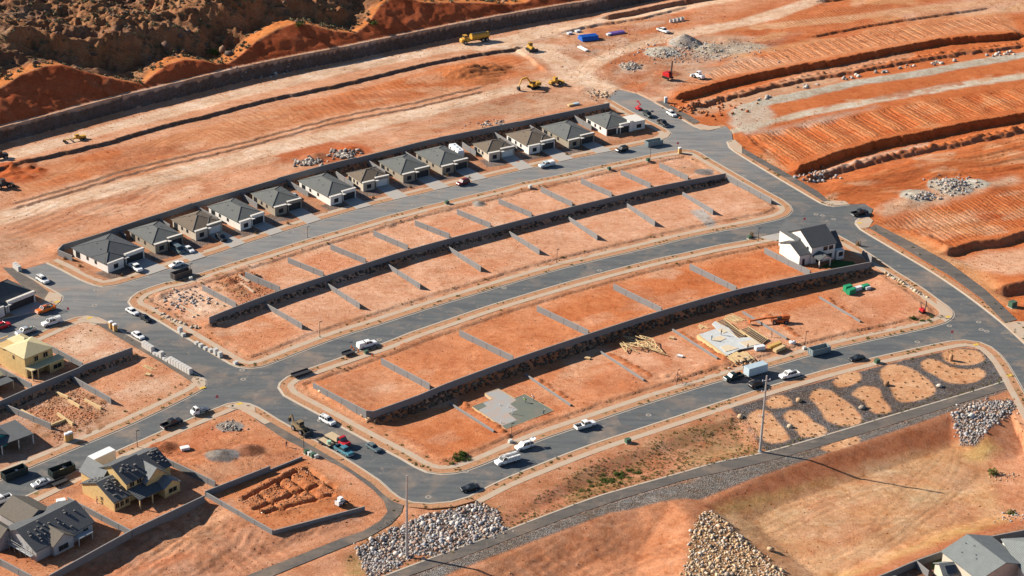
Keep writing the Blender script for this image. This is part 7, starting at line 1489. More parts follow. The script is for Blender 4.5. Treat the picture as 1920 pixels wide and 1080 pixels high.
# utility cabinets
M_UGRN, M_UPALE = mat('cabinet_green', (0.06,0.12,0.08), .6), mat('cabinet_pale', (0.55,0.58,0.55), .6)
u0 = None
for px, s, m, lab in (((1898,575),1.5,M_UGRN,'large dark green transformer on a pale slab at the right edge'),((575,850),.9,M_UGRN,'green cabinet, leftmost of the row beside the lower path'),((581,853),.8,M_UPALE,'pale cabinet in the row beside the lower path, next to the green leftmost one'),((587,856),.9,M_UGRN,'green cabinet between two pale ones beside the lower path'),((593,858),.75,M_UPALE,'pale cabinet, rightmost of the row beside the lower path'),
 ((838,384),.9,M_UGRN,'green cabinet on the verge of the back street by a dirt pile'),((1215,302),.9,M_UGRN,'green cabinet at the foot of the tall lamp post'),((687,665),.8,M_UGRN,'green cabinet behind the white pickup with bed canopy'),((1142,318),.8,M_UGRN,'green cabinet on the far verge, halfway along the back street'),((1644,682),1.0,M_UGRN,'green cabinet on the edge of the gravel garden'),((1177,830),1.0,M_UGRN,'green cabinet on the slope below the near street'),((1508,655),.7,M_UPALE,'pale cabinet at the foot of the lamp post by the platform'),((957,830),.7,M_UPALE,'pale cabinet at the foot of the lamp post by the slab'),((358,526),.7,M_UPALE,'pale cabinet beside the open brown dumpster'),((1405,449),.8,M_UGRN,'grey green box by the drive of the white two-storey house'),((994,352),.8,M_UPALE,'pale cabinet on the verge of the back street, right of the middle')):
    g = G(*px); g[2] = max(g[2], .1); rz = ang((30,-9), px)
    r = thing('utility_cabinet', lab, 'cabinet', g, rz, 'utility cabinets'); q = MB(); q.box(-.7*s,.7*s,-.55*s,.55*s,.1,1.15*s); q.build('housing', m, r, bevel=.04); q = MB(); q.box(-.9*s,.9*s,-.75*s,.75*s,-.1,.098); q.build('base_slab', M_KERB, r); q = MB(); q.box(-.6*s,.6*s,-.55*s-.02,-.55*s-.001,.2,1.05*s); q.build('door', m, r)
# manhole covers with concrete collars
M_COLLAR, M_IRON = mat('collar_concrete', (0.30,0.27,0.235), .9), mat('cast_iron', (0.12,0.11,0.10), .7)
mh0 = None
for i, px in enumerate([(180,544),(177,573),(945,540),(711,637),(1124,507),(456,711),(454,694),(1216,778),(873,884),(803,932),(1720,641),(1835,604),(1840,618),(1850,621),(1530,402),(1542,404),(1563,411),(1780,611),(500,443),(776,385),(1108,308),(935,351),(600,788)]):
    a = P(*px, 0)
    if mh0 is None: mh0 = thing('manhole_cover', 'round manhole cover with a pale concrete collar in the asphalt', 'manhole cover', (a[0], a[1], .004), 0, 'manhole covers in the streets'); q = MB(); q.cyl((0,0,-.05), (0,0,.008), .78, seg=20); q.build('collar', M_COLLAR, mh0); q = MB(); q.cyl((0,0,-.05), (0,0,.013), .38, seg=16); q.build('lid', M_IRON, mh0)
    else: dup(mh0, (a[0], a[1], .004), 0)
# tactile pads on the corner ramps
M_TACT = mat('tactile_yellow', (0.62,0.42,0.06), .8); tp = None
for px, lab in (((107,566),'left of the orange pickup'),((168,596),'by the tan toilets at the left junction'),((380,727),'at the lower junction'),((449,757),'above the white truck with pipes'),((1778,594),'at the right corner by the red compact machine'),((1830,646),'at the corner of the gravel garden'),((1893,704),'where the garden path meets the pavement'),((1612,418),'at the stub street by the black pickup')):
    a = P(*px, .15); r = thing('tactile_pad', f'yellow tactile paving pad {lab}', 'paving pad', (a[0], a[1], .158), ang((30,-9), px), 'tactile pads'); q = MB(); q.box(-.8,.8,-.45,.45,-.02,.012); q.build('slab', M_TACT, r); q = MB()
    for i in range(6):
        for j in range(4): q.cyl((-.65+i*.26,-.3+j*.2,.0125), (-.65+i*.26,-.3+j*.2,.03), .05, .035, 6)
    q.build('studs', M_TACT, r)
# ---- finished slab with workers
def polyobj(name, pts, z0, z1, m, parent, org): q = MB(); q.prism([(p[0]-org[0], p[1]-org[1]) for p in pts], z0, z1); return q.build(name, m, parent)
M_SL1, M_SL2, M_FORM = concrete('slab_cured', (0.36,0.37,0.37), .55), concrete('slab_fresh', (0.155,0.175,0.15), .12), mat('form_board', (0.52,0.36,0.2), .9)
Z6 = lambda l, o: [(o[0]+a/6, o[1]+b_/6) for a, b_ in l]
so = (820,720); zs = .35; c0 = P(960, 765, zs)
r = thing('house_slab', 'finished concrete house slab in pale and green grey sections', 'slab', (*c0, 0))
for nm, l, m, z in (('pale_section', [(535,105),(685,55),(890,180),(820,225),(905,290),(800,330),(895,405),(735,468),(470,292),(556,250),(512,212),(615,170)], M_SL1, .36), ('green_section', [(870,160),(990,115),(1310,300),(955,440),(800,330),(905,290),(820,225),(890,180)], M_SL2, .355), ('green_section', [(390,255),(512,212),(556,250),(470,292)], M_SL2, .353), ('green_section', [(735,468),(895,405),(955,440),(770,510)], M_SL2, .351)):
    polyobj(nm, PL(Z6(l, so), .35), -.5, z, m, r, c0)
ou = PL(Z6([(390,255),(512,212),(615,170),(535,105),(685,55),(870,160),(990,115),(1310,300),(770,510)], so), .3); fb = MB()
for i in range(len(ou)):
    a, b_ = ou[i]-c0, ou[(i+1) % len(ou)]-c0; d = (b_-a)/np.linalg.norm(b_-a); nn = np.array([-d[1], d[0]])*.05; off = -nn*2.2 if True else nn
    cc_ = (a+b_)/2; fb.hexa([(*(a+nn+off*0),-.3),(*(a-nn),-.3),(*(b_-nn),-.3),(*(b_+nn),-.3)], [(*(a+nn),.40),(*(a-nn),.40),(*(b_-nn),.40),(*(b_+nn),.40)])
fb.build('form_boards', M_FORM, r)
sc_l = [(960.5,776,1.6),(937,760,.5),(953,764,.9),(939,793,.6)]
for x, y, hh_ in sc_l: a = P(x, y, .36)-c0; q = MB(); q.cyl((a[0],a[1],.365), (a[0],a[1],.36+hh_), .09, seg=8); q.build('pipe_stub', C_WHITE, r)
# ---- framed floor platform
po = (1120,560); c0 = P(1380, 635, .8); r = thing('framed_platform', 'timber floor platform with pale sheathing and rows of bare joists', 'platform', (*c0, 0)); PQ = lambda l, z=.8: PL(Z6(l, po), z)-c0
M_DECKP = mat('grey_deck_sheet', (0.50,0.52,0.52), .8, .12, 1.0)
for l in ([(1135,405),(1345,335),(1470,400),(1450,640)], [(1345,335),(1290,280),(1325,252),(1480,330),(1580,440),(1470,400)], [(1470,400),(1580,440),(1720,430),(1850,520),(1600,570),(1450,640)]): q = MB(); q.prism([tuple(p) for p in PQ(l)], .55, .8); q.build('deck_sheet', M_DECKP, r)
for l in ([(1300,445),(1390,415),(1450,450),(1370,485),(1290,465)], [(1350,350),(1400,330),(1465,375),(1415,390)], [(1600,495),(1740,460),(1820,510),(1680,545)], [(1385,540),(1470,520),(1590,560),(1440,600)]): q = MB(); q.prism([tuple(p) for p in PQ(l)], .803, .90); q.build('plywood_sheet', mat('plywood', (0.60,0.50,0.36), .8, .1), r)
M_JOIST = mat('joist_lumber', (0.40,0.31,0.21), .85, .2, 2.0)
A0, A1, B0, B1 = PQ([(1330,250),(1420,222),(1640,430),(1760,380)])
for q4, n_ in (([(1335,252),(1425,224),(1660,410),(1585,440)], 15), ([(1600,345),(1700,312),(1925,455),(1850,518)], 14)):
    a, b_, c, d = PQ(q4)
    for k in range(n_):
        t = (k+.5)/n_; p, q_ = a*(1-t)+d*t, b_*(1-t)+c*t; u = (q_-p)/np.linalg.norm(q_-p); nn = np.array([-u[1], u[0]])*.09; q = MB(); q.hexa([(*(p+nn),.5),(*(p-nn),.5),(*(q_-nn),.5),(*(q_+nn),.5)], [(*(p+nn),.78),(*(p-nn),.78),(*(q_-nn),.78),(*(q_+nn),.78)]); q.build('joist', M_JOIST, r)
    for (p, q_) in ((a, d), (b_, c)): u = (q_-p)/np.linalg.norm(q_-p); nn = np.array([-u[1], u[0]])*.12; q = MB(); q.hexa([(*(p+nn),-.2),(*(p-nn),-.2),(*(q_-nn),-.2),(*(q_+nn),-.2)], [(*(p+nn),.83),(*(p-nn),.83),(*(q_-nn),.83),(*(q_+nn),.83)]); q.build('rim_board', M_STUD, r)
p, q_ = PQ([(1130,405),(1450,645)]); u = (q_-p)/np.linalg.norm(q_-p); nn = np.array([-u[1], u[0]])*.3; q = MB(); q.hexa([(*(p+nn),-.4),(*(p-nn),-.4),(*(q_-nn),-.4),(*(q_+nn),-.4)], [(*(p+nn),.84),(*(p-nn),.84),(*(q_-nn),.84),(*(q_+nn),.84)]); q.build('rim_board', M_STUD, r)
def boards(px, d, n_, L, w_, lab, m, group=None, thick=.06, fan=.25, gap=.45, cat='lumber', name='lumber_pile'):
    """boards lying side by side on the ground"""
    g = G(*px); rz = ang(d, px); rt = thing(name, lab, cat, (g[0], g[1], g[2]+.08), rz, group)
    for k in range(n_): q = MB(); q.box(-L/2+rng.normal(0, .3), L/2+rng.normal(0, .3), -w_/2, w_/2, 0, thick, None, Matrix.Translation((rng.normal(0, .2), (k-n_/2)*gap, .07*k % .2)) @ Matrix.Rotation(rng.normal(0, fan*.2), 4, 'Z')); q.build('board', m, rt)
boards((1380,672), (16,11), 7, 4.6, .5, 'fan of pale boards lying in front of the framed platform, left bunch', M_STUD, gap=.55); boards((1396,668), (14,12), 7, 4.6, .5, 'fan of pale boards lying in front of the framed platform, right bunch', M_STUD, gap=.6); boards((1377,598), (22,10), 9, 5.0, .3, 'spread of pale boards behind the framed platform', M_STUD, gap=.42); boards((1318,613), (10,8), 5, 2.4, .3, 'small heap of offcuts left of the framed platform', M_STUD)
def lumber_stack(px, d, L, W_, H_, m, lab, group=None):
    g = G(*px); rt = thing('lumber_stack', lab, 'lumber stack', (g[0], g[1], g[2]), ang(d, px), group); q = MB()
    for x in (-L*.35, 0, L*.35): q.box(x-.08, x+.08, -W_/2, W_/2, -.1, .12)
    q.build('bearers', M_WOOD, rt); n_ = 3
    for k in range(n_): q = MB(); q.box(-L/2+rng.uniform(-.1, .1), L/2+rng.uniform(-.1, .1), -W_/2, W_/2, .122+k*(H_/n_), .122+(k+1)*(H_/n_)-.02); q.build('board_layer', m, rt)
    return rt
M_YLUM, M_WRAPW, M_WRAPG = mat('yellow_lumber', (0.55,0.34,0.10), .8, .1), mat('white_wrap', (0.66,0.68,0.70), .5, .08), mat('green_wrap', (0.02,0.26,0.12), .5, .12)
lumber_stack((1452,650), (24,-9), 4.6, 1.2, .8, M_YLUM, 'yellow lumber stack beside the framed platform'); lumber_stack((1461,657), (22,-10), 4.2, 1.2, .9, M_STUD, 'pale lumber stack in front of the yellow one'); lumber_stack((1424,656), (20,-3), 2.8, 1.4, 1.2, M_WRAPW, 'white wrapped stack right of the framed platform')
lumber_stack((1589,546), (12,-3), 2.6, 1.4, 1.9, M_WRAPG, 'green wrapped stack, rear left of the group on the corner lot'); lumber_stack((1595,551), (14,-5), 2.8, 1.4, 1.6, M_WRAPG, 'green wrapped stack in front, with a yellowish top'); lumber_stack((1608,544), (14,-4), 2.6, 1.2, 1.1, M_WRAPW, 'white wrapped stack between the green ones'); lumber_stack((1622,541), (14,-4), 2.4, 1.3, 1.2, M_WRAPG, 'green wrapped stack standing apart on the right'); lumber_stack((1627,543), (12,-3), 1.8, .8, .9, M_WRAPW, 'white wrapped stack leaning on the right-hand green one')
g = G(1486,645); o = stones('sand_bag', np.array([(0,0,.4),(.5,.3,.35),(-.3,.5,.3)]), np.array([.9,.7,.6]), np.array([(0.62,0.66,0.70)]), seed=55); o.location = g; tag(o, 'crumpled white tarpaulin heap right of the lumber stacks', 'tarpaulin')
# roof trusses in a heap
trl = [((1185,640),(26,12)),((1195,646),(30,10)),((1203,648),(26,14)),((1212,650),(34,12)),((1222,655),(24,10)),((1230,660),(20,8)),((1190,652),(20,6)),((1183,655),(16,10)),((1167,655),(8,12)),((1208,640),(30,8)),((1215,645),(22,14)),((1200,655),(24,4))]
for k, (px, d) in enumerate(trl):
    g = G(*px); L, h_ = rng.uniform(5.5, 8.5), rng.uniform(1.2, 1.8); rt = thing('roof_truss', 'pale timber roof truss lying in the jumbled heap on the sandy lot', 'roof truss', (g[0], g[1], g[2]+.15+.07*k), ang(d, px), 'heap of roof trusses'); rt.rotation_euler = (rng.uniform(1.0, 1.45)*(1 if k % 2 else -1)+math.pi/2*0, rng.uniform(-.12, .12), ang(d, px))
    def bar(nm, a, b_): q = MB(); a, b_ = Vector(a), Vector(b_); u = (b_-a).normalized(); s = Vector((0,1,0)); n_ = u.cross(s); q.hexa([tuple(a+s*.06-n_*.1), tuple(a-s*.06-n_*.1), tuple(b_-s*.06-n_*.1), tuple(b_+s*.06-n_*.1)], [tuple(a+s*.06+n_*.1), tuple(a-s*.06+n_*.1), tuple(b_-s*.06+n_*.1), tuple(b_+s*.06+n_*.1)]); q.build(nm, M_STUD, rt)
    bar('bottom_chord', (-L/2,0,0), (L/2,0,0)); bar('top_chord', (-L/2,0,.1), (0,0,h_)); bar('top_chord', (0,0,h_), (L/2,0,.1)); bar('web', (0,0,h_), (-L*.18,0,0)); bar('web', (0,0,h_), (L*.18,0,0)); bar('web', (-L*.27,0,h_*.48), (-L*.18,0,0)); bar('web', (L*.27,0,h_*.48), (L*.18,0,0))
for px, m, lab in (((1260,635),M_STUD,'small pale pallet by the low wall left of the platform'),((1275,669),C_WHITE,'small white crate alone on the sandy lot'),((1102,673),M_STUD,'small pale pallet on the orange lot left of the trusses'),((278,704),M_STUD,'small board stack on the cleared left lot')): lumber_stack(px, (10,2), 1.6, 1.0, .4, m, lab)
# footing forms on the dug-out lots
for i, (a, b_) in enumerate([((105,738),(128,748)),((129,753),(150,765)),((159,752),(190,768)),((108,778),(137,798)),((40,772),(95,802)),((97,800),(122,790)),((1100+0,0),(0,0))][:6]):
    fence(a, b_, f'pale footing form board on the dug-out left lot, {["rear left","middle","rear right","front","left edge","front edge"][i]}', 'footing forms on the dug-out lot', h=.75, piers=0, th=.45, name='footing_form', cap=False, m=M_STUD)
for i, (a, b_) in enumerate([((448,517),(468,529)),((452,532),(476,549)),((400,565),(420,574)),((338,574),(370,592))]): fence(a, b_, f'pale footing strip on the upper left lots of the middle block, {["first","second","third","fourth"][i]}', 'footing strips on the upper left lots', h=.45, piers=0, th=.4, name='footing_form', cap=False, m=M_WALK)
boards((280,690), (20,9), 3, 4.5, .25, 'three long boards on the cleared left lot', M_STUD, gap=.4)
# pipes and rings on the upper site
M_BLUE, M_PURP = mat('blue_pipe', (0.02,0.14,0.55), .4), mat('purple_pipe', (0.30,0.18,0.50), .5)
def pipes(px, d, n_, L, rr, m, lab, rows=2):
    g = G(*px); rt = thing('pipe_stack', lab, 'pipes', (g[0], g[1], g[2]), ang(d, px))
    for j in range(rows):
        for k in range(n_-j): q = MB(); y = (k-(n_-j-1)/2)*rr*2.02; z = rr+j*rr*1.75; q.cyl((-L/2,y,z), (L/2,y,z), rr, seg=12); q.build('pipe', m, rt)
pipes((1103,74), (34,-4), 7, 7.4, .34, M_BLUE, 'stack of bright blue pipes on the upper site', 3); pipes((1156,63), (30,-5), 6, 6.8, .22, M_PURP, 'stack of purple pipes right of the blue ones', 2); pipes((1093,93), (22,11), 2, 5.5, .4, C_WHITE, 'two white pipes below the blue stack', 1)
for i, px in enumerate([(1258,42),(1265,40.5),(1272,39),(1279,37.5)]):
    g = G(*px); rt = thing('concrete_ring', f'pale concrete manhole ring, {["first","second","third","fourth"][i]} from the left above the lone white pickup', 'concrete ring', (g[0], g[1], g[2]-.05), 0, 'concrete rings'); q = MB(); n_ = 14; v = [(math.cos(t)*r_, math.sin(t)*r_, z) for z in (0, 1.3) for r_ in (.75, .6) for t in np.arange(n_)*2*math.pi/n_]; f = []
    for k in range(n_): a, b_ = k, (k+1) % n_; f += [(a, b_, 2*n_+b_, 2*n_+a), (n_+b_, n_+a, 3*n_+a, 3*n_+b_), (2*n_+a, 2*n_+b_, 3*n_+b_, 3*n_+a)]
    q.add(v, f); q.build('ring_wall', M_CBLK, rt)
for px, lab, m in (((1068,64),'pale wrapped pallet left of the blue pipes, front one',M_WRAPW),((1083,60),'pale wrapped pallet left of the blue pipes, rear one',M_WRAPW),((1142,66),'pale crate between the blue and purple pipes',M_WRAPW),((1070,199),'pale pallet of materials above the rear wall, left one',M_STUD),((1080,197),'pale pallet of materials above the rear wall, right one',C_ICE),((347,843),'white sack pallet on the lot with dirt heaps',C_WHITE),((48,958),'white sheeting beside the grey unfinished house',M_WRAPW),((115,942),'crumpled white sheeting between the two unfinished houses',C_WHITE)): lumber_stack(px, (10,-2), 2.2, 1.4, .7, m, lab)
# culvert mouth in the right riprap
g = G(1822,781); rt = thing('culvert_pipe', 'dark culvert pipe mouth in the grey riprap at the right', 'culvert', (g[0], g[1], g[2]-.3), -2.2); q = MB(); q.cyl((-.4,0,.55), (1.6,0,.4), .75, seg=18, cap=False); q.build('pipe_wall', M_CBLK, rt); q = MB(); q.cyl((-.2,0,.55), (-.1,0,.55), .70, seg=18); q.build('dark_mouth', M_VOID, rt)
# traffic cones
c_ = None
for i, px in enumerate([(659,652),(663,656),(698,668),(672,659)]):
    g = Wp(px); rt = thing('traffic_cone', f'orange traffic cone near the white pickup with bed canopy, {["first","second","fourth","third"][i]} from the left', 'traffic cone', g, 0, 'traffic cones'); q = MB(); q.cyl((0,0,.04), (0,0,.9), .22, .04, 10); q.build('cone', C_ORANGE, rt); q = MB(); q.box(-.28,.28,-.28,.28,0,.04); q.build('foot', M_RUB, rt)
# ------------------------------------------------------------------ people
M_SKIN, M_HIVIS, M_JEAN, M_SHIRTW, M_SHIRTR, M_DARKC = mat('skin', (0.42,0.24,0.16), .6), mat('hi_vis_cloth', (0.35,0.62,0.04), .8), mat('denim', (0.05,0.07,0.12), .9), mat('pale_shirt', (0.60,0.60,0.58), .9), mat('red_shirt', (0.45,0.06,0.05), .9), mat('dark_cloth', (0.03,0.03,0.035), .9)
def person(px, z, rz, shirt, hat, lab, pose='stand'):
    """one continuous skinned body; shirt and trousers by material, hat a child"""
    bend = {'stand': 0.08, 'bend': 1.05, 'walk': .12}[pose]; kn = .12 if pose == 'bend' else .02
    hip = Vector((0 if pose != 'bend' else -.12, 0, .93)); up = Vector((math.sin(bend), 0, math.cos(bend)))
    J = [hip, hip+up*.25, hip+up*.50, hip+up*.58, hip+up*.64+Vector((.02,0,0)), hip+up*.80+Vector((.03,0,0)), hip+up*.86+Vector((.05,0,0))]; Rr = [.14,.135,.16,.07,.075,.10,.05]; E_ = [(i, i+1) for i in range(6)]; mz = ['t','s','s','k','k','k','k']
    for s in (-1, 1):
        sw_ = .16*s if pose == 'walk' else 0; b0 = len(J); hp_ = hip+Vector((0, s*.09, -.04)); kneep = Vector((hip.x*.5+kn+sw_*.6, s*.10, .50)); ank = Vector((sw_-.02, s*.11, .09)); toe = ank+Vector((.17, s*.02, -.05))
        J += [hp_, kneep, ank, toe]; Rr += [.095,.065,.045,.035]; E_ += [(0, b0), (b0, b0+1), (b0+1, b0+2), (b0+2, b0+3)]; mz += ['t']*4
        sh = hip+up*.49+Vector((0, s*.19, 0)); el = sh+Vector((.08+(.1 if pose == 'bend' else 0), s*.08, -.27)); wr = el+Vector((.16+sw_*.5, -s*.03, -.20)); hd = wr+Vector((.05, 0, -.07)); b1 = len(J)
        J += [sh, el, wr, hd]; Rr += [.06,.045,.034,.036]; E_ += [(2, b1), (b1, b1+1), (b1+1, b1+2), (b1+2, b1+3)]; mz += ['s','s','k','k']
        for f_ in range(5): q = hd+Vector((.05 if f_ else .03, s*(-.035+.018*f_), -.07-(.012 if f_ in (2, 3) else 0) if f_ else -.02)); J.append(q); Rr.append(.011); E_.append((b1+3, len(J)-1)); mz.append('k')
    me = bpy.data.meshes.new('person'); me.from_pydata([tuple(j) for j in J], E_, []); o = bpy.data.objects.new('person', me); COL.objects.link(o); md = o.modifiers.new('skin', 'SKIN'); md.use_smooth_shade = True
    for i, v in enumerate(me.skin_vertices[0].data): v.radius = (Rr[i], Rr[i]); v.use_root = (i == 0)
    o.modifiers.new('sub', 'SUBSURF').levels = 1; o.modifiers['sub'].render_levels = 1
    dg = bpy.context.evaluated_depsgraph_get(); m2 = bpy.data.meshes.new_from_object(o.evaluated_get(dg)); bpy.data.objects.remove(o)
    m2.materials.clear()
    for k in (M_JEAN, shirt, M_SKIN): m2.materials.append(k)
    Jn = np.array([tuple(j) for j in J]); mi = [{'t': 0, 's': 1, 'k': 2}[mz[int(np.argmin(((Jn-np.array(p.center[:]))**2).sum(1)))]] for p in m2.polygons]; m2.polygons.foreach_set('material_index', mi)
    a = P(px[0], px[1], z); ob = bpy.data.objects.new('person', m2); COL.objects.link(ob); ob.location = (a[0], a[1], z); ob.rotation_euler = (0, 0, rz); tag(ob, lab, 'person', None)
    top = J[6]; q = MB(); rr = .125; n_ = 12; v = [(top.x+rr*1.25*math.cos(t), top.y+rr*1.1*math.sin(t), top.z-.02) for t in np.arange(n_)*2*math.pi/n_]+[(top.x+rr*math.cos(t)-.01, top.y+rr*.92*math.sin(t), top.z+.01) for t in np.arange(n_)*2*math.pi/n_]+[(top.x+rr*.6*math.cos(t)-.01, top.y+rr*.55*math.sin(t), top.z+.09) for t in np.arange(n_)*2*math.pi/n_]
    q.add(v, [(i, (i+1) % n_, n_+(i+1) % n_, n_+i) for i in range(n_)]+[(n_+i, n_+(i+1) % n_, 2*n_+(i+1) % n_, 2*n_+i) for i in range(n_)]+[tuple(range(2*n_, 3*n_))]); q.build('hard_hat', hat, ob); return ob
person((986,755), .37, 2.8, M_HIVIS, C_WHITE, 'worker in green hi-vis bending over on the green grey slab section', 'bend'); person((1001,751), .37, 2.5, M_SHIRTW, C_WHITE, 'worker in pale shirt bending at the rear edge of the slab', 'bend'); person((1019,778), .1, 1.2, M_DARKC, C_WHITE, 'worker in dark clothes at the right front edge of the slab', 'bend')
person((1352,628), .82, .5, M_DARKC, M_DARKC, 'worker in dark clothes at the rear of the framed platform'); person((1334,638), .82, .2, M_DARKC, C_WHITE, 'worker in dark clothes and white hat on the left of the framed platform'); person((1402,655), .82, 2.0, M_SHIRTR, M_SHIRTR, 'worker in red shirt at the front corner of the framed platform'); person((1447,632), zt(*P(1447,632)), 3.0, M_DARKC, M_DARKC, 'person in dark clothes standing by the wall under the orange boom')
person((537,838), .1, -.8, M_DARKC, M_DARKC, 'person in dark clothes walking on the lot left of the lower path', 'walk'); person((674,655), .02, 1.5, M_HIVIS, M_SHIRTR, 'worker in hi-vis standing behind the white pickup with bed canopy'); person((182,944), .1, .7, M_SHIRTR, M_DARKC, 'person in red shirt standing beside the half roofed house')
# steel frame stand by the near street
g = G(1271,718); rt = thing('steel_stand', 'dark spindly steel stand on the verge below the truss heap', 'stand', g, .4); q = MB()
for a, b_ in (((-1,-1),(-.4,-.4)),((1,-1),(.4,-.4)),((1,1),(.4,.4)),((-1,1),(-.4,.4))): q.cyl((a[0],a[1],-.1), (b_[0],b_[1],2.4), .06, seg=6)
q.cyl((-.4,-.4,2.4), (.4,.4,2.4), .06, seg=6); q.cyl((-.4,.4,2.4), (.4,-.4,2.4), .06, seg=6); q.cyl((-.7,-.7,1.2), (.7,.7,1.2), .05, seg=6); q.cyl((-.4,-.4,2.4), (-.7,-.4,3.8), .05, seg=6); q.build('frame', M_STEELD, rt)
# ------------------------------------------------------------------ rocks, weeds, shrubs
def scatter(poly, n, seed, mind=0.0):
    r = np.random.default_rng(seed); a, b_ = poly.min(0), poly.max(0); out = []
    while len(out) < n:
        p = a+(b_-a)*r.random((n*3, 2)); k = inside(poly, p[:, 0], p[:, 1]); p = p[k]
        for q in p:
            if mind and any(np.hypot(*(q-o)) < mind for o in out): continue
            out.append(q)
            if len(out) >= n: break
        if mind: mind *= .9
    return np.array(out[:n])
rip = []
for poly, n_, pal, seed in ((RIP1, 2600, 0, 31), (RIP2, 900, 1, 32), (RIP3, 1500, 2, 33)):
    r = np.random.default_rng(seed); p = scatter(poly, n_, seed); p = p+r.normal(0, .35, p.shape)+(r.random((n_, 1)) < .06)*r.normal(0, 1.6, p.shape); s = np.clip(r.lognormal(-1.42, .36, n_), .13, .62)
    for q, k in zip(p, s): rip.append((k, q[0], q[1], pal))
rip.sort(key=lambda t: -t[0])
PALS = [PAL_WHITE, PAL_WHITE, PAL_TAN*1.15]; protos = {}
RL = ['large pale stone in the wide riprap bed below the bottom street bend', 'large grey stone in the riprap around the right culvert', 'large tan stone in the tan riprap at the bottom edge']; RG = ['big stones of the wide riprap bed', 'big stones around the culvert', 'big stones of the tan riprap']
for i, (s, x, y, pal) in enumerate(rip[:300]):
    key = (pal, i % 7)
    if key not in protos: o = stones('riprap_stone', np.zeros((1, 3)), np.ones(1), PALS[pal][[i % 7 % len(PALS[pal])]], seed=100+pal*10+i % 7); protos[key] = o
    else: o = protos[key].copy(); COL.objects.link(o)
    o.location = (x, y, zt(x, y)+s*.3); o.scale = (s*1.1, s*1.1, s*1.1); o.rotation_euler = (rng.uniform(-.3, .3), rng.uniform(-.3, .3), rng.uniform(0, 6.2)); tag(o, RL[pal], 'stone', RG[pal])
for pal, nm in enumerate(('grey and white riprap filling the bed below the street bend', 'grey riprap round the culvert at the right', 'tan riprap spilling down at the bottom edge')):
    q = np.array([(x, y, zt(x, y)+s*.2, s) for s, x, y, k in rip[300:] if k == pal]); tag(stones('riprap', q[:, :3], q[:, 3]*1.08, PALS[pal], seed=40+pal), nm, 'riprap', kind='stuff')
# boulders in the gravel garden, standing stone, strays
def boulder(px, s, pal, lab, group=None, sq=.75, seed=0, sc=(1, 1, 1)):
    g = G(*px); o = stones('boulder', np.zeros((1, 3)), np.array([1.0]), pal[[seed % len(pal)]], seed=seed, squash=sq); o.location = (g[0], g[1], g[2]+s*.35*sc[2]); o.scale = (s*sc[0], s*sc[1], s*sc[2]); tag(o, lab, 'boulder', group); return o
for i, (px, lab) in enumerate([((1388,783),'tan boulder at the left end of the gravel garden'),((1498,752),'tan boulder between two sand beds near the left steel pole'),((1481,801),'tan boulder beside the second sand bed from the left'),((1616,766),'tan boulder between the two tallest sand beds'),((1761,725),'tan boulder below the long sand bed at the right'),((1662,722),'tan boulder between the middle sand beds'),((1444,1031),'pale boulder alone on the basin floor')]): boulder(px, 1.0, PAL_TAN, lab, None, .7, 60+i)
boulder((1783,676), 1.0, PAL_TAN, 'upright tan standing stone in the right-hand sand bed', None, 1.0, 71, (.7, .7, 1.7))
# boulders along the upper gravel road and site rubble
i = 0
for x0, y0, x1, y1, n_ in ((1420,187,1455,180,6),(1495,165,1540,158,8),(1568,150,1612,143,9),(1628,142,1668,134,6),(1685,128,1718,124,6),(1745,121,1790,116,9),(1850,105,1904,98,12)):
    for k in range(n_): t = rng.random(); boulder((x0+(x1-x0)*t+rng.normal(0, 1), y0+(y1-y0)*t+rng.normal(0, 1.6)), rng.uniform(.5, 1.0), PAL_GREY*1.35, 'pale boulder in the broken line along the upper gravel road', 'boulders along the upper gravel road', .75, 80+i % 9); i += 1
def rubble(cx, cy, rx, ry, n_, s, pal, lab, seed):
    r = np.random.default_rng(seed); pos = []
    for _ in range(n_): a = G(cx+r.normal(0, rx), cy+r.normal(0, ry), 4); pos.append((a[0], a[1], a[2]+s*.3))
    tag(stones('rubble', np.array(pos), r.uniform(s*.5, s*1.4, n_), pal, seed=seed), lab, 'rubble', kind='stuff')
rubble(645, 290, 12, 5, 90, .7, PAL_GREY, 'grey broken rock heap above the rear wall', 201); rubble(580, 305, 12, 4, 80, .6, PAL_GREY, 'grey rubble at the left of the broken rock heap', 202); rubble(1785, 346, 22, 7, 170, .42, PAL_WHITE, 'pale rubble heap on the lower orange pad', 203); rubble(1735, 368, 14, 4, 60, .45, PAL_WHITE, 'pale rubble trailing left on the lower orange pad', 204); rubble(1300, 100, 60, 9, 260, .38, PAL_WHITE, 'scattered pale rock round the gravel cone', 205); rubble(1180, 125, 12, 4, 60, .4, PAL_WHITE, 'pale rock left of the gravel cone', 206); rubble(925, 236, 22, 5, 50, .5, PAL_GREY, 'sparse rock on the dirt above the rear wall', 207); rubble(1125, 178, 12, 4, 50, .45, PAL_TAN, 'litter of rock by the far junction', 208); rubble(520, 130, 40, 3, 0+20, .5, PAL_GREY, 'stones strewn along the haul road', 209)
rubble(1330, 205, 40, 8, 70, .6, PAL_RED, 'red clods along the foot of the upper terrace', 210); rubble(435, 802, 16, 5, 46, .3, PAL_GREY, 'grey rubble on the lot with dirt heaps', 211); rubble(1885, 890, 14, 5, 40, .2, PAL_TAN, 'small pale stones at the right side of the basin', 212); rubble(1900, 965, 14, 6, 50, .25, PAL_WHITE, 'pale stones at the right bottom of the basin', 213); rubble(345, 562, 26, 10, 90, .4, PAL_WHITE, 'pale rubble covering the left lot of the middle block', 214); rubble(1400, 680, 14, 8, 26, .5, PAL_TAN, 'rocks by the corner of the framed platform', 215); rubble(1530, 330, 22, 5, 50, .6, PAL_WHITE, 'pale stones along the foot of the middle terrace', 216)
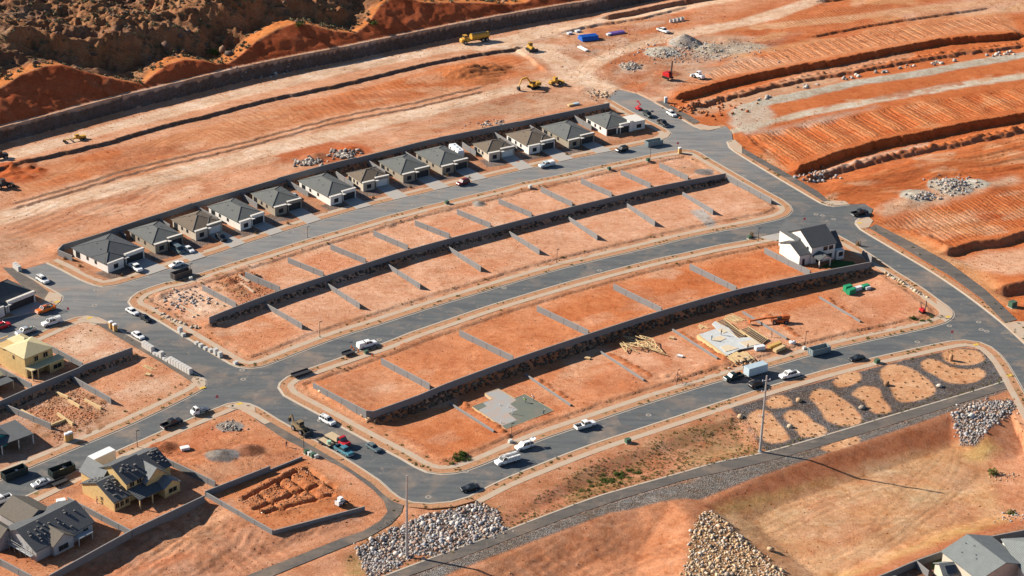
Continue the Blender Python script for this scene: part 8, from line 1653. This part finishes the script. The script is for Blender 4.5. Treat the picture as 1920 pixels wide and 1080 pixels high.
# clods and small stones littering the bare soil, far too many to count
_b = bmesh.new(); bmesh.ops.create_icosphere(_b, subdivisions=1, radius=1.0); _b.free()
OCT_V = np.array([(1,0,0),(-1,0,0),(0,1,0),(0,-1,0),(0,0,1),(0,0,-.6)]); OCT_F = np.array([(0,2,4),(2,1,4),(1,3,4),(3,0,4),(2,0,5),(1,2,5),(3,1,5),(0,3,5)])
def clods(lab, polys, n_, smin, smax, pal, seed, z=0.0):
    r = np.random.default_rng(seed); P_ = []
    ars = [abs(np.cross(p[1:-1]-p[0], p[2:]-p[0]).sum())/2 for p in polys]
    for p, a in zip(polys, ars):
        q = scatter(p, max(4, int(n_*1.8*a/sum(ars))), seed+len(P_)); k = np.array([NZ[int(np.clip((y-gy0)/GS, 0, ny-1)), int(np.clip((x-gx0)/GS, 0, nx-1))] for x, y in q])+r.normal(0, .16, len(q)) > 0.02; P_.append(q[k])
    q = np.vstack(P_); w2, i2 = ROADSD; n = len(q)
    keep = np.array([i2[int((y-ys[w2[0].start])/GS), int((x-xs[w2[1].start])/GS)] < -4.1 if (ys[w2[0].start] < y < ys[w2[0].stop-2] and xs[w2[1].start] < x < xs[w2[1].stop-2]) else True for x, y in q]); q = q[keep]; n = len(q)
    s = smin+(smax-smin)*r.random(n)**3; a = r.uniform(0, 6.28, n); c, s_ = np.cos(a), np.sin(a); V = OCT_V[None]*(1+r.uniform(-.3, .3, (n, 6, 1)))*s[:, None, None]
    V = np.stack([V[..., 0]*c[:, None]-V[..., 1]*s_[:, None], V[..., 0]*s_[:, None]+V[..., 1]*c[:, None], V[..., 2]*.8], -1)+np.array([(x, y, zt(x, y)) for x, y in q])[:, None, :]
    col = pal[r.integers(0, len(pal), n)]*r.uniform(.75, 1.2, (n, 1)); F = (OCT_F[None]+(np.arange(n)*6)[:, None, None]).reshape(-1, 3)
    tag(np_mesh('clods', V.reshape(-1, 3), F, [M_STONE], colors={'stone': np.clip(np.repeat(col, 6, 0), 0, 1)}), lab, 'clods', kind='stuff')
PAL_SOIL = np.array([(0.46,0.20,0.10),(0.40,0.15,0.065),(0.52,0.30,0.19),(0.34,0.14,0.07)])
clods('clods of soil over the lots of the middle block', [kB], 2600, .06, .26, PAL_SOIL, 501); clods('clods of soil over the lots of the near block', [kC], 2600, .06, .26, PAL_SOIL, 502)
clods('clods of soil over the graded land behind the houses', [NORTH], 5000, .07, .34, PAL_SOIL, 503); clods('clods and stones over the upper site', [PL([(1000,60),(1400,10),(1920,-20),(1920,60),(1500,100),(1290,170),(1190,180),(1060,150)])], 3000, .08, .42, PAL_SOIL, 504)
clods('clods over the right-hand terraces', [EAST], 5200, .08, .38, PAL_RED, 505); clods('clods over the left lots', [kD], 1600, .06, .28, PAL_SOIL, 506); clods('clods over the lower left lots', [SWL], 2400, .06, .28, PAL_SOIL, 507)
clods('clods in the footing trenches', [PL([(440,935),(560,875),(640,920),(500,970)])], 1500, .08, .36, PAL_SOIL, 508); clods('clods on the dug-out lot', [PL([(40,760),(150,725),(215,770),(110,830)])], 1300, .08, .36, PAL_SOIL, 509); clods('clods on the upper left lots of the middle block', [PL([(400,520),(470,505),(530,545),(455,575)])], 700, .08, .4, PAL_SOIL, 510)
clods('stones over the basins', [BASIN1, BASIN2], 700, .06, .3, PAL_SOIL, 511)
# leaf tufts -----------------------------------------------------------------
def leaf_mesh(cent, rad, hgt, nleaf, size, seed):
    """many leaf-sized triangles spread through domes"""
    r = np.random.default_rng(seed); n = len(cent); tot = n*nleaf
    d = r.normal(size=(tot, 3)); d /= np.linalg.norm(d, axis=1)[:, None]; d[:, 2] = np.abs(d[:, 2]); rr = r.random(tot)**.45
    R_ = np.repeat(rad, nleaf); H_ = np.repeat(hgt, nleaf); lump = 1+.35*np.sin(d[:, 0]*5+np.repeat(r.uniform(0, 6, n), nleaf))*np.cos(d[:, 1]*4)
    c = np.repeat(cent, nleaf, 0)+np.stack([d[:, 0]*R_*rr*lump, d[:, 1]*R_*rr*lump, d[:, 2]*H_*rr*lump], -1)
    s = size*np.repeat(np.clip(rad, .3, 1.2), nleaf)*r.uniform(.6, 1.4, tot); a = r.normal(size=(tot, 3)); a /= np.linalg.norm(a, axis=1)[:, None]; b_ = np.cross(a, r.normal(size=(tot, 3))); b_ /= np.linalg.norm(b_, axis=1)[:, None]
    V = np.stack([c-a*s[:, None]*.5, c+a*s[:, None]*.5, c+b_*s[:, None]*.9], 1).reshape(-1, 3); return V, np.arange(tot*3).reshape(-1, 3)
def leaf_mat(name, a, b_):
    m, n, b = new_mat(name); c = mix_col(n, a, b_, noise(n, 1.1, 3, .6, posvec(n))); n.links.new(c, b.inputs['Base Color']); b.inputs['Roughness'].default_value = .9; b.inputs['Specular IOR Level'].default_value = .1; return m
M_SAGE, M_GREEN, M_WEED, M_DRY = leaf_mat('sagebrush_leaf', (0.24,0.20,0.12), (0.12,0.115,0.065)), leaf_mat('green_leaf', (0.06,0.10,0.022), (0.11,0.13,0.035)), leaf_mat('weed_leaf', (0.13,0.125,0.04), (0.22,0.17,0.065)), leaf_mat('dry_leaf', (0.26,0.16,0.07), (0.17,0.11,0.05))
def cover(name, lab, pts, rad, hgt, nl, size, m, seed): V, F = leaf_mesh(np.array([(p[0], p[1], zt(*p)-.03) for p in pts]), rad, hgt, nl, size, seed); tag(np_mesh(name, V, F, [m]), lab, 'plants', kind='stuff')
w_, q, bk = NATQ
r = np.random.default_rng(5); dens = (bk > .8)*np.clip(.25+1.3*n8[w_]+.8*n3[w_]+.25*(bk < 9), 0, 1); ii, jj = np.where((r.random(bk.shape) < dens*.06) & (Y[w_] < 870) & (X[w_] < 120)); xy = np.stack([X[w_][ii, jj], Y[w_][ii, jj]], -1); xy = xy[r.permutation(len(xy))[:6500]]
cover('sagebrush', 'sagebrush and dry scrub dotted over the rocky hill', xy, r.uniform(.35, 1.0, len(xy)), r.uniform(.4, 1.0, len(xy)), 30, .75, M_SAGE, 6)
ii, jj = np.where((r.random(bk.shape) < (bk > 3)*.022*np.clip(.6+1.5*n8[w_], 0, 1.4)) & (Y[w_] < 870) & (X[w_] < 120)); p3 = np.array([(X[w_][a, b_], Y[w_][a, b_], H[w_][a, b_]) for a, b_ in zip(ii, jj)]); p3 = p3[r.permutation(len(p3))[:4200]]
tag(stones('hill_rock', p3, np.clip(r.lognormal(-.55, .45, len(p3)), .25, 1.5), PAL_HILL, seed=8), 'brown rocks strewn over the hill', 'rocks', kind='stuff')
# shrubs one can tell apart
sh = []
def shrub(px, rad, hgt, m, lab, group, k=0, cat='shrub', name='shrub'):
    key = (m.name, k)
    g = G(*px)
    if key not in protos:
        V, F = leaf_mesh(np.zeros((1, 3)), np.ones(1), np.ones(1)*.95, 170, .26, 300+k); rt = thing(name, lab, cat, g, 0, group); np_mesh('foliage', V, F, [m], rt); t = MB()
        for a in range(4): t.cyl((0,0,-.15), (.35*math.cos(a*1.6+k), .35*math.sin(a*1.6+k), .5), .05, .02, 5)
        t.build('stem', M_WOOD, rt); protos[key] = rt
    else: rt = dup(protos[key], g, rng.uniform(0, 6), lab, group)
    rt.location = (g[0], g[1], max(g[2], zt(g[0], g[1]))); rt.scale = (rad, rad, hgt); return rt
for i in range(16): shrub((866+rng.normal(0, 13), 858+rng.normal(0, 5)), rng.uniform(.5, 1.0), rng.uniform(.5, .9), M_GREEN, 'green bush in the clump at the bottom corner of the near block', 'bushes at the corner of the near block', i % 3)
for i in range(26): t = rng.random(); shrub((1085+t*115+rng.normal(0, 4), 917-t*34+rng.normal(0, 5)), rng.uniform(.5, 1.1), rng.uniform(.4, .8), M_GREEN, 'green bush in the row on the slope above the lower path', 'bushes on the slope above the lower path', i % 3)
shrub((1862,888), 1.5, 1.7, M_GREEN, 'round green bush alone at the right side of the basin', None, 1); shrub((1896,962), 1.3, 1.1, M_GREEN, 'green bush among pale stones at the right bottom', None, 2)
for i in range(14): shrub((1738+rng.normal(0, 16), 600+rng.normal(0, 4)), rng.uniform(.4, .8), rng.uniform(.4, .7), M_GREEN, 'green bush at the right corner of the near block', 'bushes at the right corner of the near block', i % 3)
for i, px in enumerate([(398,96),(402,101),(412,90),(700,45),(560,48)]): shrub(px, 2.0, 1.6, M_GREEN, f'green bush on the hill near the crest, {["first","second","third","fifth","fourth"][i]} from the left', 'bushes near the crest', i % 3)
for i, px in enumerate([(418,96),(430,105),(690,40),(310,92)]): boulder(px, 1.7, PAL_HILL, f'dark boulder perched behind the crest of the cut, {["second","third","fourth","first"][i]} from the left', 'boulders behind the crest', .9, 90+i)
for i, px in enumerate([(1608,462),(1409,446)]): shrub(px, .9, 2.2, M_DRY, ['small bare tree on the verge right of the white two-storey house','small bare tree by the drive of the white two-storey house'][i], 'young street trees', 7, 'tree', 'small_tree')
for i, px in enumerate([(228,518),(248,523),(150,500),(122,486),(880,335),(838,330),(1090,280),(1010,292),(770,352),(700,372),(540,420),(480,438),(1063,290)]): shrub(px, .6, .9, M_DRY, 'small dry shrub planted in a front yard of the house row', 'front yard shrubs', 5+i % 2)
for qi, qn in enumerate(ISL):
    poly = PL(qn); ar = abs(sum(poly[i][0]*poly[(i+1) % len(poly)][1]-poly[(i+1) % len(poly)][0]*poly[i][1] for i in range(len(poly))))/2; pts = scatter(poly, max(5, int(ar/9.5)), 400+qi, 2.0)
    for k, p in enumerate(pts): a = proj(p[0], p[1], zt(*p)); shrub(a, rng.uniform(.22, .38), rng.uniform(.25, .4), M_DRY, 'small young desert plant set out in a sand bed of the gravel garden', 'young plants in the sand beds', 10+k % 3, 'plant', 'desert_plant')
# low weeds nobody could count
r = np.random.default_rng(77); sl = PL([(940,965),(1107,868),(1280,808),(1395,770),(1440,850),(1280,882),(1107,932),(1006,970),(950,1000)]); pts = scatter(sl, 1700, 78); pts = pts[(np.array([n3[int((y-gy0)/GS), int((x-gx0)/GS)] for x, y in pts])+r.normal(0, .2, len(pts))) > -.05]
cover('weeds', 'weeds and tufts over the slope above the lower path', pts, r.uniform(.15, .42, len(pts)), r.uniform(.15, .35, len(pts)), 20, .5, M_WEED, 79)
vp, vr = [], []
for l, s, closed in ((kB, sgn['B'], True), (kC, sgn['C'], True), (kS, sgn['S'], False), (kSE, sgn['SE'], False), (kD, sgn['D'], False), (kE, sgn['E'], False)):
    for k in range(int(len(l)*2.6)):
        j = r.integers(0, len(l)-1); 
        if n8[int(np.clip((l[j][1]-gy0)/GS, 0, ny-1)), int(np.clip((l[j][0]-gx0)/GS, 0, nx-1))]+r.normal(0, .15) < .05: continue
        t = l[j+1]-l[j]; nn = np.array([-t[1], t[0]])/(np.linalg.norm(t)+1e-9)*s; vp.append(l[j]+t*r.random()+nn*(r.uniform(.4, 2.0) if r.random() < .65 else r.uniform(4.2, 6.5)))
vp = np.array(vp); V, F = leaf_mesh(np.array([(p[0], p[1], max(zt(*p), .1)-.02) for p in vp]), r.uniform(.2, .55, len(vp)), r.uniform(.15, .4, len(vp)), 24, .5, 80); tag(np_mesh('weeds', V, F, [M_GREEN]), 'green weeds along the verges and pavements', 'plants', kind='stuff')
pe = smooth_line(PL([(650,1045),(700,1000),(745,968)]), 1.0); p2 = smooth_line(PL(P1up), 1.5); pts = np.vstack([pe+r.normal(0, .6, pe.shape), offset_line(p2, 1.2)+r.normal(0, .7, p2.shape), offset_line(p2, 1.6)+r.normal(0, 1.0, p2.shape)])
cover('weeds', 'weeds fringing the lower paths', pts, r.uniform(.2, .5, len(pts)), r.uniform(.2, .4, len(pts)), 22, .5, M_WEED, 81)
